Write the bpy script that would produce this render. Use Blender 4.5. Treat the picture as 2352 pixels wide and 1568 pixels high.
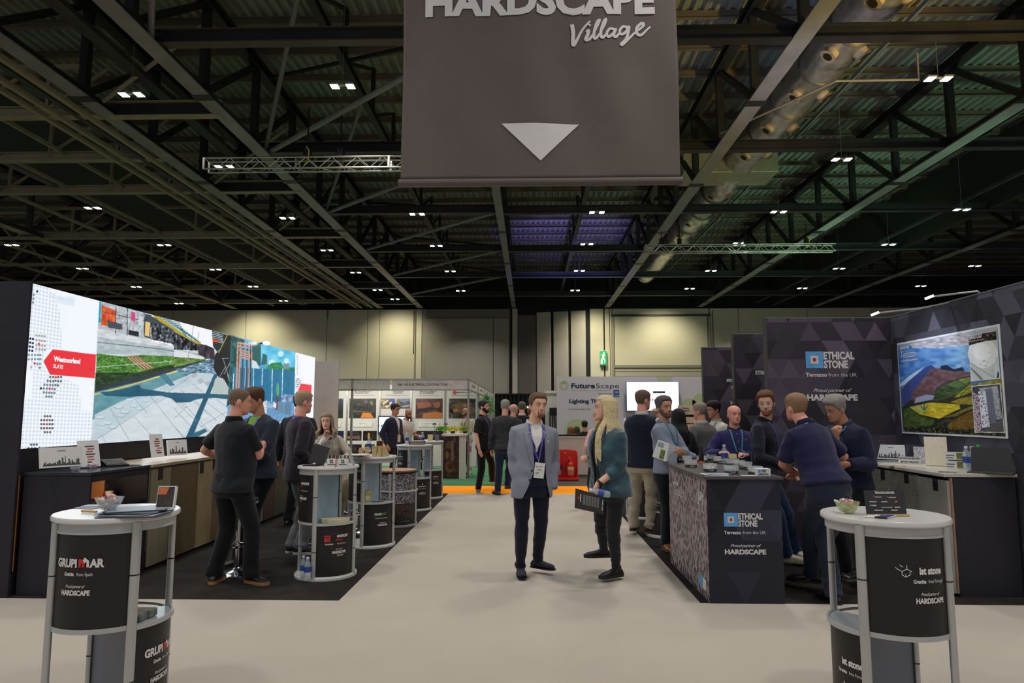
import bpy,math,random,sys
import numpy as np
from mathutils import Matrix,Vector
from mathutils.bvhtree import BVHTree
random.seed(7)
np.random.seed(7)
for _o in list(bpy.data.objects):
 bpy.data.objects.remove(_o)
SC=bpy.context.scene
COL=SC.collection
R=math.radians
CH=1.6
FPX=1568.0
PITCH=R(6.04)
YAW=math.atan(41*math.cos(PITCH)/FPX)
cd=bpy.data.cameras.new('camera')
cam=bpy.data.objects.new('camera',cd)
COL.objects.link(cam)
cd.sensor_width=36.0
cd.lens=FPX/2352*36.0
cd.clip_end=300
cam.location=(0,0,CH)
cam.rotation_euler=(math.pi/2+PITCH,0,YAW)
SC.camera=cam
SC.view_settings.view_transform='Standard'
SC.view_settings.look='None'
SC.view_settings.gamma=1.0
SC.view_settings.use_curve_mapping=False
SC.view_settings.exposure=0.0
SC.cycles.use_denoising=True
SC.cycles.max_bounces=5
SC.cycles.diffuse_bounces=3
SC.cycles.glossy_bounces=3
SC.cycles.transmission_bounces=4
SC.cycles.transparent_max_bounces=6
SC.cycles.caustics_reflective=False
SC.cycles.caustics_refractive=False
SC.cycles.sample_clamp_indirect=3.0
w=bpy.data.worlds.new('hall_ambient')
SC.world=w
w.use_nodes=True
w.node_tree.nodes['Background'].inputs[0].default_value=(0.88,0.94,1.0,1)
w.node_tree.nodes['Background'].inputs[1].default_value=0.40
def area(name,loc,size,power,color=(1,1,1),target=None,sizey=None,spread=180):
 d=bpy.data.lights.new(name,'AREA')
 d.energy=power
 d.color=color
 d.shape='RECTANGLE'
 d.size=size
 d.size_y=sizey or size
 d.spread=R(spread)
 o=bpy.data.objects.new(name,d)
 COL.objects.link(o)
 o.location=loc
 if target is not None:
  o.rotation_euler=(Vector(target)-Vector(loc)).to_track_quat('-Z','Y').to_euler()
 return o
def spot(name,loc,target,power,color,angle,blend=0.6,radius=0.3):
 d=bpy.data.lights.new(name,'SPOT')
 d.energy=power
 d.color=color
 d.spot_size=R(angle)
 d.spot_blend=blend
 d.shadow_soft_size=radius
 o=bpy.data.objects.new(name,d)
 COL.objects.link(o)
 o.location=loc
 o.rotation_euler=(Vector(target)-Vector(loc)).to_track_quat('-Z','Y').to_euler()
 return o
LAMP_Z=9.25
for _y in(5.5,11.0,16.6,22,27.5,38,48):
 for _x in((-4.4,2.8,10.2,-11.5)if _y<20 else(-17.5,-4.4,4.0,17.0)):
  area('high_bay_lamp_light',(_x,_y,LAMP_Z-0.12),0.7,108 if _y<20 else 215,(1.0,0.965,0.9),spread=130)
for _x in(-4.4,2.8):
 area('high_bay_lamp_light',(_x,0.0,LAMP_Z-0.12),0.7,105,(1.0,0.965,0.9),spread=130)
for _x,_z in((-10.0,9.1),(10.0,9.1),(-21,9.1),(4.6,9.1)):
 spot('wall_wash_light',(_x,48.6,9.3),(_x,51.9,5.6),900,(1.0,0.92,0.68),110,1.0,0.25)
spot('green_uplight',(16,17,3.2),(13,25,12),1500,(0.5,1.0,0.6),95,1.0,0.5)
spot('green_uplight',(14,27,3.2),(13,34,12),1400,(0.5,1.0,0.6),100,1.0,0.5)
spot('amber_uplight',(12.5,9,3.5),(8.1,15,10),3800,(1.0,0.72,0.18),60,1.0,0.4)
spot('blue_uplight',(4.5,12,4),(7.6,17,11),900,(0.45,0.5,1.0),50,1.0,0.4)
spot('violet_uplight',(2.5,33,3.2),(2.4,40,12),6500,(0.28,0.22,1.0),50,1.0,0.5)
area('shelf_light',(-4.25,6.6,.93),.2,.9,(1.0,.75,.5),target=(-4.3,6.9,.7))
spot('stand_spotlight',(3.5,7.3,3.0),(4.35,7.35,1.9),45,(0.75,0.82,1.0),80,0.9,0.05)
spot('stand_spotlight',(3.2,8.9,3.05),(4.3,9.2,1.8),40,(0.8,0.85,1.0),90,0.9,0.05)
_f=np.array((-math.sin(YAW)*math.cos(PITCH),math.cos(YAW)*math.cos(PITCH),math.sin(PITCH)))
_r=np.array((math.cos(YAW),math.sin(YAW),0.0))
_u=np.cross(_r,_f)
def W(px,py,x=None,y=None,z=None):
 d=_f+_r*((px-1176)/FPX)+_u*((784-py)/FPX)
 t=(z-CH)/d[2]if z is not None else(y/d[1]if y is not None else x/d[0])
 return Vector((d[0]*t,d[1]*t,CH+d[2]*t))
def G(px,py):
 return W(px,py,z=0.0)
def PRJ(v):
 v=np.asarray(v,float).reshape(-1,3)-np.array((0,0,CH))
 dz=v@_f
 return np.stack((1176+FPX*(v@_r)/dz,784-FPX*(v@_u)/dz),1)
def lin(c):
 return tuple(((v/255)/12.92 if v/255<=0.04045 else((v/255+0.055)/1.055)**2.4)for v in c)
_M={}
def mat(name,rgb,rough=0.6,metal=0.0,var=0.12,scale=8.0,bump=0.0,bscale=60.0,spec=0.5,emit=0.0,alpha=1.0,trans=0.0,stretch=(1,1,1),rgb2=None,sheen=0.0,coat=0.0,ior=1.45):
 """procedural principled material: base colour broken up by noise, optional fine bump"""
 if name in _M:
  return _M[name]
 m=bpy.data.materials.new(name)
 m.use_nodes=True
 nt=m.node_tree
 b=nt.nodes['Principled BSDF']
 c=lin(rgb)
 tc=nt.nodes.new('ShaderNodeTexCoord')
 mp=nt.nodes.new('ShaderNodeMapping')
 mp.inputs['Scale'].default_value=stretch
 nt.links.new(tc.outputs['Object'],mp.inputs[0])
 nz=nt.nodes.new('ShaderNodeTexNoise')
 nz.inputs['Scale'].default_value=scale
 nz.inputs['Detail'].default_value=4
 nt.links.new(mp.outputs[0],nz.inputs['Vector'])
 rp=nt.nodes.new('ShaderNodeValToRGB')
 rp.color_ramp.elements[0].position=0.3
 rp.color_ramp.elements[1].position=0.7
 c2=lin(rgb2)if rgb2 else tuple(min(1,v*(1+var))for v in c)
 c1=c if rgb2 else tuple(v*(1-var)for v in c)
 rp.color_ramp.elements[0].color=(*c1,1)
 rp.color_ramp.elements[1].color=(*c2,1)
 nt.links.new(nz.outputs['Fac'],rp.inputs[0])
 nt.links.new(rp.outputs[0],b.inputs['Base Color'])
 b.inputs['Roughness'].default_value=rough
 b.inputs['Metallic'].default_value=metal
 b.inputs['Specular IOR Level'].default_value=spec
 b.inputs['IOR'].default_value=ior
 if sheen:
  b.inputs['Sheen Weight'].default_value=sheen
 if coat:
  b.inputs['Coat Weight'].default_value=coat
  b.inputs['Coat Roughness'].default_value=0.1
 if trans:
  b.inputs['Transmission Weight'].default_value=trans
 if alpha<1:
  b.inputs['Alpha'].default_value=alpha
 if emit:
  nt.links.new(rp.outputs[0],b.inputs['Emission Color'])
  b.inputs['Emission Strength'].default_value=emit
 if bump:
  n2=nt.nodes.new('ShaderNodeTexNoise')
  n2 .inputs['Scale'].default_value=bscale
  n2 .inputs['Detail'].default_value=3
  nt.links.new(mp.outputs[0],n2 .inputs['Vector'])
  bp=nt.nodes.new('ShaderNodeBump')
  bp.inputs['Strength'].default_value=bump
  bp.inputs['Distance'].default_value=0.02
  nt.links.new(n2 .outputs['Fac'],bp.inputs['Height'])
  nt.links.new(bp.outputs[0],b.inputs['Normal'])
 _M[name]=m
 return m
def mat_attr(name,emit=0.0,rough=0.6,spec=0.3):
 """colours come from the mesh's own colour attribute (flat print / screen picture)"""
 if name in _M:
  return _M[name]
 m=bpy.data.materials.new(name)
 m.use_nodes=True
 nt=m.node_tree
 b=nt.nodes['Principled BSDF']
 a=nt.nodes.new('ShaderNodeAttribute')
 a.attribute_name='ink'
 b.inputs['Roughness'].default_value=rough
 b.inputs['Specular IOR Level'].default_value=spec
 if emit:
  b.inputs['Base Color'].default_value=(0.01,0.01,0.01,1)
  nt.links.new(a.outputs['Color'],b.inputs['Emission Color'])
  b.inputs['Emission Strength'].default_value=emit
 else:
  nt.links.new(a.outputs['Color'],b.inputs['Base Color'])
 _M[name]=m
 return m
def mat_voronoi(name,ground,chips,scale,thr=0.45,stretch=(1,1,1),rough=0.5,feature='F1',soft=0.06,rand=True,bump=0.0):
 """chips of stone in a ground"""
 if name in _M:
  return _M[name]
 m=bpy.data.materials.new(name)
 m.use_nodes=True
 nt=m.node_tree
 b=nt.nodes['Principled BSDF']
 b.inputs['Roughness'].default_value=rough
 tc=nt.nodes.new('ShaderNodeTexCoord')
 mp=nt.nodes.new('ShaderNodeMapping')
 mp.inputs['Scale'].default_value=stretch
 mp.inputs['Rotation'].default_value=(0.3,0.4,0.2)
 nt.links.new(tc.outputs['Object'],mp.inputs[0])
 nz=nt.nodes.new('ShaderNodeTexNoise')
 nz.inputs['Scale'].default_value=scale*1.3
 mx=nt.nodes.new('ShaderNodeVectorMath')
 mx.operation='MULTIPLY_ADD'
 mx.inputs[1].default_value=(0.5/scale,)*3
 nt.links.new(mp.outputs[0],nz.inputs['Vector'])
 nt.links.new(nz.outputs['Color'],mx.inputs[0])
 nt.links.new(mp.outputs[0],mx.inputs[2])
 v=nt.nodes.new('ShaderNodeTexVoronoi')
 v.feature=feature
 v.inputs['Scale'].default_value=scale
 nt.links.new(mx.outputs[0],v.inputs['Vector'])
 rp=nt.nodes.new('ShaderNodeValToRGB')
 e=rp.color_ramp.elements
 e[0].position=thr
 e[1].position=min(1.0,thr+soft)
 e[0].color=(1,1,1,1)
 e[1].color=(0,0,0,1)
 if feature=='DISTANCE_TO_EDGE':
  e[0].color=(0,0,0,1)
  e[1].color=(1,1,1,1)
 nt.links.new(v.outputs['Distance'],rp.inputs[0])
 cr=nt.nodes.new('ShaderNodeValToRGB')
 cr.color_ramp.interpolation='CONSTANT'
 while len(cr.color_ramp.elements)<len(chips):
  cr.color_ramp.elements.new(0.5)
 for i,c in enumerate(chips):
  cr.color_ramp.elements[i].position=i/len(chips)
  cr.color_ramp.elements[i].color=(*lin(c),1)
 v2=nt.nodes.new('ShaderNodeTexVoronoi')
 v2 .inputs['Scale'].default_value=scale
 nt.links.new(mx.outputs[0],v2 .inputs['Vector'])
 nt.links.new(v2 .outputs['Color'],cr.inputs[0])
 mi=nt.nodes.new('ShaderNodeMix')
 mi.data_type='RGBA'
 mi.inputs[6].default_value=(*lin(ground),1)
 nt.links.new(rp.outputs[0],mi.inputs[0])
 nt.links.new(cr.outputs[0],mi.inputs[7])
 nt.links.new(mi.outputs[2],b.inputs['Base Color'])
 _M[name]=m
 return m
def glass(name,rgb=(235,245,245),alpha=0.22,rough=0.05):
 return mat(name,rgb,rough,0,0.02,alpha=alpha,spec=0.9)
def chain(o):
 m=Matrix.Identity(4)
 while o is not None:
  m=o.matrix_basis@m
  o=o.parent
 return m
def tag(o,label=None,cat=None,group=None,kind=None):
 if label:
  o['label']=label
 if cat:
  o['category']=cat
 if group:
  o['group']=group
 if kind:
  o['kind']=kind
 return o
def thing(name,label,cat,loc=(0,0,0),rz=0.0,group=None):
 o=bpy.data.objects.new(name,None)
 o.empty_display_size=0.1
 COL.objects.link(o)
 o.location=loc
 o.rotation_euler=(0,0,rz)
 o.matrix_basis=Matrix.Translation(loc)@Matrix.Rotation(rz,4,'Z')
 return tag(o,label,cat,group)
def link_mesh(name,me,m=None,parent=None):
 o=bpy.data.objects.new(name,me)
 COL.objects.link(o)
 if m is not None:
  me.materials.append(m)
 if parent is not None:
  o.parent=parent
 return o
class MB:
 """collects closed shapes, then links them as one mesh object"""
 def __init__(s):
  s.v=[]
  s.f=[]
 def add(s,v,f):
  n=len(s.v)
  s.v.extend([tuple(p)for p in v])
  s.f.extend([tuple(i+n for i in q)for q in f])
  return s
 def box(s,x0,x1,y0,y1,z0,z1):
  if x0>x1:x0,x1=x1,x0
  if y0>y1:y0,y1=y1,y0
  if z0>z1:z0,z1=z1,z0
  return s.add([(x0,y0,z0),(x1,y0,z0),(x1,y1,z0),(x0,y1,z0),(x0,y0,z1),(x1,y0,z1),(x1,y1,z1),(x0,y1,z1)],[(0,3,2,1),(4,5,6,7),(0,1,5,4),(1,2,6,5),(2,3,7,6),(3,0,4,7)])
 def bar(s,p,q,w,h,up=(0,0,1)):
  p,q=Vector(p),Vector(q)
  d=(q-p).normalized()
  a=d.cross(Vector(up))
  if a.length<1e-4:
   a=d.cross(Vector((1,0,0)))
  a.normalize()
  b=a.cross(d)
  a=a*(w/2)
  b=b*(h/2)
  return s.add([p-a-b,p+a-b,p+a+b,p-a+b,q-a-b,q+a-b,q+a+b,q-a+b],[(0,1,2,3),(7,6,5,4),(0,4,5,1),(1,5,6,2),(2,6,7,3),(3,7,4,0)])
 def ibeam(s,p,q,w,h,t=0.025):
  """I section: two flanges and a web"""
  p,q=Vector(p),Vector(q)
  z=Vector((0,0,1))
  s.bar(p+z*(h/2-t/2),q+z*(h/2-t/2),w,t)
  s.bar(p-z*(h/2-t/2),q-z*(h/2-t/2),w,t)
  return s.bar(p,q,t,h-2*t)
 def tube(s,pts,rad,seg=10,round_end=0.0,up=(0,0,1)):
  v,f=tube_geo(pts,rad,seg,round_end,up)
  return s.add(v,f)
 def lathe(s,prof,c=(0,0,0),seg=24,a0=0.0,a1=2*math.pi,closed=True):
  """profile [(r,z)...] turned round the z axis at c"""
  full=abs(a1-a0-2*math.pi)<1e-6
  n=seg if full else seg+1
  v=[]
  for r_,z_ in prof:
   for k in range(n):
    a=a0+(a1-a0)*k/seg
    v.append((c[0]+r_*math.cos(a),c[1]+r_*math.sin(a),c[2]+z_))
  f=[]
  for i in range(len(prof)-1):
   for k in range(seg):
    k2=(k+1)%n
    f.append((i*n+k,i*n+k2,(i+1)*n+k2,(i+1)*n+k))
  if closed and full:
   f.append(tuple(reversed(range(n))))
   f.append(tuple((len(prof)-1)*n+k for k in range(n)))
  return s.add(v,f)
 def arc_wall(s,c,r0,r1,z0,z1,a0,a1,seg=16):
  """curved slab between two radii and two angles"""
  v=[]
  for k in range(seg+1):
   a=a0+(a1-a0)*k/seg
   ca,sa=math.cos(a),math.sin(a)
   for r_,z_ in((r0,z0),(r1,z0),(r1,z1),(r0,z1)):
    v.append((c[0]+r_*ca,c[1]+r_*sa,c[2]+z_))
  f=[]
  for k in range(seg):
   for i in range(4):
    j=(i+1)%4
    f.append((k*4+i,(k+1)*4+i,(k+1)*4+j,k*4+j))
  f.append((0,1,2,3))
  f.append((seg*4+3,seg*4+2,seg*4+1,seg*4))
  return s.add(v,f)
 def ellipsoid(s,c,r,seg=12,rings=8,M=None):
  v=[]
  for i in range(rings+1):
   ph=math.pi*i/rings
   for k in range(seg):
    a=2*math.pi*k/seg
    p=Vector((r[0]*math.sin(ph)*math.cos(a),r[1]*math.sin(ph)*math.sin(a),r[2]*math.cos(ph)))
    if M is not None:
     p=M@p
    v.append((c[0]+p.x,c[1]+p.y,c[2]+p.z))
  f=[]
  for i in range(rings):
   for k in range(seg):
    k2=(k+1)%seg
    f.append((i*seg+k,(i+1)*seg+k,(i+1)*seg+k2,i*seg+k2))
  return s.add(v,f)
 def prism(s,poly,z0,z1,M=None):
  """polygon in xy extruded in z, optional matrix"""
  n=len(poly)
  v=[(p[0],p[1],z0)for p in poly]+[(p[0],p[1],z1)for p in poly]
  if M is not None:
   v=[tuple(M@Vector(p))for p in v]
  f=[tuple(reversed(range(n))),tuple(range(n,2*n))]
  for i in range(n):
   j=(i+1)%n
   f.append((i,j,n+j,n+i))
  return s.add(v,f)
 def build(s,name,m,parent=None,smooth=False,bevel=0.0,world=True,label=None):
  me=bpy.data.meshes.new(name)
  me.from_pydata(s.v,[],s.f)
  if parent is not None and world:
   me.transform(chain(parent).inverted())
  if smooth:
   me.polygons.foreach_set('use_smooth',[True]*len(me.polygons))
   me.set_sharp_from_angle(angle=R(40))
  me.update()
  o=link_mesh(name,me,m,parent)
  if bevel:
   b=o.modifiers.new('bevel','BEVEL')
   b.width=bevel
   b.segments=2
   b.limit_method='ANGLE'
  if label:
   o['label']=label
  return o
def frames(P,up):
 n=len(P)
 T=np.zeros_like(P)
 T[1:-1]=P[2:]-P[:-2]
 T[0]=P[1]-P[0]
 T[-1]=P[-1]-P[-2]
 T/=np.maximum(np.linalg.norm(T,axis=1,keepdims=True),1e-9)
 u=np.array(up,float)
 A=np.zeros_like(P)
 for i in range(n):
  a=u-T[i]*(u@T[i])
  if np.linalg.norm(a)<1e-3:
   a=np.array((1.0,0.1,0))-T[i]*(np.array((1.0,0.1,0))@T[i])
  a/=np.linalg.norm(a)
  A[i]=a
  u=a
 B=np.cross(T,A)
 return T,A,B
def tube_geo(pts,rad,seg=10,round_end=0.0,up=(0,0,1)):
 """rad: per point radius or (along 'up' side, across)"""
 P=np.array([tuple(p)for p in pts],float)
 n=len(P)
 if not hasattr(rad,'__len__'):
  rad=[rad]*n
 rr=np.array([(q,q)if not hasattr(q,'__len__')else tuple(q)for q in rad],float)
 T,A,B=frames(P,up)
 if round_end:
  P=np.vstack((P[0]-T[0]*rr[0].min()*round_end,P,P[-1]+T[-1]*rr[-1].min()*round_end))
  T=np.vstack((T[0],T,T[-1]));A=np.vstack((A[0],A,A[-1]));B=np.vstack((B[0],B,B[-1]))
  rr=np.vstack((rr[0]*0.5,rr,rr[-1]*0.5))
  n+=2
 an=np.linspace(0,2*math.pi,seg,endpoint=False)
 V=P[:,None,:]+A[:,None,:]*(rr[:,0:1]*np.cos(an))[:,:,None]+B[:,None,:]*(rr[:,1:2]*np.sin(an))[:,:,None]
 V=V.reshape(-1,3)
 f=[]
 for i in range(n-1):
  for k in range(seg):
   k2=(k+1)%seg
   f.append((i*seg+k,i*seg+k2,(i+1)*seg+k2,(i+1)*seg+k))
 f.append(tuple(reversed(range(seg))))
 f.append(tuple((n-1)*seg+k for k in range(seg)))
 return V.tolist(),f
_TC={}
def text_geo(txt,bold=0.0,shear=0.0,space=1.0):
 key=(txt,bold,shear,space)
 if key in _TC:
  return _TC[key]
 c=bpy.data.curves.new('letters','FONT')
 c.body=txt
 c.size=1.0
 c.offset=bold
 c.shear=shear
 c.space_character=space
 c.resolution_u=3
 o=bpy.data.objects.new('letters',c)
 COL.objects.link(o)
 bpy.context.view_layer.update()
 me=bpy.data.meshes.new_from_object(o.evaluated_get(bpy.context.evaluated_depsgraph_get()))
 v=np.zeros(len(me.vertices)*3)
 me.vertices.foreach_get('co',v)
 v=v.reshape(-1,3)[:,:2]
 f=[tuple(p.vertices)for p in me.polygons]
 bpy.data.objects.remove(o)
 bpy.data.meshes.remove(me)
 if len(v):
  v=v-np.array([v[:,0].min(),0.0])
 _TC[key]=(v,f)
 return _TC[key]
def text(name,txt,height,width,place,m,parent,bold=0.02,shear=0.0,anchor='c',space=1.0,label=None,thick=0.0):
 """height = cap height in m; width = total width (None keeps proportion); place(u,v) -> world point, (u,v) metres from the anchor"""
 v,f=text_geo(txt,bold,shear,space)
 if not len(v):
  return None
 cap=0.729
 sc=height/cap
 wd=v[:,0].max()
 sx=sc if width is None else width/wd
 U=v[:,0]*sx
 Vv=v[:,1]*sc
 if anchor=='c':
  U=U-wd*sx/2
 elif anchor=='r':
  U=U-wd*sx
 pts=[tuple(place(a,b))for a,b in zip(U,Vv)]
 me=bpy.data.meshes.new(name)
 me.from_pydata(pts,[],f)
 me.transform(chain(parent).inverted())
 o=link_mesh(name,me,m,parent)
 if thick:
  so=o.modifiers.new('s','SOLIDIFY')
  so.thickness=thick
 if label:
  o['label']=label
 return o
def plane_place(origin,right,up):
 o,r_,u_=Vector(origin),Vector(right),Vector(up)
 return lambda a,b:o+r_*a+u_*b
class Canvas:
 """a picture addressed in pixels of the region (x0,y0)-(x1,y1)"""
 def __init__(s,x0,y0,x1,y1,ss=2,bg=(255,255,255)):
  s.x0,s.y0,s.ss=x0,y0,ss
  s.w=int((x1-x0)*ss)+1
  s.h=int((y1-y0)*ss)+1
  s.a=np.zeros((s.h,s.w,3))+np.array(bg,float)
  s.X,s.Y=np.meshgrid(np.arange(s.w)/ss+x0,np.arange(s.h)/ss+y0)
 def mask(s,poly):
  m=np.zeros(s.X.shape,bool)
  n=len(poly)
  for i in range(n):
   xa,ya=poly[i]
   xb,yb=poly[(i+1)%n]
   if ya==yb:
    continue
   c=((ya>s.Y)!=(yb>s.Y))&(s.X<(xb-xa)*(s.Y-ya)/(yb-ya)+xa)
   m^=c
  return m
 def put(s,m,c,op=1.0):
  s.a[m]=s.a[m]*(1-op)+np.array(c,float)*op
 def poly(s,p,c,op=1.0):
  s.put(s.mask(p),c,op)
 def grad(s,p,c1,c2,axis='y',a=None,b=None):
  m=s.mask(p)
  q=s.Y if axis=='y' else s.X
  a=q[m].min()if a is None else a
  b=q[m].max()if b is None else b
  t=np.clip((q-a)/max(b-a,1e-6),0,1)[...,None]
  col=np.array(c1,float)*(1-t)+np.array(c2,float)*t
  s.a[m]=col[m]
 def line(s,p,c,w=1.0,op=1.0):
  for(xa,ya),(xb,yb)in zip(p[:-1],p[1:]):
   L2=(xb-xa)**2+(yb-ya)**2+1e-9
   t=np.clip(((s.X-xa)*(xb-xa)+(s.Y-ya)*(yb-ya))/L2,0,1)
   d=np.hypot(s.X-xa-t*(xb-xa),s.Y-ya-t*(yb-ya))
   s.put(d<w/2,c,op)
 def disc(s,x,y,r,c,op=1.0,ry=None):
  s.put(((s.X-x)/r)**2+((s.Y-y)/(ry or r))**2<1,c,op)
 def noise(s,p,amp,sx,sy=None,seed=0,tint=(1,1,1)):
  """blotches of size sx,sy px added inside polygon p (None = everywhere)"""
  sy=sy or sx
  rs=np.random.RandomState(seed)
  gh,gw=int(s.h/s.ss/sy)+3,int(s.w/s.ss/sx)+3
  g=rs.randn(gh,gw)
  fy=(s.Y-s.y0)/sy
  fx=(s.X-s.x0)/sx
  iy,ix=fy.astype(int),fx.astype(int)
  ty,tx=fy-iy,fx-ix
  ty=ty*ty*(3-2*ty)
  tx=tx*tx*(3-2*tx)
  n=g[iy,ix]*(1-ty)*(1-tx)+g[iy,ix+1]*(1-ty)*tx+g[iy+1,ix]*ty*(1-tx)+g[iy+1,ix+1]*ty*tx
  m=np.ones(s.X.shape,bool)if p is None else s.mask(p)
  s.a[m]+=(n[...,None]*amp*np.array(tint))[m]
 def get(s,px,py):
  xi=np.clip((px-s.x0)*s.ss,0,s.w-1.001)
  yi=np.clip((py-s.y0)*s.ss,0,s.h-1.001)
  i,j=yi.astype(int),xi.astype(int)
  ti,tj=(yi-i)[:,None],(xi-j)[:,None]
  A=s.a
  c=A[i,j]*(1-ti)*(1-tj)+A[i,j+1]*(1-ti)*tj+A[i+1,j]*ti*(1-tj)+A[i+1,j+1]*ti*tj
  c=np.clip(c,0,255)/255
  return np.where(c<=0.04045,c/12.92,((c+0.055)/1.055)**2.4)
def picture(name,us,vs,fn,cfn,m,parent=None):
 """flat grid: us, vs parameter arrays; fn(U,V)->Nx3 points; cfn(points)->Nx3 linear colour"""
 U,V=np.meshgrid(us,vs)
 pts=fn(U.ravel(),V.ravel())
 nu,nv=len(us),len(vs)
 idx=np.arange(nu*nv).reshape(nv,nu)
 f=np.stack((idx[:-1,:-1].ravel(),idx[:-1,1:].ravel(),idx[1:,1:].ravel(),idx[1:,:-1].ravel()),1)
 me=bpy.data.meshes.new(name)
 me.vertices.add(len(pts))
 me.vertices.foreach_set('co',pts.ravel())
 me.loops.add(f.size)
 me.loops.foreach_set('vertex_index',f.ravel())
 me.polygons.add(len(f))
 me.polygons.foreach_set('loop_start',np.arange(0,f.size,4))
 me.update()
 me.validate()
 col=cfn(pts)
 ca=me.color_attributes.new('ink','FLOAT_COLOR','POINT')
 ca.data.foreach_set('color',np.hstack((col,np.ones((len(col),1)))).ravel())
 if parent is not None:
  me.transform(chain(parent).inverted())
 return link_mesh(name,me,m,parent)
def px_picture(name,cv,corners,m,parent,nu,nv,off=(0,0,0)):
 """a flat rectangular picture whose four world corners are TL, TR, BR, BL; the painting was laid out on the photograph's pixels"""
 TL,TR,BR,BL=[np.array(tuple(c))for c in corners]
 o=np.array(off)
 def fn(U,V):
  U,V=U[:,None],V[:,None]
  return TL*(1-U)*(1-V)+TR*U*(1-V)+BR*U*V+BL*(1-U)*V+o
 def cfn(p):
  q=PRJ(p)
  return cv.get(q[:,0],q[:,1])
 return picture(name,np.linspace(0,1,nu),np.linspace(0,1,nv),fn,cfn,m,parent)
def remesh_object(name,V,F,voxel,m,parent,smooth=2,post=None,keep=None,frame=None):
 """fuse closed shapes into one continuous skin"""
 me=bpy.data.meshes.new('tmp')
 me.from_pydata(V,[],F)
 o=bpy.data.objects.new('tmp',me)
 COL.objects.link(o)
 r_=o.modifiers.new('r','REMESH')
 r_.mode='VOXEL'
 r_.voxel_size=voxel
 if smooth:
  s_=o.modifiers.new('s','SMOOTH')
  s_.iterations=smooth
  s_.factor=0.5
 bpy.context.view_layer.update()
 out=bpy.data.meshes.new_from_object(o.evaluated_get(bpy.context.evaluated_depsgraph_get()))
 bpy.data.objects.remove(o)
 bpy.data.meshes.remove(me)
 n=len(out.vertices)
 co=np.zeros(n*3)
 out.vertices.foreach_get('co',co)
 co=co.reshape(-1,3)
 if post is not None:
  nr=np.zeros(n*3)
  out.vertices.foreach_get('normal',nr)
  co=post(co,nr.reshape(-1,3))
 if keep is not None:
  nl=len(out.loops)
  li=np.zeros(nl,int)
  out.loops.foreach_get('vertex_index',li)
  f=li.reshape(-1,4)
  k=keep(co)
  f=f[k[f].all(1)]
  used=np.unique(f)
  mp=np.zeros(n,int)
  mp[used]=np.arange(len(used))
  f=mp[f]
  co=co[used].copy()
  e=np.sort(np.concatenate([f[:,[i,(i+1)%4]]for i in range(4)]),axis=1)
  eu,ct=np.unique(e,axis=0,return_counts=True)
  be=eu[ct==1]
  for _ in range(10):
   acc=np.zeros_like(co)
   cn=np.zeros(len(co))
   np.add.at(acc,be[:,0],co[be[:,1]])
   np.add.at(acc,be[:,1],co[be[:,0]])
   np.add.at(cn,be[:,0],1)
   np.add.at(cn,be[:,1],1)
   b_=cn>1
   co[b_]=co[b_]*.4+.6*acc[b_]/cn[b_,None]
  bpy.data.meshes.remove(out)
  out=bpy.data.meshes.new(name)
  out.vertices.add(len(co))
  out.loops.add(f.size)
  out.loops.foreach_set('vertex_index',f.ravel())
  out.polygons.add(len(f))
  out.polygons.foreach_set('loop_start',np.arange(0,f.size,4))
 out.vertices.foreach_set('co',co.ravel())
 out.polygons.foreach_set('use_smooth',[True]*len(out.polygons))
 out.name=name
 out.update()
 if keep is not None:
  out.validate()
 ob=link_mesh(name,out,m,parent)
 return ob
SKIN={}
def skin_mat(tone):
 return mat('skin_%s'%tone,{'fair':(214,160,136),'pink':(216,150,128),'tan':(186,132,106),'pale':(222,172,150)}[tone],0.5,var=0.06,scale=14,rgb2=None,spec=0.35)
def cloth(name,rgb,rough=0.9,var=0.10,scale=5,bump=0.25,bscale=180,sheen=0.15,rgb2=None,stretch=(1,1,1)):
 return mat(name,rgb,rough,var=var,scale=scale,bump=bump,bscale=bscale,sheen=sheen,spec=0.15,rgb2=rgb2,stretch=stretch)
def rotm(rx=0,ry=0,rz=0):
 return np.array((Matrix.Rotation(rz,3,'Z')@Matrix.Rotation(ry,3,'Y')@Matrix.Rotation(rx,3,'X')))
HEAD_TAB=np.array([(-.117,.012,-.066,-.040),(-.113,.026,-.080,-.026),(-.103,.038,-.089,-.004),(-.088,.049,-.092,.024),(-.070,.057,-.091,.046),(-.050,.063,-.089,.062),(-.030,.068,-.087,.078),(-.010,.071,-.086,.090),(.012,.0735,-.088,.098),(.035,.076,-.093,.102),(.058,.0755,-.090,.101),(.080,.069,-.078,.093),(.098,.056,-.058,.076),(.110,.038,-.036,.052),(.117,.018,-.014,.026),(.119,.004,.002,.010)])
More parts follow.
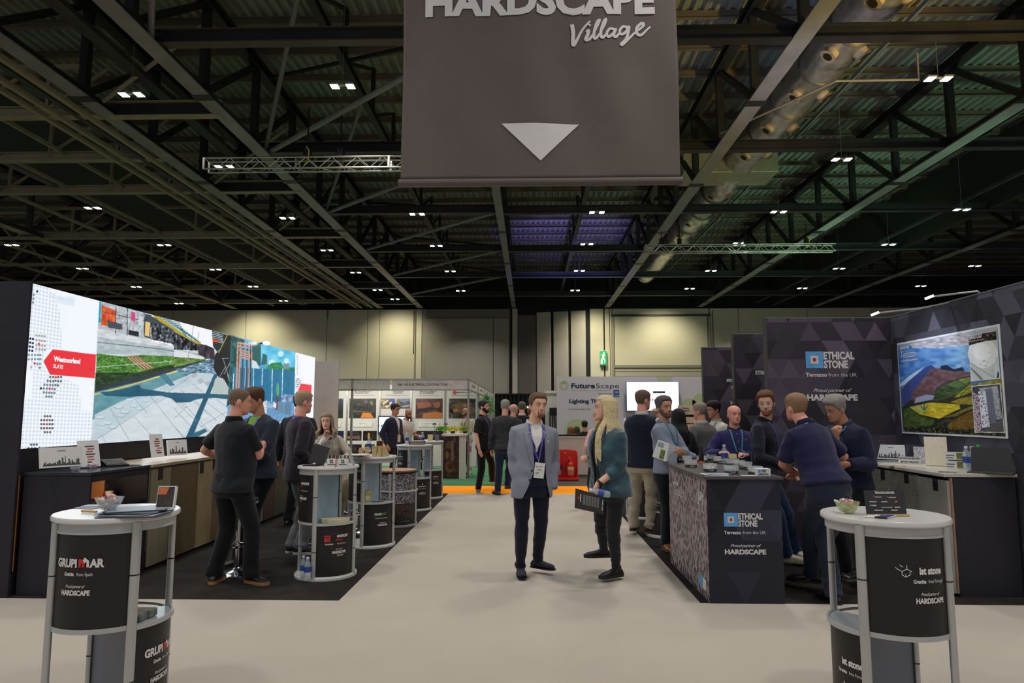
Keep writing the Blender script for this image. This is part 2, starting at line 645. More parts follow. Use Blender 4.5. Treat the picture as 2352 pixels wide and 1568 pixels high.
def head_grid(fem=False,seg=56,rows=46):
 z=HEAD_TAB[:,0]
 t=np.linspace(-1,1,rows)
 zs=np.sin(t*math.pi/2)*0.118
 zs=0.45*zs+0.55*t*0.118
 w=np.interp(zs,z,HEAD_TAB[:,1])
 f=np.interp(zs,z,HEAD_TAB[:,2])
 b=np.interp(zs,z,HEAD_TAB[:,3])
 if fem:
  w=w*np.where(zs<-0.02,0.93,0.97)
 an=np.linspace(0,2*math.pi,seg,endpoint=False)
 ex=2/2.25
 cs,sn=np.cos(an),np.sin(an)
 X=w[:,None]*(np.sign(sn)*np.abs(sn)**ex)[None]
 yc=(f+b)/2
 hd=(b-f)/2
 Y=yc[:,None]-hd[:,None]*(np.sign(cs)*np.abs(cs)**ex)[None]
 Z=np.repeat(zs[:,None],seg,1)
 fr=np.clip(-(Y-yc[:,None])/hd[:,None],0,1)**0.5
 ge=lambda x0,z0,sx,sz:np.exp(-((np.abs(X)-x0)/sx)**2-((Z-z0)/sz)**2)
 d=0.024*ge(0,-.030,.011,.013)+0.013*ge(0,-.008,.009,.022)+0.008*ge(.011,-.034,.007,.008)
 d+=-0.009*ge(.031,.004,.015,.010)+0.004*ge(.026,.026,.022,.007)+0.004*ge(.040,-.028,.016,.016)
 d+=0.005*ge(0,-.057,.020,.006)+0.005*ge(0,-.069,.017,.006)+0.006*ge(0,-.100,.020,.012)
 Y=Y-d*fr
 V=np.stack((X,Y,Z),2).reshape(-1,3)
 F=[]
 for i in range(rows-1):
  for k in range(seg):
   k2=(k+1)%seg
   F.append((i*seg+k,i*seg+k2,(i+1)*seg+k2,(i+1)*seg+k))
 F.append(tuple(reversed(range(seg))))
 F.append(tuple((rows-1)*seg+k for k in range(seg)))
 az=np.repeat(an[None],rows,0).ravel()
 az=np.minimum(az,2*math.pi-az)
 N=np.stack((X,Y-yc[:,None]*0.9,Z*0.9),2).reshape(-1,3)
 N/=np.linalg.norm(N,axis=1,keepdims=True)
 return V,F,az,N
def ik(a,b,l1,l2,hint):
 a,b,hint=map(lambda q:np.array(q,float),(a,b,hint))
 d=b-a
 L=np.linalg.norm(d)
 if L>(l1+l2)*0.995:
  b=a+d/L*(l1+l2)*0.995
  d=b-a
  L=np.linalg.norm(d)
 u=d/L
 x=(l1*l1-l2*l2+L*L)/(2*L)
 h=math.sqrt(max(l1*l1-x*x,0))
 n=hint-u*(hint@u)
 n/=max(np.linalg.norm(n),1e-6)
 return a+u*x+n*h,b
class Geo:
 def __init__(s):
  s.V=[]
  s.F=[]
 def add(s,v,f):
  n=len(s.V)
  s.V.extend([tuple(p)for p in v])
  s.F.extend([tuple(i+n for i in q)for q in f])
 def tube(s,pts,rad,seg=14,round_end=0.6,up=(0,0,1)):
  s.add(*tube_geo(pts,rad,seg,round_end,up))
 def ell(s,c,r,Rm=None,seg=16,rings=10):
  v=[]
  for i in range(rings+1):
   ph=math.pi*i/rings
   for k in range(seg):
    a=2*math.pi*k/seg
    v.append((r[0]*math.sin(ph)*math.cos(a),r[1]*math.sin(ph)*math.sin(a),r[2]*math.cos(ph)))
  v=np.array(v)
  if Rm is not None:
   v=v@Rm.T
  v=v+np.array(c)
  f=[]
  for i in range(rings):
   for k in range(seg):
    k2=(k+1)%seg
    f.append((i*seg+k,(i+1)*seg+k,(i+1)*seg+k2,i*seg+k2))
  s.add(v,f)
def dense(pts,rad,n=5):
 P,Q=[],[]
 pts=[np.array(p,float)for p in pts]
 rad=[np.array(r if hasattr(r,'__len__')else(r,r),float)for r in rad]
 for i in range(len(pts)-1):
  for k in range(n):
   t=k/n
   P.append(pts[i]*(1-t)+pts[i+1]*t)
   Q.append(rad[i]*(1-t)+rad[i+1]*t)
 P.append(pts[-1])
 Q.append(rad[-1])
 return P,Q
def hand_geo(g,Wp,d,n,side,curl=0.5,spread=0.0,sc=1.0,thumb=0.5,point=None):
 """palm, four unequal fingers and a side thumb. d: wrist->knuckles, n: palm facing direction, side: +1 left hand / -1 right hand"""
 d=d/np.linalg.norm(d)
 n=n-d*(n@d)
 n/=np.linalg.norm(n)
 a=np.cross(d,n)*side
 K=Wp+d*0.088*sc
 g.tube([Wp-d*.02,Wp+d*.015,Wp+d*.05,K],[(.019,.025),(.017,.030),(.0165,.039),(.0135,.040)],14,.7,up=n)
 L=(.072,.080,.075,.058)
 for i in range(4):
  o=K+a*(.0305-.0205*i)*sc-d*(0.004,0,.002,.010)[i]
  ci=curl[i]if hasattr(curl,'__len__')else curl*(0.9+0.08*i)
  dirn=d+a*spread*(1.5-i)*0.35
  dirn/=np.linalg.norm(dirn)
  pts=[o-dirn*.02,o]
  ang=0.0
  for k,fr in enumerate((.42,.32,.26)):
   ang+=ci*(0.9,1.1,0.8)[k]
   v=dirn*math.cos(ang)+n*math.sin(ang)
   pts.append(pts[-1]+v*L[i]*fr*sc)
  g.tube(pts,[.0095,.0093,.0088,.0082,.0070],8,.8,up=a)
 o=Wp+d*.028*sc+a*.022*sc
 v1=d*0.72+a*0.62+n*0.25
 v2=d*(0.95-thumb*0.5)+a*(0.35-thumb*0.5)+n*(0.2+thumb*0.8)
 v1/=np.linalg.norm(v1)
 v2/=np.linalg.norm(v2)
 g.tube([o-v1*.01,o+v1*.038,o+v1*.038+v2*.030,o+v1*.038+v2*.054],[.014,.0118,.0105,.008],8,.8,up=n)
 return K
def wrinkle(co,amp,seed=0,f=18.0,aniso=(1,1,2.2)):
 rs=np.random.RandomState(seed)
 q=co*np.array(aniso)
 wv=np.sin(q@(rs.randn(3)*5)+rs.rand()*6)[:,None]*0.05+np.sin(q@(rs.randn(3,3)*7).T)*0.03
 q=q+wv
 s=np.zeros(len(co))
 for k in range(5):
  s+=np.sin(q@(rs.randn(3)*f*(0.6+0.25*k))+rs.rand()*6)/(1+0.35*k)
 s=s/2.6
 return amp*(1-2*np.abs(s))
def person(label,loc,rot,height=1.78,hd=(0,0,0),lean=(0,0,0),pz=.95,wide=1.0,belly=0.0,fem=False,skin='fair',armL=None,armR=None,legL=None,legR=None,top=None,vest=None,coat=None,legs=None,shoes=None,hair=None,beard=None,eyes=None,vox=.0075,group=None,glasses=None,lanyard=None,badge=True,belt=None,head_off=(0,0,0),extra=None,shrug=0.0,watch=None,brow=None,smile=0,gaze=0.0,mouth_open=0.0):
 """loc: floor point under the pelvis; rot: facing (0 = towards -y). targets may be world Vectors or local tuples (1.78 m frame).
    armX = dict(w=wrist, e=elbow hint, hand=(dir, palm normal, curl[, spread, thumb]))"""
 s=height/1.78
 rz=R(rot)
 root=thing('person',label,'person',(loc[0],loc[1],0),rz,group)
 Mi=np.array(chain(root).inverted())
 def loc_pt(p):
  if isinstance(p,Vector):
   q=Mi@np.array((p.x,p.y,p.z,1.0))
   return q[:3]/s
  return np.array(p,float)
 Rt=rotm(R(lean[0]),R(lean[1]),R(lean[2]))
 piv=np.array((0,0,pz))
 def tor(p):
  """torso point in the upright frame (pelvis at z=.95) -> leaning frame"""
  p=np.array(p,float)
  k=np.clip((p[...,2]-.86)/.22,0,1)
  k=(k*k*(3-2*k))[...,None]if p.ndim>1 else k*k*(3-2*k)
  q=p-np.array((0,0,.95))
  return piv+q*(1-k)+(q@Rt.T)*k
 def tubeT(g,sec,up=(1,0,0),seg=26,infl=0.0,rnd=.35):
  z=np.array([a[0]for a in sec])
  zz=np.linspace(z[0],z[-1],26)
  cx=np.interp(zz,z,[a[1]for a in sec])
  cy=np.interp(zz,z,[a[2]for a in sec])
  rx=np.interp(zz,z,[a[3]for a in sec])+infl
  ry=np.interp(zz,z,[a[4]for a in sec])+infl
  an=np.linspace(0,2*math.pi,seg,endpoint=False)
  ex=0.86
  C,S_=np.cos(an),np.sin(an)
  X=cx[:,None]+rx[:,None]*np.sign(C)*np.abs(C)**ex
  Y=cy[:,None]+ry[:,None]*np.sign(S_)*np.abs(S_)**ex
  Z=np.repeat(zz[:,None],seg,1)
  v=tor(np.stack((X,Y,Z),2).reshape(-1,3))
  f=[]
  n=len(zz)
  for i in range(n-1):
   for k in range(seg):
    k2=(k+1)%seg
    f.append((i*seg+k,i*seg+k2,(i+1)*seg+k2,(i+1)*seg+k))
  f.append(tuple(reversed(range(seg))))
  f.append(tuple((n-1)*seg+k for k in range(seg)))
  g.add(v,f)
 wd=wide
 sw=(.150 if fem else.172)*(0.5+0.5*wd)
 b=belly
 if fem:
  SEC=[(.80,0,.01,.150,.105),(.90,0,.012,.172*wd,.122),(.98,0,.008,.160*wd,.112),(1.08,0,0,.132*wd,.100+b),(1.18,0,-.004,.138*wd,.108+b),(1.28,0,-.016,.150*wd,.125),(1.37,0,0,.155*wd,.108),(1.43,0,.006,.14*wd,.085),(1.465,0,.010,.092,.064),(1.49,0,.012,.055,.052)]
 else:
  SEC=[(.80,0,.01,.145,.105),(.90,0,.010,.162*wd,.120),(.98,0,.002-b*.4,.158*wd,.114+b*.7),(1.08,0,-.004-b*.6,.155*wd,.112+b),(1.18,0,-.004-b*.5,.158*wd,.115+b),(1.28,0,-.004,.168*wd,.125+b*.3),(1.37,0,.004,.178*wd,.120),(1.43,0,.010,.158*wd,.094),(1.47,0,.014,.105,.070),(1.50,0,.016,.060,.056)]
 shr=shrug
 arms={}
 for sd,key,spec in((1,'L',armL),(-1,'R',armR)):
  sh=tor((sd*sw,.012,1.402+shr))
  spec=spec or dict(w=(sd*.30,-.02,.88))
  w_=loc_pt(spec['w'])
  e_=spec.get('e',(sd*.5,.8,-.2))
  el,w_=ik(sh,w_,.295,.262,e_)
  fd=(w_-el)/np.linalg.norm(w_-el)
  h=spec.get('hand',(None,(-sd,0,0),.25))
  hd_=fd if h[0]is None else np.array(h[0],float)
  arms[key]=dict(sd=sd,sh=sh,el=el,w=w_,fd=fd,d=hd_,n=np.array(h[1],float),curl=h[2],spread=h[3]if len(h)>3 else 0.1,thumb=h[4]if len(h)>4 else 0.4,hide=spec.get('hide',False))
 lg={}
 for sd,key,spec in((1,'L',legL),(-1,'R',legR)):
  spec=spec or{}
  hp=np.array((sd*.092,.01,pz-.04))
  an_=loc_pt(spec['a'])if 'a' in spec else np.array((sd*.11,.02,0))
  if spec.get('ground',True):
   an_=np.array((an_[0],an_[1],.085))
  kh=spec.get('k',(sd*.12,-1,0))
  kn,an_=ik(hp,an_,.435,.425,kh)
  lg[key]=dict(sd=sd,hp=hp,kn=kn,an=an_,yaw=R(spec.get('yaw',sd*12)),pitch=spec.get('pitch',0.0))
 Rh=rotm(R(hd[1]),R(hd[2]),R(hd[0]))
 nb=tor((0,.012,1.475))
 hc=tor((0,-.018,1.660))+np.array(head_off)
 hpiv=hc+np.array((0,.015,-.075))
 hcen=hpiv+Rh@np.array((0,-.015,.075))
 HV,HF,az,HN=head_grid(fem)
 hs=1.0 if not fem else 0.97
 def hp_(p):
  return(np.atleast_2d(np.array(p,float))*hs)@Rh.T+hcen
 g=Geo()
 g.add(hp_(HV),HF)
 for sd in(1,-1):
  g.ell(hp_((sd*.0755,.012,-.008))[0],(.009,.018,.032),Rh@rotm(0.15,0,sd*-.35))
 nr=.050 if fem else.060
 nb2=tor((0,.02,1.42))
 g.tube(*dense([nb2,nb,hcen+Rh@np.array((0,.016,-.055)),hcen+Rh@np.array((0,.014,-.01))],[nr+.014,nr+.004,nr-.004,nr-.006],4),18)
 tubeT(g,[a for a in SEC if a[0]>.88],infl=-.016)
 for A in arms.values():
  k=0.86 if fem else 1.0
  sh,el,w_=A['sh'],A['el'],A['w']
  g.tube(*dense([tor((A['sd']*.08,.012,1.375)),sh,sh*.6+el*.4,el,el*.65+w_*.35,w_],[.045,.043*k,.043*k,.039*k,.041*k,(.026,.029)],4),12,up=A['n'])
  if not A['hide']:
   A['K']=hand_geo(g,w_,A['d'],A['n'],A['sd'],A['curl'],A['spread'],0.94 if fem else 1.0,A['thumb'])
  else:
   A['K']=w_
 for l in lg.values():
  g.tube(*dense([l['hp']+np.array((0,0,.0)),l['hp']*.6+l['kn']*.4,l['kn'],l['kn']*.6+l['an']*.4,l['an'],l['an']-np.array((0,0,.03))],[.045,.040,.036,.036,.034,.034],3),12)
  g.ell(l['an']+np.array((math.sin(l['yaw'])*.06,-math.cos(l['yaw'])*.04,-.052)),(.028,.085,.016),rotm(0,0,l['yaw']))
 body=remesh_object('body',(np.array(g.V)*s).tolist(),g.F,vox*1.22,skin_mat(skin),root,smooth=1)
 hq=lambda p:hp_(p)*s
 e_col=eyes or(70,60,50)
 if eyes is not False:
  for sd in(1,-1):
   q=MB()
   q.ellipsoid(hq((sd*.031,-.0815,.0035))[0],(.0118*s,.0080*s,.0050*s),12,8,M=Matrix(Rh.tolist()))
   eo=q.build('eye',mat('eye_white',(222,214,208),.3,var=.02),root,True,world=False)
   q=MB()
   q.ellipsoid(hq((sd*.031+gaze*.006,-.0878,.0035))[0],(.0046*s,.0025*s,.0046*s),10,6,M=Matrix(Rh.tolist()))
   q.build('iris',mat('iris_%d_%d'%(e_col[0],e_col[2]),e_col,.2,var=.05),eo,True,world=False)
   q=MB()
   q.tube([hq((sd*x,y,z))[0]for x,y,z in((.019,-.0875,.0042),(.025,-.0912,.0080),(.032,-.0912,.0090),(.039,-.0870,.0072),(.0445,-.0805,.0025))],.0014*s,6)
   q.build('eyelid',mat('eyelid_line',(92,62,52),.6),eo,True,world=False)
   bc=brow or(hair or{}).get('col',(96,74,58))
   q=MB()
   q.tube([hq((sd*x,y,z))[0]for x,y,z in((.014,-.0968,.0195),(.022,-.0985,.0235),(.032,-.0965,.0265),(.042,-.0890,.0235),(.049,-.0800,.018))],[.0018*s,.0030*s,.0030*s,.0024*s,.0012*s],6)
   q.build('eyebrow',mat('brow_%d_%d_%d'%tuple(bc),tuple(int(v*.8)for v in bc),.8),root,True,world=False)
  lipm=mat('lips_f' if fem else 'lips',(188,96,92)if fem else(166,104,92),.5)
  q=MB()
  c=.002*smile
  q.tube([hq((x,y,z+abs(x)*8*c))[0]for x,y,z in((-.024,-.0845,-.0625),(-.012,-.0935,-.0605),(0,-.0960,-.0612),(.012,-.0935,-.0605),(.024,-.0845,-.0625))],[.0012*s,.0030*s,.0034*s,.0030*s,.0012*s],6)
  q.tube([hq((x,y,z+abs(x)*8*c-mouth_open))[0]for x,y,z in((-.022,-.0845,-.0640),(-.011,-.0930,-.0680),(0,-.0950,-.0690),(.011,-.0930,-.0680),(.022,-.0845,-.0640))],[.0012*s,.0036*s,.0044*s,.0036*s,.0012*s],6)
  lo=q.build('lips',lipm,root,True,world=False)
  q=MB()
  if smile:
   q.tube([hq((x,-.0935,z-.0015+abs(x)*8*c))[0]for x,z in((-.016,-.0635),(0,-.0648),(.016,-.0635))],[.001*s,.0028*s,.001*s],6)
   q.build('teeth',mat('teeth',(226,218,208),.3),lo,True,world=False)
  else:
   q.tube([hq((x,y,-.0642))[0]for x,y in((-.023,-.0850),(0,-.0955),(.023,-.0850))],.0009*s,6)
   q.build('mouth_line',mat('mouth_line',(92,50,46),.6),lo,True,world=False)
 x_,y_,z_=HV[:,0],HV[:,1],HV[:,2]
 sm=lambda a,b_,t:np.clip((t-a)/(b_-a),0,1)**2*(3-2*np.clip((t-a)/(b_-a),0,1))
 def shell(name,off,m,parent=root):
  v=hq(HV+HN*off[:,None])
  F=[f for f in HF if max(off[i]for i in f)>-.0005]
  me=bpy.data.meshes.new(name)
  me.from_pydata(v.tolist(),[],F)
  me.polygons.foreach_set('use_smooth',[True]*len(me.polygons))
  return link_mesh(name,me,m,parent)
 if beard:
  jaw=sm(.25,.6,np.clip(-z_/.1,0,1))if False else sm(-.048,-.068,z_)
  side=sm(-.005,-.03,z_)*sm(.9,1.15,az)*sm(2.1,1.75,az)
  chin=sm(-.072,-.082,z_)*sm(1.9,1.6,az)
  mou=np.exp(-((x_/.024)**2)-((z_+.048)/.006)**2)*(az<1)*1.3
  lipz=np.exp(-((x_/.020)**4)-((z_+.064)/.0085)**4)*(az<1)
  if beard.get('goatee'):
   msk=np.maximum(sm(.034,.026,np.abs(x_))*sm(-.074,-.080,z_)*(az<1.2),mou)
   msk=np.maximum(msk,sm(.022,.027,np.abs(x_))*sm(.036,.030,np.abs(x_))*sm(-.045,-.05,z_)*(az<1.2))
  else:
   cheek=jaw*sm(1.9,1.6,az)*sm(.012,.03,np.abs(x_))
   msk=np.maximum(np.maximum(side,chin),np.maximum(mou,cheek))
  msk=msk*(1-np.clip(lipz*1.4,0,1))
  shell('beard',np.where(msk>.35,-.003+.0075*beard.get('full',.6)*np.clip(msk,0,1)+.002,-.004)+np.random.RandomState(3).rand(len(msk))*.0008,mat('beard_%d_%d_%d'%tuple(beard['col']),beard['col'],.9,var=.25,scale=160,bump=.3,bscale=260))
 if hair:
  hc_=hair['col']
  hm=mat('hair_%d_%d_%d'%tuple(hc_),hc_,.62,var=.32,scale=55,stretch=(3.2,3.2,.6),bump=.5,bscale=130,spec=.3)
  th=hair.get('thick',.012)
  st=hair.get('style','short')
  fl=hair.get('front',.066)
  hl=np.interp(az,[0,.45,.8,1.05,1.25,1.45,1.62,1.8,2.2,math.pi],[fl,fl+.002,fl-.004,.040,.012,-.016,-.012,.018,-.045,-.066])
  k=sm(-.004,.006,z_-hl)
  topk=sm(.03,.10,z_)
  if st=='bald_sides':
   k=k*sm(.066,.050,z_)
   topk*=0
  fade=0.45+0.55*sm(-.05,.07,z_)
  off=np.where(k>0.02,-.0015+k*(th*fade+topk*hair.get('top',.008)),-.006)
  rs=np.random.RandomState(int(hc_[0]+7*abs(loc[0]*10)))
  off+=(k>.3)*(np.sin(az*23+z_*160)*.0011+np.sin(x_*420+z_*90)*.0011+rs.randn(len(off))*.0006)*(1+hair.get('mess',0))
  if hair.get('quiff'):
   off+=hair['quiff']*k*np.exp(-((az)/.9)**2)*sm(.05,.09,z_)
  ho=shell('hair',off,hm)
  if st in('long','shoulder'):
   gg=Geo()
   rs=np.random.RandomState(5)
   n=hair.get('n',64)
   for q in range(n):
    a=(q+.5)/n*2*math.pi
    aa=min(a,2*math.pi-a)
    if aa<hair.get('face',.72):
     continue
    sx=math.sin(a)
    cy_=-math.cos(a)
    front=aa<1.5
    ln=hair['len']*(1+rs.randn()*.05)*(hair.get('frontlen',1.0)if front else 1)
    p0=np.array((sx*.030,cy_*.05+.01,.122))
    p1=np.array((sx*.080,cy_*.100+.008,.075))
    p2=np.array((sx*.090,cy_*.108+.012,.0))
    p3=np.array((sx*.098,cy_*.108+.012,-.10))
    pts=[(hq(p)/s)[0]for p in(p0,p1,p2,p3)]
    out=np.array((sx,cy_,0))@rotm(0,0,R(hd[0])).T
    end=pts[-1]
    wv=hair.get('wave',.006)
    fw=np.array((0,-1,0))@rotm(0,0,R(hd[0])*.4).T
    for j in range(1,7):
     t=j/6
     dr=(fw*.085+out*.035)if aa<1.62 else(out*np.array((.35,1,1))*.095)
     q_=end+np.array((0,0,-1))*(ln-.2)*t+dr*min(1,t*2.2)**.8+out*rs.randn()*wv
     pts.append(q_)
    pts=[np.array(p)+rs.randn(3)*.0025 for p in pts]
    gg.tube(*dense(pts,[k_*hair.get('sw',1)for k_ in(.010,.014,.015,.015,.0145,.014,.013,.012,.010,.006)],3),7,.5)
   remesh_object('hair_lengths',(np.array(gg.V)*s).tolist(),gg.F,hair.get('vox',.0075),hm,ho,smooth=0)
 if legs:
  k=legs.get('fit',1.0)
  g=Geo()
  wz=legs.get('waist',1.02)
  tubeT(g,[(.795,0,.012,.145,.095),(.84,0,.012,.16*wd,.12)]+[(a[0],a[1],a[2],a[3]+.006,a[4]+.006)for a in SEC if.85<a[0]<wz]+[(wz,0,0,.160*wd,.115+b*.8)],infl=.004)
  for l in lg.values():
   an_=l['an']+np.array((0,.008,-.02 if legs.get('long',True)else.05))
   if legs.get('crop'):
    an_=l['an']+np.array((0,.0,.02))
   h0=l['hp']+np.array((-l['sd']*.012,0,.04))
   tk=(1.0 if not fem else 1.02)*k
   g.tube(*dense([h0,l['hp']*.85+l['kn']*.15,l['hp']*.5+l['kn']*.5,l['kn'],l['kn']*.62+an_*.38,an_*.85+l['kn']*.15,an_],[.083*tk,.090*tk,.082*tk,.066*tk,.064*tk,legs.get('hem',.058),legs.get('hem',.058)+.002],5),18,.2)
  seed=int(abs(loc[0]*100))+5
  amp=legs.get('wr',.005)
  def pw(co,nr_,s=s,seed=seed,amp=amp):
   zz=co[:,2]/s
   kn=np.exp(-((zz-.48)/.14)**2)+1.3*np.exp(-((zz-.12)/.11)**2)+.5*np.exp(-((zz-.86)/.10)**2)+.25
   return co+nr_*(wrinkle(co,amp,seed,12,(1,1,1.5))*kn)[:,None]
  remesh_object('trousers',(np.array(g.V)*s).tolist(),g.F,max(vox*1.6,.0115),legs['mat'],root,smooth=2,post=pw)
 if shoes:
  for l in lg.values():
   Ry=rotm(l['pitch'],0,l['yaw'])
   pr=[(.075,.022,.030,.040),(.060,.034,.050,.050),(.03,.038,.075,.075),(-.02,.038,.075,.072),(-.07,.044,.052,.052),(-.12,.048,.042,.042),(-.165,.042,.034,.034),(-.195,.024,.022,.022)]
   g=Geo()
   an=np.linspace(0,2*math.pi,16,endpoint=False)
   v=[]
   hi=shoes.get('high',0)
   for(yy,wx,zt,_)in pr:
    zt2=zt+(hi if-.03<yy<.07 else 0)
    for a in an:
     zc=zt2/2
     zz=zc+zc*(np.sign(math.sin(a))*abs(math.sin(a))**.7)
     v.append((wx*np.sign(math.cos(a))*abs(math.cos(a))**.8,yy,zz+.016))
   v=np.array(v)
   base=l['an']+np.array((0,0,-.085))
   v=v@Ry.T+base
   f=[]
   for i in range(len(pr)-1):
    for k2_ in range(16):
     q2=(k2_+1)%16
     f.append((i*16+k2_,(i+1)*16+k2_,(i+1)*16+q2,i*16+q2))
   f.append(tuple(range(16)))
   f.append(tuple(reversed(range((len(pr)-1)*16,len(pr)*16))))
   g.add(v,f)
   so=remesh_object('shoe',(np.array(g.V)*s).tolist(),g.F,max(.0085,vox),shoes['mat'],root,smooth=2)
   q=MB()
   outl=[(.018,.080),(.034,.065),(.040,.03),(.040,-.02),(.047,-.07),(.051,-.12),(.044,-.17),(.022,-.205)]
   poly=[(x,y)for x,y in outl]+[(-x,y)for x,y in reversed(outl)]
   Mx=Matrix.Translation(Vector((base*s).tolist()))@Matrix(Ry.tolist()).to_4x4()@Matrix.Scale(s,4)
   q.prism(poly[::-1],0.0,shoes.get('sole',.022),Mx)
   q.build('sole',shoes.get('sm')or mat('dark_sole',(30,28,27),.7),so,world=False)
   if shoes.get('laces'):
    q=MB()
    for yy in(-.035,-.055,-.075):
     zt=np.interp(-yy,[.02,.07,.12],[.091,.070,.058])
     p=[(np.array((x,yy,zt-abs(x)*.35+.003))@Ry.T+base)*s for x in(-.022,0,.022)]
     q.tube(p,.0028,5)
    q.build('laces',mat('laces_%d'%shoes['laces'][0],shoes['laces'],.7),so,world=False)
   if shoes.get('sock'):
    q=MB()
    q.tube([l['an']*s+np.array((0,0,-.02)),l['an']*s+np.array((0,0.0,.055))],.043*s,14)
    q.build('sock',shoes['sock'],root,True,world=False)
 def garment(name,spec,base,infl,seedk):
  g=Geo()
  hem=spec.get('hem',.93)
  cz=spec.get('collar',1.49)
  sec=[a for a in SEC if hem+.02<a[0]<cz]
  lo_=[np.interp(hem,[a[0]for a in SEC],[a[i]for a in SEC])for i in range(5)]
  sec=[(hem,lo_[1],lo_[2],lo_[3]+spec.get('flare',.006),lo_[4]+spec.get('flare',.006))]+sec
  sec=[(a[0],a[1],a[2],max(a[3],.176*wd)+.004,max(a[4],.124)+.004)if a[0]<.96 else a for a in sec]
  if cz>1.45:
   sec.append((cz,0,.018,.052 if fem else.060,.052 if fem else.058))
  tubeT(g,sec,infl=infl)
  for sd in(1,-1):
   g.tube([tor((sd*.02,.02,1.458)),tor((sd*.09,.016,1.432)),arms['L' if sd>0 else 'R']['sh']+np.array((0,0,.010))],[(.044+infl*.6,.055),(.036+infl*.6,.062),(.036+infl*.6,.05)],14,.5)
  for A in arms.values():
   sh,el,w_=A['sh'],A['el'],A['w']
   fr=spec.get('sleeve',1.0)
   e2=infl*.75+.003
   kk=.9 if fem else 1.0
   if fr<=0:
    continue
   if fr<=.5:
    end=sh+(el-sh)*(fr/.5)
    g.tube(*dense([tor((A['sd']*.08,.012,1.375)),sh,end],[.058+infl,.053*kk+infl,(.054*kk+infl)*spec.get('cuffw',1.05)],6),16,.05)
   else:
    end=el+(w_-el)*((fr-.5)/.5)
    g.tube(*dense([tor((A['sd']*.08,.012,1.375)),sh,sh*.5+el*.5,el,el*.55+end*.45,end],[.056+infl,.050*kk+infl*.85,.050*kk+e2,.046*kk+e2,.044*kk+e2,.033*kk+e2*.9],6),16,.1,up=A['n'])
  el_pts=[A['el']for A in arms.values()]
  sh_pts=[A['sh']for A in arms.values()]
  amp=spec.get('wr',.008)
  def pw(co,nr_,s=s):
   q=co/s
   k_=.30*np.ones(len(q))
   for e in el_pts:
    k_+=1.1*np.exp(-(((q-e)**2).sum(1))/.012)
   for e in sh_pts:
    k_+=.5*np.exp(-(((q-e-np.array((0,0,-.10)))**2).sum(1))/.010)
   k_+=.55*np.exp(-((q[:,2]-pz-.04)/.07)**2)
   return co+nr_*(wrinkle(q,amp,seedk,13,(1,1,1.7))*k_)[:,None]
  keep=None
  if spec.get('open')is not None:
   zz,ll,rr=zip(*spec['open'])
   Rinv=Rt
   def keep(co,s=s):
    q=co/s-piv
    q=q@Rt+np.array((0,0,.95))
    a=np.interp(q[:,2],zz,ll)
    b_=np.interp(q[:,2],zz,rr)
    fr_=(q[:,1]<-.035)&(q[:,0]>a)&(q[:,0]<b_)&(q[:,2]>zz[0]-.03)
    fr_|=(q[:,2]>1.47)&(q[:,1]<-.02)&(np.abs(q[:,0])<.075)
    d=np.min([np.linalg.norm(co/s-(A['el']*t+(A['w']if t2 else A['sh'])*(1-t)),axis=1)for A in arms.values()for t,t2 in((1,0),(.7,0),(.7,1),(.4,1),(.1,1))],axis=0)
    return~(fr_&(d>.085))
  return remesh_object(name,(np.array(g.V)*s).tolist(),g.F,max(vox*1.4,.0105),spec['mat'],root,smooth=2,post=pw,keep=keep)
 gm=None
 sd_=int(abs(loc[0]*31+loc[1]*17))
 if top:
  gm=garment(top.get('name','shirt'),top,None,top.get('infl',.010),sd_)
 gv=None
 if vest:
  gv=garment('vest',vest,None,.011,sd_+2)
 gc=None
 if coat:
  gc=garment(coat.get('name','jacket'),coat,None,coat.get('infl',.024),sd_+1)
 bvs=[]
 for o in(gc,gm,body,gv):
  if o is not None:
   me=o.data
   bvs.append(BVHTree.FromPolygons([v.co.copy()for v in me.vertices],[tuple(p.vertices)for p in me.polygons]))
 def on(x,z,off=.004,back=False,src=None):
  """point on the clothes in front of (or behind) upright-torso coordinates x,z"""
  k=1 if back else-1
  o_=tor((x,k*.45,z))*s
  dr=(tor((x,0,z))-tor((x,k*.45,z)))
  dr/=np.linalg.norm(dr)
  best=None
  for bv in(bvs if src is None else[bvs[src]]):
   h=bv.ray_cast(Vector(o_.tolist()),Vector(dr.tolist()))
   if h[0]is not None and(best is None or h[3]<best[1]):
    best=(np.array(h[0]),h[3])
  if best is None:
   return tor((x,k*.12,z))*s
  return best[0]-dr*off*s
 def strip(name,pts,width,m,off=.004,thick=.002,back=False,parent=root,n=6,src=None):
  P2=[]
  for(x0,z0),(x1,z1)in zip(pts[:-1],pts[1:]):
   for j in range(n):
    t=j/n
    P2 .append((x0+(x1-x0)*t,z0+(z1-z0)*t))
  P2 .append(pts[-1])
  w_=[np.interp(i,np.linspace(0,len(P2)-1,len(width)),width)for i in range(len(P2))]if hasattr(width,'__len__')else[width]*len(P2)
  v=[]
  nc=5 if max(w_)>.03 else 2
  for i,p in enumerate(P2):
   a=P2[max(i-1,0)]
   c=P2[min(i+1,len(P2)-1)]
   dx,dz=c[0]-a[0],c[1]-a[1]
   ln=math.hypot(dx,dz)or 1
   nx,nz=-dz/ln*w_[i],dx/ln*w_[i]
   for t in np.linspace(-.5,.5,nc):
    v.append(tuple(on(p[0]+nx*t,p[1]+nz*t,off,back,src)))
  me=bpy.data.meshes.new(name)
  me.from_pydata(v,[],[(i*nc+j,i*nc+j+1,(i+1)*nc+j+1,(i+1)*nc+j)for i in range(len(P2)-1)for j in range(nc-1)])
  o=link_mesh(name,me,m,parent)
  sf=o.modifiers.new('s','SOLIDIFY')
  sf.thickness=thick
  sf.offset=0
  return o
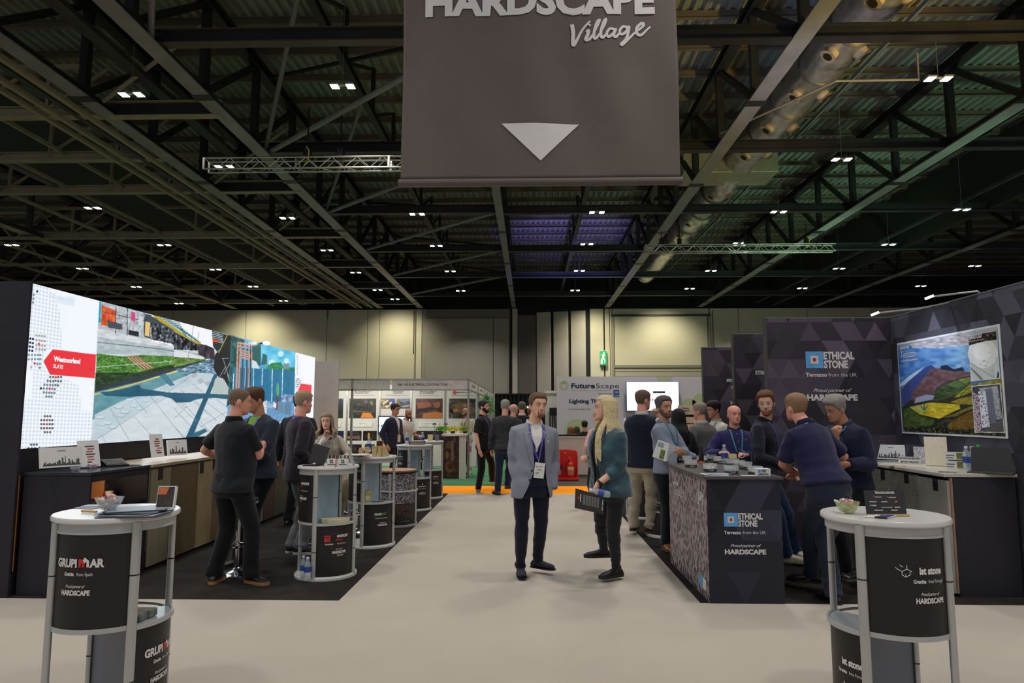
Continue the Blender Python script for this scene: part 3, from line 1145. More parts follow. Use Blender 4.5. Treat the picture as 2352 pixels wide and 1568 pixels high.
 def box_on(name,x,z,w_,h_,m,off=.008,th=.004,parent=root,src=None,tilt=0.0):
  c=on(x,z,off,src=src)
  ux=tor((x+.01,0,z))-tor((x,0,z))
  uz=tor((x,0,z+.01))-tor((x,0,z))
  ux/=np.linalg.norm(ux)
  uz/=np.linalg.norm(uz)
  if tilt:
   ux,uz=ux*math.cos(tilt)+uz*math.sin(tilt),uz*math.cos(tilt)-ux*math.sin(tilt)
  ny=np.cross(uz,ux)
  q=MB()
  q.bar(c-uz*h_/2,c+uz*h_/2,w_,th,up=tuple(ny))
  o=q.build(name,m,parent,world=False)
  return o,c,ux,uz,-ny
 if(top or{}).get('collarmat'):
  cm=top['collarmat']
  q=MB()
  zc=1.505
  ring=[]
  for k in range(25):
   a=math.pi*(-.5)+.30+(2*math.pi-.60)*k/24
   ring.append(a)
  v=[]
  f=[]
  rr=.064 if fem else.071
  for a in ring:
   ca,sa=math.cos(a),math.sin(a)
   drop=max(0,-sa)*.018
   for r2,dz in((rr-.003,-.030),(rr-.004,.018-drop),(rr+.003,.020-drop),(rr+.014,-.022-max(0,-sa)**3*.035)):
    v.append(tuple(tor((r2*ca,.014+r2*.95*sa,zc+dz-max(0,-sa)*.016))*s))
  for i in range(len(ring)-1):
   for j in range(3):
    f.append((i*4+j,(i+1)*4+j,(i+1)*4+j+1,i*4+j+1))
  q.add(v,f)
  co_=q.build('collar',cm,root,True,world=False)
  sf=co_.modifiers.new('s','SOLIDIFY')
  sf.thickness=.003
 if(top or{}).get('placket'):
  pl=top['placket']
  strip('placket',[(0,1.455),(0,pl.get('to',1.05))],.026,pl['mat'],.0035,.003)
  if pl.get('buttons'):
   z=1.43
   while z>pl.get('to',1.05):
    c=on(0,z,.007)
    q=MB()
    q.ellipsoid(tuple(c),(.005,.003,.005),8,5)
    q.build('button',pl['buttons'],root,True,world=False)
    z-=.09
 if lanyard:
  lm=lanyard
  bz=lanyard['z']if isinstance(lanyard,dict)else 1.14
  lm=lanyard['mat']if isinstance(lanyard,dict)else lanyard
  bx=lanyard.get('x',0.0)if isinstance(lanyard,dict)else 0.0
  lo_=strip('lanyard',[(-.070,1.478),(-.062,1.38),(-.04,1.27),(bx-.004,bz+.02)],.017,lm,.006)
  strip('lanyard_strap',[(.070,1.478),(.062,1.38),(.04,1.27),(bx+.004,bz+.02)],.017,lm,.006,parent=lo_)
  strip('lanyard_back',[(-.070,1.47),(-.045,1.497),(0,1.505),(.045,1.497),(.070,1.47)],.018,lm,.006,back=True,parent=lo_)
  q=MB()
  q.tube([on(bx,bz+.022,.008),on(bx,bz,.010)],.004,8)
  q.build('clip',mat('chrome',(200,200,205),.15,1.0,.03),lo_,True,world=False)
  if badge:
   bo,c,ux,uz,ny=box_on('badge',bx+.012,bz-.076,.10,.145,mat('badge_card',(224,220,214),.4,var=.03),.012,.003,tilt=-.06)
   if badge!='plain':
    pl=lambda a,b_:Vector((c+ux*a+uz*b_+ny*.0024).tolist())
    q=MB()
    for(a,b_,w_,h_)in((-.028,.034,.024,.006),(.006,.036,.038,.005),(-.004,.010,.040,.003),(-.004,.002,.050,.003),(-.020,-.024,.036,.007),(-.022,-.036,.028,.002)):
     q.add([pl(a-w_/2,b_-h_/2),pl(a+w_/2,b_-h_/2),pl(a+w_/2,b_+h_/2),pl(a-w_/2,b_+h_/2)],[(0,1,2,3)])
    q.build('print',mat('ink_grey',(88,86,88),.6),bo,world=False)
 if belt:
  q=MB()
  an=np.linspace(0,2*math.pi,48,endpoint=False)
  v,f=[],[]
  zb=belt.get('z',1.0)
  rx=np.interp(zb,[a[0]for a in SEC],[a[3]for a in SEC])+.018
  ry=np.interp(zb,[a[0]for a in SEC],[a[4]for a in SEC])+.018
  cy=np.interp(zb,[a[0]for a in SEC],[a[2]for a in SEC])
  for a in an:
   C,S_=math.cos(a),math.sin(a)
   for z in(zb-.017,zb+.017):
    v.append(tuple(tor((rx*math.copysign(abs(C)**.86,C),cy+ry*math.copysign(abs(S_)**.86,S_),z))*s))
  for i in range(48):
   j=(i+1)%48
   f.append((2*i,2*j,2*j+1,2*i+1))
  q.add(v,f)
  bo=q.build('belt',belt['mat'],root,True,world=False)
  sf=bo.modifiers.new('s','SOLIDIFY')
  sf.thickness=.004
 if glasses:
  gmx=glasses['mat']
  q=MB()
  for sd in(1,-1):
   ring=[]
   for k in range(17):
    a=2*math.pi*k/16
    C,S_=math.cos(a),math.sin(a)
    ring.append(hq((sd*.032+.0245*math.copysign(abs(C)**.8,C),-.106+.010*(abs(sd*.032+.0245*C)/.055)**2,.001+.0185*math.copysign(abs(S_)**.8,S_)))[0])
   q.tube(ring,.0020*s,6)
   q.tube([hq((sd*.056,-.100,.006))[0],hq((sd*.074,-.06,.006))[0],hq((sd*.080,.0,.006))[0],hq((sd*.080,.02,-.008))[0]],.0019*s,6)
  q.tube([hq((-.009,-.108,.006))[0],hq((0,-.110,.008))[0],hq((.009,-.108,.006))[0]],.0018*s,6)
  q.build('glasses',gmx,root,True,world=False)
 if watch:
  A=arms[watch['arm']]
  c=A['w']-A['fd']*.022
  q=MB()
  t=A['fd']
  P_=[c-t*.011,c+t*.011]
  q.tube([p*s for p in P_],.0345*s,18,up=A['n'])
  wo=q.build('watch_strap',watch['mat'],root,True,world=False)
  q=MB()
  nn=-A['n']-t*(-A['n']@t)
  nn/=np.linalg.norm(nn)
  q.bar((c+nn*.034)*s-t*.018*s,(c+nn*.034)*s+t*.018*s,.034*s,.009*s,up=tuple(nn))
  q.build('watch_face',mat('watch_glass',(22,22,26),.1),wo,world=False)
 info=dict(root=root,arms=arms,legs=lg,s=s,tor=tor,on=on,strip=strip,box_on=box_on,hq=hq,body=body)
 if extra:
  extra(info)
 M_=np.array(chain(root))
 tp=(M_@np.append(hq((0,0,.119+(.01 if hair else 0)))[0],1))[:3]
 ct=(M_@np.append(hcen*s,1))[:3]
 print('PERSON',label[:38],'top',PRJ(tp)[0].round(0),'ctr',PRJ(ct)[0].round(0),'wrists',[PRJ((M_@np.append(A['w']*s,1))[:3])[0].round(0).tolist()for A in arms.values()],'ank',[PRJ((M_@np.append(l['an']*s,1))[:3])[0].round(0).tolist()for l in lg.values()])
 return info
# ===== t
def struct(name,mb,m,parent=None,**k):
 o=mb.build(name,m,parent,**k)
 if parent is None:
  o['kind']='structure'
 return o
WY=52.0
WH=9.62
M_floor=mat('hall_floor',(112,106,98),.55,var=.10,scale=1.2)
M_aisle=mat('aisle_carpet',(180,171,160),.95,var=.045,scale=.9,bump=.25,bscale=320,spec=.1)
M_black=mat('black_carpet',(50,46,44),.95,var=.16,scale=5,bump=.5,bscale=260,spec=.08)
fl=struct('floor',MB().box(-45,45,-12,60,-.12,-.012),M_floor)
a=MB().box(-45,45,-12,6.045,-.012,0).box(-1.65,1.445,6.045,14.0,-.012,0)
struct('aisle_carpet',a,M_aisle,fl,label='pale grey carpet of the aisle')
struct('stand_carpet',MB().box(-9.5,-1.652,6.047,14.0,-.012,0),M_black,fl,label='black carpet under the left stand')
struct('stand_carpet',MB().box(1.447,9.5,6.047,14.0,-.012,0),M_black,fl,label='black carpet under the right stand')
struct('orange_carpet',MB().box(-14,14,14.002,15.45,-.012,0),mat('orange_carpet',(255,152,26),.9,var=.05,scale=2,bump=.2,bscale=300,spec=.1),fl,label='orange carpet strip')
struct('green_carpet',MB().box(-14,.25,15.452,30,-.012,0),mat('green_carpet',(74,122,86),.95,var=.06,scale=2,bump=.2,bscale=300,spec=.1),fl,label='green carpet')
struct('grey_carpet',MB().box(.252,14,15.452,30,-.012,0),mat('dark_grey_carpet',(84,78,72),.95,var=.06,scale=2,bump=.2,bscale=300,spec=.1),fl,label='dark grey carpet')
M_seam=mat('carpet_seam',(152,144,134),.9)
for y in(2.2,4.15):
 struct('carpet_seam',MB().box(-6,6,y,y+.012,-.002,.0012),M_seam,fl)
M_wall=mat('pale_wall',(206,202,178),.8,var=.05,scale=.35,spec=.2)
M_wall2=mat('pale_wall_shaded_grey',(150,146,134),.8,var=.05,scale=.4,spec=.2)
bw=struct('wall_back',MB().box(-45,45,WY+.05,WY+.4,0,WH),mat('wall_core',(120,117,108),.9))
struct('wall_upper',MB().box(-45,45,WY+1.2,WY+1.4,WH-.5,12.8),mat('upper_dark',(40,40,38),.9),bw)
def wallpanel(x0,x1,z0=0.0,z1=WH,y=WY,m=None,lab=None):
 return struct('wall_panel',MB().box(x0+.02,x1-.02,y-.06,y+.05,z0,z1-.02),m or M_wall,bw,bevel=.01,label=lab)
def wx(px,py=850):
 return W(px,py,y=WY-.06).x
xs=[-45,-40,-35,wx(390),wx(560),wx(748),wx(842),wx(870),wx(968)]
for q0,q1 in zip(xs[:-1],xs[1:]):
 wallpanel(q0,q1)
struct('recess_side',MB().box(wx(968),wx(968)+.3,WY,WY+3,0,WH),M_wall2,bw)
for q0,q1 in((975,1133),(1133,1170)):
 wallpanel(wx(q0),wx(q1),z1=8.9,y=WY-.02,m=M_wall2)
M_leaf=mat('folding_wall_leaf',(176,171,158),.6,var=.04,scale=.5)
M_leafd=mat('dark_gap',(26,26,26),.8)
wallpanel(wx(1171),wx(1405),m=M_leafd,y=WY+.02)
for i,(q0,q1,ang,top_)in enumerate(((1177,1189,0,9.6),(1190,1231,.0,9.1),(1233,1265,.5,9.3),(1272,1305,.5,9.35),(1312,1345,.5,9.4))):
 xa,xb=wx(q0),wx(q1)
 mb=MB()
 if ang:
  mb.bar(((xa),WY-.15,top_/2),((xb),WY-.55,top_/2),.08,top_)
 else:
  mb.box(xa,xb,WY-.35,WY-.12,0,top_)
 o=mb.build('folding_wall_leaf',M_leaf if i!=1 else mat('leaf_shadow',(92,88,82),.8),bevel=.01)  # the wide leaf has shade put into its base colour
 tag(o,['narrow pale leaf of the folding wall beside the dark recess','wide leaf of the folding wall coloured as in shadow','first slanted pale leaf of the folding wall','second slanted pale leaf of the folding wall','slanted pale leaf of the folding wall nearest the exit sign'][i],'folding wall','parked leaves of the folding wall')
wallpanel(wx(1356),wx(1388),m=M_wall)
wallpanel(wx(1390),wx(1402),m=M_wall)
dx0,dx1=wx(1408),wx(1632)
wallpanel(wx(1402),dx0,m=M_wall)
wallpanel(dx0,dx1,z0=9.12,m=M_wall)
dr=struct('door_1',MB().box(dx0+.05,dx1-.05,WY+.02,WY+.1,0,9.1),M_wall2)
dr['label']='tall pale roller shutter door in the end wall'
zt=W(1500,842,y=WY).z
struct('shutter_curtain',MB().box(dx0+.15,dx1-.15,WY-.04,WY+.02,zt,9.0),mat('shutter',(206,202,176),.6,var=.03,scale=.5),dr)
for k in range(1,3):
 struct('shutter_slat',MB().box(dx0+.15,dx1-.15,WY-.05,WY-.03,zt+k*.03-.02,zt+k*.03),M_wall2,dr)
for i in range(14):
 z0=i*zt/14
 struct('door_panel',MB().box(dx0+.15,dx1-.15,WY-.03,WY+.03,z0+.02,z0+zt/14-.02),mat('shutter_lower',(176,172,152),.6,var=.03),dr)
struct('shutter_rail',MB().box(dx0+.1,dx1-.1,WY-.12,WY-.02,zt-.08,zt+.12),mat('rail_grey',(138,138,120),.5),dr)
struct('shutter_box',MB().box(dx0-.1,dx1+.1,WY-.2,WY-.05,9.0,9.14),mat('rail_dark',(52,50,44),.5),dr)
for x in(dx0,dx1):
 struct('door_guide',MB().box(x-.1,x+.1,WY-.16,WY+.04,0,9.1),mat('guide',(150,146,128),.5),dr)
for q0,q1 in((1634,1700),(1700,1860),(1860,2010),(2010,2200),(2200,2400),(2400,2700)):
 wallpanel(wx(q0),wx(q1))
M_pipe=mat('painted_pipe',(120,114,96),.5)
for i,(q,z0,z1)in enumerate(((949,6.2,9.5),(953,3.2,9.5),(1640,0,9.4),(750,8.9,9.6))):
 o=MB().tube([(wx(q),WY-.12,z0),(wx(q),WY-.12,z1)],.035,8).build('conduit_pipe',M_pipe,smooth=True)
 tag(o,['thin conduit pipe high on the lit wall panel, left of the pair','longer thin conduit pipe on the lit wall panel, right of the pair','vertical pipe beside the roller shutter door','short black conduit stub above the left wall'][i],'pipe')
ex=thing('exit_sign','illuminated green running man exit sign on the end wall','sign',(wx(1384.5,822),WY-.3,W(1384,822,y=WY-.3).z))
ex_o=ex.location
MB().box(ex_o.x-.24,ex_o.x+.26,WY-.40,WY-.08,ex_o.z-.56,ex_o.z+.56).build('sign_box',mat('sign_case',(180,190,178),.5),ex,bevel=.02)
MB().box(ex_o.x-.22,ex_o.x+.24,WY-.415,WY-.40,ex_o.z-.52,ex_o.z+.52).build('sign_face',mat('exit_green',(20,150,70),.4,emit=1.0),ex)
pg=MB()
yy=WY-.43
pz_=lambda a,b:(ex_o.x+a,yy,ex_o.z+b)
pg.ellipsoid(pz_(.06,.36),(.06,.008,.07),10,6)
pg.bar(pz_(.02,.28),pz_(-.02,.02),.12,.01,up=(0,1,0))
pg.bar(pz_(.0,.02),pz_(.12,-.18),.08,.01,up=(0,1,0));pg.bar(pz_(.12,-.18),pz_(.10,-.38),.06,.01,up=(0,1,0))
pg.bar(pz_(-.02,.02),pz_(-.10,-.10),.08,.01,up=(0,1,0))
pg.bar(pz_(.0,.24),pz_(.15,.14),.05,.01,up=(0,1,0));pg.bar(pz_(-.0,.24),pz_(-.14,.20),.05,.01,up=(0,1,0))
pg.bar(pz_(-.12,-.46),pz_(-.12,-.14),.13,.01,up=(0,1,0))
pg.build('running_man',mat('exit_white',(225,255,235),.4,emit=1.6),ex)
struct('wall_left',MB().box(-45.2,-44.8,12,53,0,12.6),mat('side_wall',(120,117,106),.85))
struct('wall_right',MB().box(44.8,45.2,12,53,0,12.6),mat('side_wall',(120,117,106)))
M_deck=mat('roof_deck',(138,144,136),.5,metal=.2,var=.18,scale=2.5,stretch=(4,.4,1))
ZD=12.6
mb=MB()
pitch_=.30
n=int(96/pitch_)
v=[]
ys=(2.0,20.0,38.0,54.0)
prof=((0,0),(.10,0),(.15,.10),(.25,.10))
for i in range(n):
 for dx,dz in prof:
  for y in ys:
   v.append((-48+i*pitch_+dx,y,ZD+dz))
f=[]
k=len(ys)
for i in range(n*4-1):
 for j in range(k-1):
  f.append((i*k+j,i*k+j+1,(i+1)*k+j+1,(i+1)*k+j))
mb.add(v,f)
ceil=struct('ceiling',mb,M_deck)
MB().box(-48,48,2,54,ZD+.16,ZD+.3).build('roof_slab',mat('roof_slab',(60,60,58),.9),ceil)
M_purl=mat('purlin_steel',(104,96,82),.6,var=.15,scale=1)
y=6.5
while y<52:
 MB().ibeam((-46,y,ZD-.11),(46,y,ZD-.11),.12,.22,.02).build('purlin',M_purl,ceil)
 y+=1.62
M_blk=mat('black_steel',(38,38,38),.5,var=.25,scale=1.5,spec=.4)
M_gry=mat('grey_steel',(126,128,128),.45,var=.14,scale=1.5,spec=.4)
M_crm=mat('cream_steel',(150,142,118),.55,var=.12,scale=1.5,spec=.3)
M_dgr=mat('dark_grey_steel',(62,64,66),.5,var=.14,scale=1.5,spec=.3)
ZB=9.66
ORD=['first','second','third','fourth','fifth','sixth','seventh','eighth','ninth','tenth']
def girder(x,label,mflange,y0=4,y1=51.5,zb=ZB,zt=12.2,fw=.42,step=3.2,mw=None,off=0.0):
 t=thing('lattice_girder',label,'roof girder',(x,y0,zb),0,None)
 mw=mw or M_blk
 q=MB()
 q.bar((x,y0,zb),(x,y1,zb),fw,.04)
 q.build('bottom_flange',mflange,t)
 MB().bar((x,y0,zb+.15),(x,y1,zb+.15),.04,.26).build('bottom_web',mw,t)
 MB().ibeam((x,y0,zt),(x,y1,zt),fw*.8,.3).build('top_chord',mw,t)
 k=0
 y=4.1+off
 while y<y1:
  if y>y0:
   MB().bar((x,y,zb),(x,y,zt),.2,.2,up=(0,1,0)).build('vertical',mw,t)
   MB().bar((x,y+step,zt),(x,y,zb+.1),.16,.14,up=(1,0,0)).build('diagonal',mw,t)
   if k%2==0:
    MB().box(x-fw*.62,x+fw*.62,y-.15,y+.15,zb-.035,zb-.02).build('splice_plate',mw,t)
  y+=step
  k+=1
 return t
girder(-8.33,'grey flanged lattice girder left of the hanging banner',M_gry,off=-.4)
girder(-11.45,'grey flanged lattice girder beside the bundle of pale rails',M_gry,off=-.4)
girder(-1.2,'lattice girder running down the middle behind the banner',M_gry,fw=.30)
girder(5.9,'lattice girder just right of the banner',M_gry,off=.3)
girder(12.9,'black lattice girder right of the silver duct',M_gry,off=.3)
girder(21.5,'far right lattice girder',M_gry,off=.3)
girder(-22.7,'cream lattice girder at the far left above the stand',M_crm,mw=M_dgr)
girder(-31.5,'outermost left lattice girder',M_crm,mw=M_dgr)
for i,(x,z,w_,m)in enumerate(((-11.95,9.62,.14,M_crm),(-12.3,9.70,.16,M_dgr),(-12.75,9.62,.14,M_crm),(-13.15,9.62,.12,M_crm),(-14.9,9.9,.07,M_crm),(-10.4,10.6,.35,M_dgr),(-17.0,9.9,.07,M_crm),(-19.5,9.8,.07,M_crm),(-25.5,9.8,.09,M_crm),(-28.4,9.8,.09,M_crm),(14.2,10.3,.07,M_dgr),(17.0,9.9,.09,M_dgr),(9.9,11.8,.06,M_gry))):
 o=MB().bar((x,6,z),(x,51,z),w_,.12).build('roof_rail',m)
 tag(o,['pale rail right beside the grey girder','dark cable tray between the pale rails','pale rail in the middle of the bundle','outer pale rail of the bundle','thin rail left of the rail bundle','wide dark cable tray between the two grey girders','thin rail in front of the grey bulkhead','thin rail below the grey bulkhead','rail beyond the cream girder','outermost thin rail at the far left','thin dark rail right of the black girder','dark rail before the black bulkhead','thin grey rail above the silver duct'][i],'rail','rails running along the roof')
o=MB().box(-17.6,-17.3,12,51.5,9.9,12.35).build('bulkhead',mat('bulkhead_grey',(92,94,94),.7,var=.06,scale=.3))
tag(o,'long dark grey bulkhead panel hanging under the left roof','bulkhead')
o=MB().box(18.2,18.5,12,51.5,9.7,12.35).build('bulkhead',mat('bulkhead_black',(30,31,31),.7,var=.06,scale=.3))
tag(o,'long black bulkhead panel hanging under the right roof','bulkhead')
def cross(x0,x1,y,z,m,label,w_=.26,h=.30,mf=None):
 t=thing('cross_beam',label,'cross beam',((x0+x1)/2,y,z))
 MB().bar((x0,y,z+h/2),(x1,y,z+h/2),.03,h).build('web',m,t)
 MB().bar((x0,y,z),(x1,y,z),w_,.03).bar((x0,y,z+h),(x1,y,z+h),w_,.03).build('flange',mf or m,t)
 return t
for i,y in enumerate((14.2,20.5,27.0,33.5,40.0,46.5)):
 cross(-1.2,34,y,9.66,M_blk,'%s black cross beam right of the centre, counted from the camera'%ORD[i],mf=M_blk if i<3 else M_dgr)
 if i:
  cross(-8.33,-1.2,y-.1,9.68,M_blk,'%s black cross beam left of the centre, counted from the camera'%ORD[i-1])
cross(-8.33,-1.2,14.2,9.75,M_blk,'nearest brown tubular tie left of the banner',mf=mat('brown_steel',(70,62,54),.5))
for i,y in enumerate((17.6,24.0,30.4,36.8,43.2,49.6)):
 cross(-11.45,-8.33,y,9.64,M_blk,'%s short black strut between the two left girders, counted from the camera'%ORD[i],h=.4,mf=M_crm)
for i,(y,xl)in enumerate(((17.6,-22.5),(20.8,-22.5),(24.0,-22.5),(30.4,-22.5),(37.0,-22.5),(43.4,-31.5),(49.0,-31.5))):
 cross(xl,-11.7,y,9.66,M_crm,'%s cream cross beam under the left roof, counted from the camera'%ORD[i],h=.26)
 for kx in(-13.6,-16.2,-19.0):
  pass
t=thing('roof_bracing','pale lattice of hangers and braces above the left cross beams','bracing',(-16,20,10))
for y in(17.6,20.8,24.0,30.4,37.0,43.4):
 MB().bar((-22.5,y,11.1),(-12,y,11.1),.1,.12).build('upper_rail',M_crm,t)
 for kx in(-13.2,-15.4,-19.2,-21.2):
  MB().bar((kx,y,9.8),(kx,y,11.1),.09,.09,up=(0,1,0)).build('hanger',M_crm,t)
  MB().bar((kx,y,9.9),(kx+1.6,y,11.0),.07,.07,up=(0,1,0)).build('brace',M_crm,t)
t=thing('roof_bracing','cream lattice of braces above the far left of the stand','bracing',(-27,30,10))
for y in(30.4,36,41,46):
 MB().bar((-32,y,9.7),(-22.7,y,9.7),.12,.14).build('lower_rail',M_crm,t)
 MB().bar((-32,y,10.9),(-22.7,y,10.9),.1,.12).build('upper_rail',M_crm,t)
 for kx in(-31,-28.6,-26.2,-23.8):
  MB().bar((kx,y,9.7),(kx+1.1,y,10.9),.08,.08,up=(0,1,0)).bar((kx+1.1,y,10.9),(kx+2.2,y,9.7),.08,.08,up=(0,1,0)).build('brace',M_crm,t)
t=thing('tie_rods','long slanting grey tie rods left of the banner','tie rods',(-4.8,18,9.7))
for y in(20.5,26.9,33.3,39.7,46.1):
 MB().tube([(-8.2,y,9.75),(-1.3,y-6.3,9.75)],.075,8).build('rod',M_gry,t,True)
 MB().tube([(-8.2,y-.2,12.1),(-1.3,y-6.3,9.9)],.06,8).build('rod',M_blk,t,True)
for y in(14.0,20.5,26.9):
 MB().tube([(-8.3,y,9.8),(-8.3+2.6,y-4.6,12.3)],.07,8).build('rod',M_gry,t,True)
 MB().tube([(-8.3,y+3,12.2),(-11.4,y+3.2,9.9)],.06,8).build('rod',M_crm,t,True)
for gi,(x0,lab)in enumerate(((-4.9,'dark trusswork rising behind the left of the banner'),(2.4,'dark trusswork rising behind the right of the banner'))):
 t=thing('inner_truss',lab,'roof truss',(x0,20,11))
 for y in np.arange(14,50,3.2):
  MB().bar((x0,y,10.9),(x0,y,12.4),.12,.12,up=(0,1,0)).build('post',M_blk,t)
  MB().bar((x0,y,10.9),(x0,y+3.2,12.4),.1,.1,up=(1,0,0)).build('brace',M_blk,t)
 MB().ibeam((x0,12,10.9),(x0,51,10.9),.2,.22).build('lower_chord',M_blk,t)
M_sil=mat('silver_foil',(214,212,206),.33,.85,.22,3.2,bump=1.0,bscale=3.2)
M_noz=mat('nozzle_cream',(196,178,142),.5,var=.12)
t=thing('ventilation_duct','large silver foil wrapped ventilation duct under the right roof','duct',(8.6,20,11.2))
DX=8.1
zc=11.25
P=[]
rad=[]
for y in np.arange(9,47.5,.35):
 P.append((DX+.02*math.sin(y*2.1),y,zc+.02*math.sin(y*1.3)))
 rad.append(.60+.022*math.sin(y*6.0)+.012*math.sin(y*13.0+1))
MB().tube(P[:48],rad[:48],28).build('duct_pipe',M_sil,t,True)
MB().tube(P[50:],[r_*.95 for r_ in rad[50:]],28).build('duct_pipe',M_sil,t,True)
MB().box(5.9,9.5,25.4,27.0,10.75,11.75).build('duct_box',mat('duct_box_cream',(168,162,140),.45,.3,.15,2,bump=.3,bscale=5),t,bevel=.03)
for y in(10.5,13.5,16.2,18.2,20.4,22.6,29,31.4,34,37):
 MB().tube([(DX,y,zc),(DX,y+.02,zc)],.655,28,up=(0,0,1)).build('duct_band',mat('band_dark',(120,116,108),.4,.8),t)
for y in(14.5,16.8,19.1,21.4,23.7,28.2,30.3,32.4,34.5,36.6):
 for sd in(-1,1):
  d=Vector((sd*.62,0,-.78)).normalized()
  c=Vector((DX,y,zc))+d*.52
  nz=MB()
  nz.tube([c,c+d*.18,c+d*.22],[.20,.17,.21],16,up=(0,1,0))
  no=nz.build('nozzle',M_noz,t,True)
  MB().tube([c+d*.215,c+d*.235],[.12,.12],14,up=(0,1,0)).build('nozzle_opening',mat('nozzle_dark',(40,34,28),.7),no)
t=thing('sprinkler_pipe','thin cream pipe hanging from a dropper beside the silver duct','pipe',(9,17,9.8))
p0,p1=W(1920,186,z=9.9),W(2110,183,z=9.9)
MB().tube([p0+Vector((-2.0,3.2,0)),p0,p1,p1+Vector((0,0,.7))],.03,8).build('pipe_run',M_crm,t,True)
M_alu=mat('aluminium',(186,182,172),.35,.9,.1,4)
def box_truss(label,p0,p1,s_=.30,step=.34):
 t=thing('lighting_truss',label,'truss',p0)
 p0,p1=Vector(p0),Vector(p1)
 L=(p1-p0).length
 d=(p1-p0)/L
 a=Vector((-d.y,d.x,0))*s_/2
 b=Vector((0,0,s_/2))
 for sa in(-1,1):
  for sb in(-1,1):
   MB().tube([p0+a*sa+b*sb,p1+a*sa+b*sb],.026,8).build('chord',M_alu,t,True)
 n_=int(L/step)
 for sa in(-1,1):
  q=MB()
  for i in range(n_):
   s0=-1 if i%2 else 1
   q.tube([p0+d*(i*L/n_)+a*sa+b*s0,p0+d*((i+1)*L/n_)+a*sa-b*s0],.012,5)
  q.build('lacing',M_alu,t,True)
 q=MB()
 for i in range(n_):
  s0=-1 if i%2 else 1
  q.tube([p0+d*(i*L/n_)+a*s0-b,p0+d*((i+1)*L/n_)-a*s0-b],.012,5)
 q.build('lacing',M_alu,t,True)
 for i in range(int(L/2.5)+1):
  c=p0+d*min(L,i*2.5)
  for k in(-1,1):
   MB().bar(c+a*1.05*k-b*1.05,c+a*1.05*k+b*1.05,.05,.05,up=(0,1,0)).build('coupler',M_alu,t)
 return t
box_truss('silver lighting truss hanging left of the banner',(-8.75,17.7,8.3),(-1.5,17.7,8.3))
box_truss('silver lighting truss hanging right of the banner',(5.15,30.0,8.9),(13.5,30.0,8.9),.32,.36)
M_hoist=mat('hoist_black',(18,18,18),.4)
M_yel=mat('hoist_yellow',(214,186,40),.5)
for i,(x,y,z,zt_)in enumerate(((-6.0,17.7,8.45,9.9),(-5.1,17.7,8.45,9.9),(-2.6,17.7,8.45,9.9),(5.9,30,9.1,10.0),(6.7,30,9.1,10.0),(9.6,30,9.1,10.0),(12.3,30,9.1,10.0),(12.9,30,9.1,10.0))):
 t=thing('chain_hoist',['first hoist of the left truss, by the grey girder','second hoist of the left truss','third hoist of the left truss, nearest the banner','first hoist at the left end of the right truss','second hoist of the right truss','middle hoist of the right truss','fourth hoist of the right truss','last hoist at the right end of the right truss'][i],'chain hoist',(x,y,z),0,'chain hoists of the lighting trusses')
 MB().tube([(x,y,z+.1),(x,y,zt_)],.02,6).build('chain',M_hoist,t)
 MB().box(x-.09,x+.09,y-.1,y+.1,z,z+.28).build('motor',M_hoist,t,bevel=.02)
 MB().tube([(x,y-.11,z+.3),(x+.08,y-.11,z+.2),(x+.05,y-.11,z-.12),(x-.04,y-.11,z-.2)],.02,6).build('chain_bag',M_yel if i%2==0 else M_hoist,t)
M_led=mat('led_panel_lit',(255,250,240),.4,emit=30,var=.02)
M_lh=mat('lamp_housing',(120,120,116),.5)
lamps=[('first',[(302,218),(787,199),(2155,182)],9.25),('second',[(515,383),(1933,367)],9.25),('third',[(213,478),(660,501),(958,492),(1371,488),(1788,487),(2209,482)],9.25),('fourth',[(27,563),(377,563),(751,575),(1002,565),(1348,561),(1698,559),(2041,562)],9.25),('fifth',[(189,617),(495,619),(817,626),(1034,623),(1331,622),(1633,622),(1927,617),(2239,611)],9.25),('sixth',[(313,659),(581,658),(867,666),(1058,668),(1321,667),(1584,663),(1843,662),(2115,657)],9.25),('seventh',[(411,697),(651,691),(907,687)],9.25)]
proto=None
for rn,row,z in lamps:
 for i,(px,py)in enumerate(row):
  p=W(px,py,z=z)
  if proto is None:
   t=thing('high_bay_lamp','','ceiling lamp',(0,0,0),0)
   parts=[]
   for sd in(-1,1):
    h_=MB().box(sd*.30-.17,sd*.30+.17,-.20,.20,.01,.09).build('lamp_head',M_lh,t,bevel=.02)
    MB().box(sd*.30-.14,sd*.30+.14,-.17,.17,-.004,.010).build('led_panel',M_led,h_)
   MB().box(-.14,.14,-.05,.05,.03,.08).bar((0,0,.05),(0,0,(12.68-9.25)/.62),.012,.012,up=(0,1,0)).build('bracket',M_lh,t)
   proto=t
  else:
   t=proto.copy()
   COL.objects.link(t)
   for ch in list(proto.children):
    if ch.parent==proto:
     c=ch.copy()
     COL.objects.link(c)
     c.parent=t
     for g_ in list(ch.children):
      d_=g_.copy()
      COL.objects.link(d_)
      d_.parent=c
  t.location=p
  t.matrix_basis=Matrix.Translation(p)@Matrix.Scale(.62,4)
  t['label']='twin-panel high-bay lamp, %s from the left in the %s row from the camera'%(ORD[i],rn)
  t['group']='high-bay lamps under the roof'
BY=7.5
bl,br_,bz=-1.463,1.701,4.155
t=thing('hanging_banner','large dark brown hanging fabric banner with white lettering and a white triangle','banner',((bl+br_)/2,BY,bz))
us=np.linspace(0,1,90)
vs=np.linspace(0,1,60)
Zt=6.85
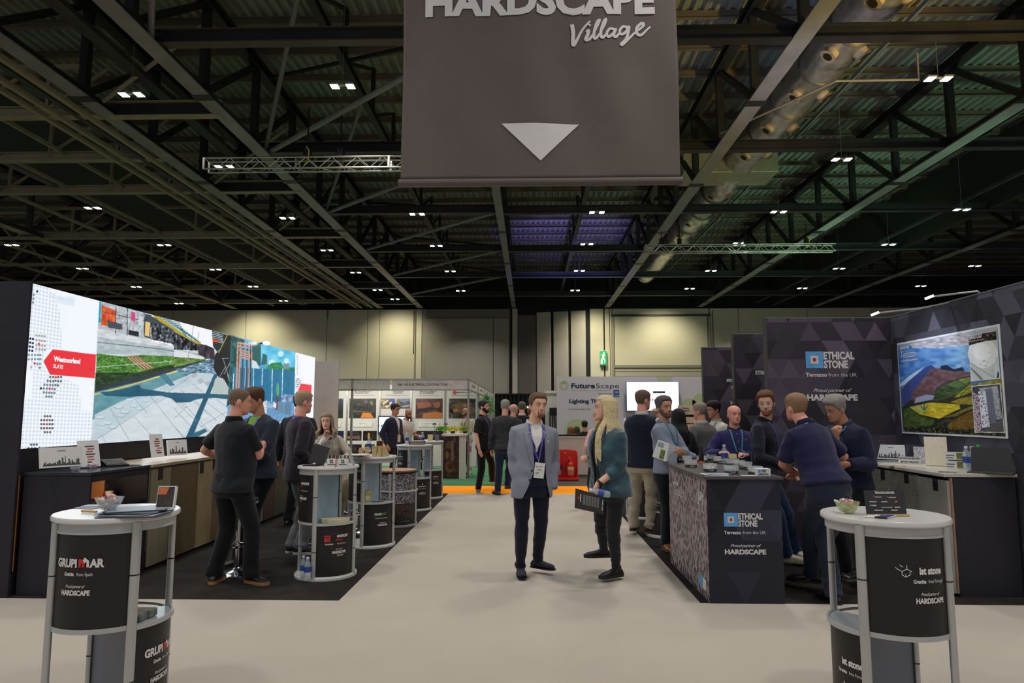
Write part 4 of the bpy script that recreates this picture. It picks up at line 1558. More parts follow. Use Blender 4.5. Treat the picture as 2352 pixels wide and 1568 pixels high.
def bfn(U,V):
 x=bl+(br_-bl)*U
 z=Zt+(bz+.09-Zt)*V
 y=BY+.030*np.sin(U*22+1.2*np.sin(V*4))*(0.35+.65*np.sin(V*2.6+.3)**2)+.020*np.sin(U*9+V*3)
 y=BY+(y-BY)*(1-.75*V**6)*(.22+.78*np.clip((V-.18)/.3,0,1))
 return np.stack((x,y,z),1)
def bplace(x0,z0,yo=-.016):
 def f_(a,b):
  U=(x0+a-bl)/(br_-bl)
  V=(z0+b-Zt)/(bz+.09-Zt)
  q=bfn(np.array([U]),np.array([V]))[0]
  return(q[0],q[1]+yo,q[2])
 return f_
M_ban=mat('banner_fabric',(92,80,74),.75,var=.05,scale=2,bump=.15,bscale=300,sheen=.2)
U_,V_=np.meshgrid(us,vs)
pts=bfn(U_.ravel(),V_.ravel())
idx=np.arange(90*60).reshape(60,90)
fcs=np.stack((idx[:-1,:-1].ravel(),idx[:-1,1:].ravel(),idx[1:,1:].ravel(),idx[1:,:-1].ravel()),1)
q=MB()
q.add(pts.tolist(),fcs.tolist())
bo=q.build('fabric',M_ban,t,True)
so=bo.modifiers.new('s','SOLIDIFY')
so.thickness=.006
MB().tube([(bl-.02,BY,bz+.05),(br_+.02,BY,bz+.05)],(.045),16,up=(0,0,1)).build('hem_pocket',M_ban,t,True)
M_wht=mat('white_vinyl',(214,208,206),.7,var=.02)
tri=[W(1151,280,y=BY-.05),W(1331,280,y=BY-.05),W(1242,366,y=BY-.05)]
q=MB()
v=[]
f=[]
N_=12
ix={}
for i in range(N_+1):
 for j in range(N_+1-i):
  p=tri[0]*(1-(i+j)/N_)+tri[1]*(i/N_)+tri[2]*(j/N_)
  ix[(i,j)]=len(v)
  v.append(bplace(p.x,p.z)(0,0))
for i in range(N_):
 for j in range(N_-i):
  f.append((ix[(i,j)],ix[(i+1,j)],ix[(i,j+1)]))
  if i+j<N_-1:
   f.append((ix[(i+1,j)],ix[(i+1,j+1)],ix[(i,j+1)]))
q.add(v,f).build('triangle',M_wht,t)
h0=W(976,33,y=BY-.03)
h1=W(1505,33,y=BY-.03)
text('lettering','HARDSCAPE',.33,h1 .x-h0 .x,bplace((h0 .x+h1 .x)/2,h0 .z),M_wht,t,bold=.045)
def stroke(pts_,wd):
 q=MB()
 n_=len(pts_)
 P_=[pts_[0]]+list(pts_)+[pts_[-1]]
 C=[]
 for i in range(1,n_):
  a,b,c,d=[np.array(P_[i+k_-1],float)for k_ in range(4)]
  for tt in np.linspace(0,1,7,endpoint=False):
   C.append(.5*((2*b)+(-a+c)*tt+(2*a-5*b+4*c-d)*tt**2+(-a+3*b-3*c+d)*tt**3))
 C.append(np.array(pts_[-1],float))
 ww=np.interp(np.linspace(0,1,len(C)),np.linspace(0,1,len(wd)),wd)
 vv=[]
 for i,c in enumerate(C):
  d=C[min(i+1,len(C)-1)]-C[max(i-1,0)]
  d/=max(np.linalg.norm(d),1e-6)
  nn=np.array((-d[1],d[0]))*ww[i]/2
  for sg in(-1,1):
   p=W(*(c+nn*sg),y=BY-.03)
   vv.append(bplace(p.x,p.z)(0,0))
 ff=[(2*i,2*i+1,2*i+3,2*i+2)for i in range(len(C)-1)]
 return vv,ff
q=MB()
for pts_,wd in(([(1314,53),(1317,72),(1318,100),(1338,66),(1356,46)],(9,9,8,5,4)),([(1347,72),(1352,68),(1350,78),(1346,88),(1354,88),(1362,78)],(6,8,8,5)),([(1353,57),(1356,54)],(6,6)),([(1362,78),(1374,56),(1378,44),(1371,50),(1364,78),(1368,87),(1378,76)],(4,4,5,7,7,5)),([(1378,76),(1390,54),(1393,42),(1387,48),(1380,74),(1384,85),(1394,76)],(4,4,5,7,7,5)),([(1412,66),(1402,64),(1394,74),(1398,83),(1408,76),(1415,64),(1410,78),(1416,82),(1424,72)],(6,6,6,6,7,5)),([(1442,60),(1432,58),(1424,68),(1428,76),(1438,70),(1446,57),(1440,84),(1428,98),(1432,98),(1448,82),(1460,70)],(6,6,6,6,7,6,5)),([(1462,68),(1474,60),(1480,52),(1474,50),(1464,60),(1464,72),(1474,76),(1490,62),(1495,58)],(5,6,6,7,7,5,4))):
 vv,ff=stroke(pts_,wd)
 q.add(vv,ff)
q.build('script_lettering',M_wht,t)
for x in(bl+.3,0.1,br_-.3):
 MB().tube([(x,BY,Zt),(x,BY,9.7)],.01,6).build('suspension_wire',M_hoist,t)
MB().tube([(bl-.05,BY,Zt),(br_+.05,BY,Zt)],.03,10).build('top_bar',M_alu,t,True)
# ===== l
M_pnl=mat('stand_black',(34,32,38),.5,var=.15,scale=2,spec=.35)
M_stand=mat('stand_charcoal',(44,42,50),.55,var=.12,scale=1.5,spec=.3)
LX=-4.6
t=thing('led_wall','long black stand wall carrying the bright LED screens','display wall',(LX-.15,10,0))
MB().box(LX-.30,LX-.012,6.08,14.45,0,2.805).build('wall_core',M_pnl,t)
MB().box(LX-.30,LX+.03,6.05,6.078,0,2.81).build('end_post',M_stand,t)
MB().box(LX-3.2,LX-.30,6.05,6.30,2.48,2.81).build('header',M_stand,t)
MB().box(LX-.012,LX+.004,6.08,14.45,0,1.28).build('lower_cladding',M_pnl,t)
MB().box(LX-.305,LX-.30,6.04,6.05,1.2,2.48).build('edge_strip',mat('edge_metal',(150,150,150),.3,.8),t)
MB().box(LX+.04,LX+.048,6.07,6.078,.22,1.05).build('edge_strip',mat('edge_gold_glint',(190,120,60),.3,.8),t)  # thin gold bar stands in for light caught on the post's edge
A_=lambda*p:[(x/3.135,620+y/3.135)for x,y in p]
B_=lambda*p:[(400+x/3.92,680+y/3.92)for x,y in p]
cv=Canvas(30,640,726,1036,2,(236,241,247))
xl_b=np.array([(90,210),(560,198),(700,222),(800,240),(920,230),(950,150),(1290,140)],float)
xr_b=np.array([(90,330),(180,392),(300,432),(440,442),(560,448),(575,330),(690,300),(760,440),(830,565),(960,582),(1012,582),(1016,665),(1290,665)],float)
zx,zy=cv.X*3.135,(cv.Y-620)*3.135
ZZ=2.80-(zy-(90+(zx-218)*.262))/(1290-90)*1.5
sk=(zx-140)*.262*np.clip(1-(zy-90)/1100,0,1)
u_=(zx+(zy-90)*.073)/24.6
v_=(zy-sk)/28.3
du,dv=u_-np.round(u_),v_-np.round(v_)
dot=(du/.33)**2+(dv/.34)**2<1
inmap=(zx>np.interp(zy,xl_b[:,0],xl_b[:,1]))&(zx<np.interp(zy,xr_b[:,0],xr_b[:,1]))
cv.put(dot&inmap,(203,216,226))
def dots(pts,c,r=8.2):
 for x,y in pts:
  p=A_((x,y))[0]
  cv.disc(p[0],p[1],r/3.135,c,ry=r*1.05/3.135)
dots([(268,153)],(30,44,96))
dots([(228,145),(225,173),(243,178),(222,200),(241,207),(220,229),(238,234),(216,257)],(112,136,160))
for y in(470,505,540,568):
 dots([(x,y+(x-260)*.1)for x in(262,283,303,322)],(168,160,160))
dots([(218,493),(237,496),(217,522),(236,526),(215,550),(235,554),(190,577),(212,578),(232,582)],(22,30,74))
dots([(x,y)for y in(612,642)for x in(207,230,252,274,290)]+[(288,676),(286,704),(268,676)],(120,144,150))
dots([(224,700)],(170,170,172))
dots([(x,y)for y in(770,800)for x in(362,383,420,440)]+[(343,797),(400,797),(400,828),(418,830)],(92,100,110))
dots([(320,825),(340,827),(360,828),(380,828),(316,852),(337,853),(376,855),(395,857),(316,880),(335,882),(355,883),(373,884),(392,884),(333,910),(352,911),(371,911)],(120,124,132))
dots([(295,851)],(26,34,84))
dots([(160,962),(158,992),(155,1022)],(40,44,66))
dots([(x+(0 if 0<k<4 else 0),y)for k,y in enumerate((1052,1080,1109,1138,1167))for x in((322,341,361)if k in(0,4)else(298,318,338,358,377))],(98,86,92))
dots([(225,1256),(245,1256),(265,1256),(205,1284),(228,1283),(250,1283),(285,1281)],(70,76,90))
dots([(280,532),(249,672),(402,772),(357,854),(338,1109)],(214,46,64))
cv.poly(A_((312,657),(380,570),(692,608),(684,780),(360,752)),(229,52,62))
cv.poly(A_((400,190),(540,195),(536,262),(395,235)),(218,230,240))
PIC=A_((716,220),(1700,490),(1700,1200),(652,1256))
cv.poly(B_((0,212),(530,350),(495,900),(470,1000),(470,1252),(0,1290)),(208,216,220))
cv.poly(PIC,(202,212,218))
cv.poly(A_((716,220),(1060,310),(1060,500),(708,420)),(176,184,190))
cv.poly(A_((716,225),(728,228),(724,380),(708,378)),(30,160,190))
cv.poly(A_((732,252),(832,290),(834,412),(728,395)),(206,86,46))
cv.noise(A_((732,225),(1060,310),(1060,500),(708,400)),16,4,6,3)
for x in(835,918,1040):
 cv.line(A_((x,260),(x-2,470)),(40,52,66),1.6)
cv.line(A_((735,300),(1060,370)),(50,60,76),1.4)
cv.poly(A_((770,360),(880,390),(880,430),(780,415)),(72,76,84))
cv.poly(A_((945,300),(975,305),(972,372),(943,362)),(206,70,120))
cv.poly(A_((1045,315),(1090,325),(1080,495),(1038,480)),(62,76,84))
cv.poly(A_((1048,370),(1082,378),(1074,480),(1043,470)),(226,190,120))
cv.poly(A_((1000,330),(1030,335),(1026,400),(998,395)),(200,205,210))
cv.poly(A_((925,430),(1000,445),(1000,480),(925,465)),(34,40,52))
cv.poly(A_((1090,320),(1500,420),(1900,520),(1900,610),(1500,560),(1090,520)),(238,240,246))
cv.poly(A_((1086,330),(1180,370),(1440,520),(1430,570),(1090,500)),(66,72,82))
cv.noise(A_((1086,380),(1180,400),(1440,540),(1430,590),(1080,510)),48,3,5,9)
cv.poly(A_((1090,318),(1130,326),(1450,520),(1440,545),(1150,370)),(176,158,60))
cv.poly(A_((1140,330),(1250,365),(1450,520),(1380,500)),(196,214,222))
for i in range(13):
 a=(1155+i*20,340+i*13)
 cv.line(A_(a,(a[0]+78-i*3,a[1]+22)),(30,92,100),1.3)
cv.poly(A_((704,425),(1090,512),(1440,590),(1500,606),(1500,640),(1200,620),(700,600)),(172,186,190))
cv.poly(A_((704,425),(1090,512),(1440,590),(1440,600),(1090,540),(704,480)),(204,208,212))
cv.noise(A_((704,425),(1090,512),(1500,600),(1500,640),(700,600)),10,12,4,2)
cv.line(A_((702,520),(1090,560),(1480,620)),(70,84,92),1.4)
hedge=A_((696,600),(880,622),(1010,612),(1300,622),(1490,632),(1480,648),(1180,690),(1000,735),(690,800))
cv.poly(hedge,(78,128,52))
cv.noise(hedge,24,2.6,2,4,(1,1,.6))
cv.noise(hedge,12,14,5,44,(1,1,.6))
cv.poly(A_((900,620),(1000,620),(1120,705),(1040,718)),(150,118,84))
for i in range(9):
 cv.line(A_((905+i*14,622+i*3),(1010+i*12,716-i*2)),(214,190,150)if i%2 else(96,74,52),1.4)
cv.line(A_((690,700),(920,680),(1200,660),(1480,640)),(180,196,200),1.4)
dkg=A_((688,740),(1000,735),(1180,690),(1480,648),(1000,768),(682,850))
cv.poly(dkg,(40,62,36))
cv.noise(dkg,12,6,3,6)
cv.poly(A_((682,848),(1000,765),(1480,648),(1486,658),(1010,800),(680,880)),(46,58,66))
tea=A_((680,880),(1010,800),(1500,660),(1420,730),(1060,890),(850,960),(668,1080))
cv.poly(tea,(96,146,156))
cv.noise(tea,6,10,8,6)
cv.line(A_((680,896),(860,850),(1010,808),(1300,720),(1486,655)),(222,196,84),2.6)
cv.poly(A_((684,1040),(860,950),(1060,880),(1390,740),(1480,700),(1700,620),(1700,760),(1180,880),(840,1130),(660,1240)),(186,202,210))
for(x,y,r)in((720,1060,36),(770,1100,38),(730,1110,30),(810,1130,34),(855,985,34),(900,1020,36),(870,1050,30),(930,935,26),(960,980,26),(1000,1000,24),(1000,915,22),(1050,940,20),(1080,890,18),(1130,880,16),(1160,850,14),(1230,820,12),(1290,800,11),(1340,775,10)):
 p=A_((x,y))[0]
 cv.disc(p[0],p[1],r/3.135,(150,170,184),ry=r/7.5)
 cv.disc(p[0],p[1]-.8,r/3.6,(200,212,220),ry=r/10)
joint=(120,140,152)
for p0,p1 in(((740,1200),(768,1256)),((790,990),(940,1240)),((960,1050),(1130,1230)),((955,910),(1060,1030)),((1060,880),(1330,1220)),((1180,870),(1500,1170)),((1120,960),(1240,890)),((1300,860),(1500,1040)),((1390,820),(1520,930)),((660,1240),(870,1110)),((870,1110),(1180,900)),((1180,900),(1400,745))):
 cv.line(A_(p0,p1),joint,.9)
for p0,p1 in(((0,900),(100,1010)),((0,1010),(260,1290)),((60,940),(330,1230)),((180,930),(380,1120)),((0,1170),(110,1290)),((300,960),(480,1100)),((380,930),(490,1010)),((230,1180),(470,1040)),((0,1100),(120,990)),((100,1230),(250,1090))):
 cv.line(B_(p0,p1),joint,.9)
for(x0,y0,x1,y1)in((150,690,210,735),(205,735,275,785),(270,760,340,810)):
 cv.poly(B_((x0,y0+20),(x0+40,y0),(x1,y1-20),(x1-40,y1+5)),(168,176,182))
sh_=(34,88,112)
cv.poly(A_((720,880),(860,862),(1000,826),(1020,852),(1200,880),(1640,894),(1640,930),(1500,915),(1400,935),(1370,950),(1270,955),(1235,925),(1160,905),(900,912),(760,905)),sh_)
cv.poly(B_((360,700),(400,690),(160,1282),(100,1284)),sh_)
cv.poly(B_((0,868),(490,882),(492,912),(300,918),(0,930)),sh_)
cv.poly(B_((180,1230),(280,1190),(300,1215),(180,1282),(120,1284)),(48,100,122))
cv.poly(A_((1145,760),(1190,740),(1260,830),(1225,835)),(70,120,142))
cv.poly(A_((1260,715),(1290,705),(1360,745),(1345,765)),(70,120,142))
st_=B_((90,640),(280,580),(360,560),(400,640),(370,705),(240,690),(60,700))
cv.poly(st_,(96,128,148))
cv.noise(st_,42,5,2,12)
cv.poly(B_((0,540),(270,565),(270,575),(0,640)),(96,128,60))
cv.noise(B_((0,540),(270,565),(270,575),(0,640)),26,4,2,13)
cv.poly(B_((0,480),(270,545),(270,566),(0,545)),(214,216,222))
cv.poly(B_((0,300),(90,350),(220,430),(215,490),(0,480)),(52,58,66))
cv.noise(B_((0,340),(90,370),(220,440),(215,500),(0,480)),58,3,6,14)
cv.poly(B_((0,288),(210,420),(215,436),(0,320)),(170,156,70))
for i in range(9):
 cv.line(B_((0+i*12,225+i*16),(50+i*8,240+i*16)),(30,92,100),1.2)
cv.poly(B_((220,428),(290,440),(360,470),(370,570),(290,560),(215,520)),(58,46,62))
cv.noise(B_((220,428),(290,440),(360,470),(370,570),(290,560),(215,520)),22,3,8,15)
cv.line(B_((175,265),(120,590)),(110,118,126),1.0)
cv.line(B_((222,320),(215,400)),(150,160,170),1.2)
cv.poly(B_((338,310),(470,345),(420,470),(385,500),(350,450)),(26,44,52))
for i in range(6):
 cv.line(B_((342,325+i*16),(440,352+i*14)),(196,208,216),1.3)
cv.poly(B_((345,385),(400,395),(398,418),(345,412)),(206,70,30))
cv.poly(B_((470,345),(545,360),(520,620),(495,900),(440,740),(400,730),(355,650),(370,520),(420,470)),(28,28,36))
cv.line(B_((480,350),(400,510)),(170,150,70),2)
for p0,p1 in(((440,560),(520,820)),((460,640),(400,740)),((500,600),(450,700)),((430,560),(490,560)),((480,700),(510,830))):
 cv.line(B_(p0,p1),(150,164,170),1.2)
cv.poly(B_((370,740),(450,750),(495,830),(480,885),(335,880)),(176,188,186))
g0=B_((512,355),(1092,505),(1080,1225),(470,1262))
cv.grad(g0,(64,166,206),(96,150,196),'y',780,1000)
cv.poly(B_((780,430),(1092,505),(1088,650),(790,600)),(90,190,224))
cv.noise(B_((700,405),(1092,505),(1088,650),(790,600)),16,14,12,20,(1.4,.8,.5))
for c in((960,520,26),(880,600,30),(1010,580,22)):
 p=B_((c[0],c[1]))[0]
 cv.disc(p[0],p[1],c[2]/3.9,(220,236,244),.8)
tr=B_((512,355),(600,380),(640,400),(600,480),(585,900),(470,1000),(495,800))
cv.poly(tr,(32,84,84))
cv.noise(tr,18,5,6,21)
cv.poly(B_((700,405),(780,430),(780,620),(730,640),(700,560)),(38,92,92))
cv.poly(B_((800,515),(835,530),(835,610),(785,620)),(40,96,96))
hd_=B_((830,640),(880,600),(960,595),(990,640),(1088,640),(1088,672),(830,668))
cv.poly(hd_,(36,130,84))
cv.noise(hd_,16,4,3,22)
cv.poly(B_((985,610),(1035,605),(1035,650),(985,655)),(120,136,150))
cv.poly(B_((700,570),(740,590),(770,650),(780,665),(700,640)),(206,214,222))
cv.poly(B_((530,640),(1088,668),(1075,960),(990,950),(520,930)),(28,112,150))
cv.noise(B_((530,640),(1088,668),(1075,960),(990,950),(520,930)),5,8,20,23)
for x,y0,y1 in((716,640,900),(797,655,800),(884,655,950),(978,655,880),(644,640,820),(536,700,850)):
 cv.line(B_((x,y0),(x-6,y1)),(214,232,240),1.6)
cv.poly(B_((520,930),(990,950),(1075,960),(1070,1226),(480,1262)),(104,154,196))
cv.noise(B_((520,930),(990,950),(1075,960),(1070,1226),(480,1262)),8,6,3,24)
for i in range(10):
 cv.line(B_((640+i*45,1230),(800+i*32,1010)),(70,116,160),.8)
cv.line(B_((860,1185),(1020,1100)),(220,228,236),2)
wood=(196,148,132)
for x0,x1 in((568,582),(592,604),(618,630),(655,668),(682,692)):
 cv.poly(B_((x0,410),(x1,413),(x1-16,850),(x0-18,850)),wood if x0 in(568,592,682)else(70,74,84))
for i,y in enumerate((410,440,478,500,522,545)):
 cv.poly(B_((568+i*8,y),(705,y+24),(705,y+40),(568+i*8,y+14)),wood)
cv.line(B_((690,400),(684,800)),(20,22,30),1.8)
br=B_((716,935),(836,935),(832,1080),(760,1095),(700,1050))
cv.poly(br,(222,228,238))
for i in range(9):
 cv.line(B_((705,950+i*17),(836,952+i*17)),(140,158,180),.8)
for i in range(9):
 cv.line(B_((722+i*14,940),(715+i*14,1085)),(150,166,186),.7)
p=B_((775,938))[0]
cv.disc(p[0],p[1],14,(40,60,76),ry=2.2)
cv.poly(B_((918,900),(940,900),(930,1025),(908,1020)),(110,60,74))
p=B_((932,840))[0]
cv.disc(p[0],p[1],3.4,(96,160,110),ry=16)
cv.poly(B_((933,950),(988,955),(980,1055),(930,1045)),(96,134,160))
cv.poly(B_((995,960),(1055,962),(1048,1068),(990,1060)),(88,126,152))
cv.poly(B_((965,880),(1070,890),(1068,950),(965,950)),(130,150,190))
cv.noise(B_((965,880),(1070,890),(1068,950),(965,950)),36,4,5,25)
cv.poly(B_((840,970),(890,975),(888,1005),(836,1002)),(150,180,196))
cv.poly(B_((895,955),(920,965),(918,1010),(890,995)),(224,226,230))
cv.noise(A_((650,500),(1700,500),(1700,1290),(650,1290)),3.5,1.6,1.6,77)
cv.noise(A_((650,700),(1500,700),(1500,1290),(650,1290)),4,22,9,78)
cv.poly(B_((1092,505),(1246,545),(1232,1240),(1078,1250)),(238,240,247))
for i in range(11):
 for j in range(3):
  p=B_((1108+j*11,540+i*16+j*3))[0]
  cv.disc(p[0],p[1],.9,(60,70,96)if j==0 else(204,214,224))
for i in range(8):
 for j in range(4):
  p=B_((1098+j*12,745+i*17))[0]
  cv.disc(p[0],p[1],1.2,(40,44,62)if(i+j)%3 and i<5 else(170,176,186))
cv.poly(B_((1118,845),(1140,786),(1238,800),(1234,905),(1136,900)),(230,58,74))
M_scr=mat_attr('led_picture',emit=1.05,rough=.3)
t2=thing('led_screen','huge bright LED screen showing a dotted map, a paved station platform and a garden','screen',(LX,10,1.28))
zb_,zt__=1.285,2.797
yk=[6.085,7.10,10.35,13.28,14.44]
for i,(nn,lab)in enumerate(((175,'screen section with a white dotted map'),(310,'screen section with the paved platform'),(160,'screen section with the blue garden fence'),(48,'narrow white screen section with a red flag'))):
 y0,y1=yk[i],yk[i+1]
 iy=1/np.linspace(1/y0,1/y1,nn)
 nv=(330,300,230,150)[i]
 o=picture('screen_picture',iy,np.linspace(zb_,zt__,nv),lambda U,V:np.stack((np.full_like(U,LX+.012),U,V),1),lambda p_:(lambda q_:cv.get(q_[:,0],q_[:,1]))(PRJ(p_)),M_scr,t2)
 o['label']=lab
MB().box(LX-.012,LX+.010,6.082,14.443,zb_-.003,zt__+.003).build('screen_body',mat('screen_black',(14,14,16),.3),t2)
M_lit=mat('screen_white',(250,250,252),.4,emit=1.0,var=.01)
def onled(px,py):
 return W(px,py,x=LX+.016)
def text_px(name,s_,p0,p1,capw,m,parent,plane,**k):
 """text whose baseline runs between two photo points lying on a plane"""
 a_,b_=plane(*p0),plane(*p1)
 d=(b_-a_)
 L=d.length
 d.normalize()
 up=Vector((0,0,1))
 up=(up-d*up.dot(d)).normalized()
 return text(name,s_,capw,L,lambda u,v:a_+d*u+up*v,m,parent,anchor='l',**k)
text_px('lettering','Westmorland',(123.5,829),(184,835),.050,M_lit,t2,onled,bold=.03)
text_px('lettering','SLATE',(122.5,844.5),(145,847),.038,M_lit,t2,onled,bold=.005)
text_px('lettering','Edinburgh',(112,683),(168,697),.05,mat('pale_blue_lit',(206,220,232),.4,emit=.75,var=.01),t2,onled)
M_red=mat('brand_red',(212,52,44),.6)
for y0,y1 in((6.1,7.1),(7.1,10.4),(10.4,14.4)):
 a=area('screen_glow',(LX+.05,(y0+y1)/2,2.04),y1-y0,7.5*(y1-y0),(.86,.93,1.0),sizey=1.5)
 a.rotation_euler=(R(90),0,R(90))
 a.rotation_euler=Vector((1,0,0)).to_track_quat('-Z','Z').to_euler()
t=thing('clip_light','small round clip-on spotlight over the LED wall','lamp',onled(612,790))
c=W(612,788,x=LX+.12)
MB().tube([c+Vector((-.2,0,.0)),c],.012,6).build('lamp_arm',M_hoist,t)
MB().ellipsoid(tuple(c),(.06,.06,.03),14,8).build('lamp_head',mat('lamp_lit',(255,252,245),.4,emit=12),t,True)
CX=-3.95
t=thing('counter_cabinet','black end cabinet of the left counter with an open lit shelf','cabinet',(-4.25,6.6,0))
M_top=mat('black_gloss_top',(44,48,54),.18,var=.05)
x0,x1,y0,y1=-4.56,CX,6.13,7.09
MB().box(x0,x1,y0,y0+.03,0,1.045).build('end_panel',M_stand,t,bevel=.003)
MB().box(x0,x1+.01,y0-.01,y1,1.047,1.075).build('top',M_top,t,bevel=.003)
MB().box(x0,x1,y1-.03,y1,0,1.045).build('end_panel',M_pnl,t)
MB().box(x1-.02,x1,y0+.03,y1-.03,0,.55).build('front_panel',M_pnl,t)
MB().box(x1-.02,x1,y0+.03,y1-.03,.985,1.045).build('front_rail',M_stand,t)
MB().box(x0,x1-.02,y0+.03,y1-.03,.71,.73).build('shelf',M_pnl,t)
MB().box(x0,x0+.02,y0+.03,y1-.03,.55,1.04).build('back_panel',mat('dark_wood',(52,34,30),.6),t)
MB().box(CX+.002,CX+.010,y1-.012,y1-.004,.2,1.04).build('edge_strip',mat('edge_metal',(150,150,150)),t)
MB().box(x0+.03,-4.385,y1-.055,y1-.035,.732,.93).build('orange_board',mat('orange_board',(214,146,92),.7,var=.05),t)
def pens_mug(px,py):
 p=W(px,py,y=6.93)
 t=thing('mug','white mug with red handle full of pens on the cabinet shelf','mug',(p.x,p.y,.731))
 c=(p.x,p.y,.731)
 MB().lathe([(.034,0),(.037,.004),(.038,.095),(.035,.095),(.033,.01),(.0,.01)],c,20,closed=False).build('cup',mat('mug_white',(214,208,202),.3),t,True)
 MB().tube([(p.x-.034,p.y-.01,.81),(p.x-.062,p.y-.01,.80),(p.x-.062,p.y-.01,.765),(p.x-.034,p.y-.01,.755)],.006,8).build('handle',mat('mug_red',(196,60,44),.3),t,True)
 for k in range(7):
  a=k*.9
  o=MB().tube([(p.x+.015*math.cos(a),p.y+.015*math.sin(a),.75),(p.x+.034*math.cos(a),p.y+.034*math.sin(a),.87+.012*(k%3))],.004,6).build('pen',M_hoist)
  tag(o,'black pen standing in the white mug','pen','pens in the mug')
pens_mug(252,1128)
t=thing('wood_counter','long left counter faced with slabs of different timber and stone under a pale worktop','counter',(-4.2,9.5,0))
MB().box(-4.56,CX-.012,7.10,12.6,.02,1.035).build('carcass',M_pnl,t)
MB().box(-4.58,CX+.03,7.10,W(575,1050,x=-3.92).y,1.04,1.075).build('worktop',mat('cream_worktop',(160,144,122),.4,var=.06,scale=4,stretch=(6,.6,1)),t,bevel=.004)
MB().box(-4.58,CX+.03,W(575,1050,x=-3.92).y+.002,12.62,1.04,1.08).build('worktop',mat('slate_worktop',(70,82,90),.25,var=.08),t,bevel=.004,label='dark slate worktop')
MB().box(-4.5,CX-.03,7.12,12.6,0,.02).build('plinth',M_pnl,t)
pxs=[325,388,449,484,525,560,592,603,626,658,690]
cols=[(136,128,104),(104,88,62),(158,138,104),(120,98,70),(150,128,96),(112,104,92),(122,122,118),(82,62,58),(76,78,70),(96,92,84)]
ye=[7.115]+[W(q,1180,x=CX).y for q in pxs[1:]]
for i,c in enumerate(cols):
 y_0,y_1=ye[i],ye[i+1]
 MB().box(CX-.010,CX+.006+.002*(i%3),y_0+.004,y_1-.004,.03,1.03).build('slab',mat('facing_slab_%d'%i,c,.5,var=.10,scale=3,stretch=(1,8 if i in(0,1,7)else 2,.7 if i in(0,1,7)else 2),bump=.1,bscale=40),t,bevel=.003,label=['pale olive timber facing slab','brown timber facing slab','tan stone facing slab','brown facing slab','sandy facing slab','taupe facing slab','grey facing slab','dark red brown facing slab','dark green grey facing slab','grey brown facing slab'][i])
M_tag=mat('label_tag',(46,36,36),.6)
for i,(q,v)in enumerate(((370,1082),(464,1070),(493,1062),(612,1042),(648,1035),(682,1032))):
 p=W(q,v,x=CX+.012)
 tg=thing('price_tag',['dark label tag on the pale olive slab nearest the cabinet','dark label tag on the tan slab left of the man in the black polo shirt','dark label tag on the brown slab right behind the black polo shirt','dark label tag on the dark red brown slab','dark label tag on the dark green grey slab','dark label tag at the far end of the counter'][i],'label',(p.x,p.y,p.z),0,'label tags on the left counter')
 q_=MB().box(CX+.009,CX+.013,p.y-.045,p.y+.045,p.z-.085,p.z+.085).build('card',M_tag,tg)
 text('lettering','HARDSCAPE',.010,.06,lambda a,b,p=p:Vector((CX+.0135,p.y+a,p.z+.05+b)),mat('ink_pale',(170,160,156),.6),q_)
def tri_print(name,origin,ux,uz,w_,h_,parent,seed=0,side=.22,base=(46,43,52)):
 """flat triangle pattern as a skin of coloured triangles"""
 rs=np.random.RandomState(seed)
 hh=side*.866
 nr_=int(h_/hh)+2
 nc=int(w_/side*2)+4
 V_,F_,Cc=[],[],[]
 big=rs.rand(nr_//2+2,nc//4+2)
 for r_ in range(nr_):
  for c in range(nc):
   xa=(c-2)*side/2
   up_=(r_+c)%2==0
   za=r_*hh
   tri_=[(xa,za),(xa+side,za),(xa+side/2,za+hh)]if up_ else[(xa,za+hh),(xa+side/2,za),(xa+side,za+hh)]
   k=rs.rand()
   g_=big[r_//2,c//4]
   lum=.80+.25*rs.rand()
   if k>.74:
    lum=1.35+.35*rs.rand()
   elif k<.2:
    lum=.62
   if g_>.72:
    lum=1.3+(.25 if up_ else 0)*rs.rand()
   lum=1+(lum-1)*min(1,.35+(za/h_)*.9)
   cc=lin(tuple(min(255,b*(.4+.6*lum)if lum<1 else b*(1+.95*(lum-1)))for b in base))
   pl=[tuple(map(float,q))for q in tri_]
   for(ax,lim,sg)in((0,0,1),(0,w_,-1),(1,0,1),(1,h_,-1)):
    out=[]
    for i in range(len(pl)):
     a,b=pl[i],pl[(i+1)%len(pl)]
     ia,ib=(a[ax]-lim)*sg>=0,(b[ax]-lim)*sg>=0
     if ia:
      out.append(a)
     if ia!=ib:
      tt=(lim-a[ax])/(b[ax]-a[ax])
      out.append((a[0]+(b[0]-a[0])*tt,a[1]+(b[1]-a[1])*tt))
    pl=out
    if len(pl)<3:
     break
   if len(pl)<3:
    continue
   n0=len(V_)
   for a in pl:
    V_.append(tuple(Vector(origin)+Vector(ux)*a[0]+Vector(uz)*a[1]))
    Cc.append(cc)
   F_.append(tuple(range(n0,n0+len(pl))))
 me=bpy.data.meshes.new(name)
 me.from_pydata(V_,[],F_)
 me.update()
 ca=me.color_attributes.new('ink','FLOAT_COLOR','POINT')
 ca.data.foreach_set('color',np.hstack((np.array(Cc),np.ones((len(Cc),1)))).ravel())
 me.transform(chain(parent).inverted())
 return link_mesh(name,me,mat_attr('triangle_print',0,.55,.25),parent)
SX=4.35
ST=2.75
t=thing('stand_side_wall','dark side wall of the right stand printed with triangles','stand wall',(SX,10,0))
MB().box(SX+.002,SX+.10,6.0,14.0,0,ST).build('wall_core',M_stand,t)
tri_print('printed_skin',(SX-.001,14.0,0),(0,-1,0),(0,0,1),8.0,ST,t,3,.24,(58,57,66))
MB().box(SX-.004,SX+.104,6.0,14.0,ST,ST+.012).build('top_rail',mat('rail_alu',(150,150,154),.35,.8),t)
fins=[]
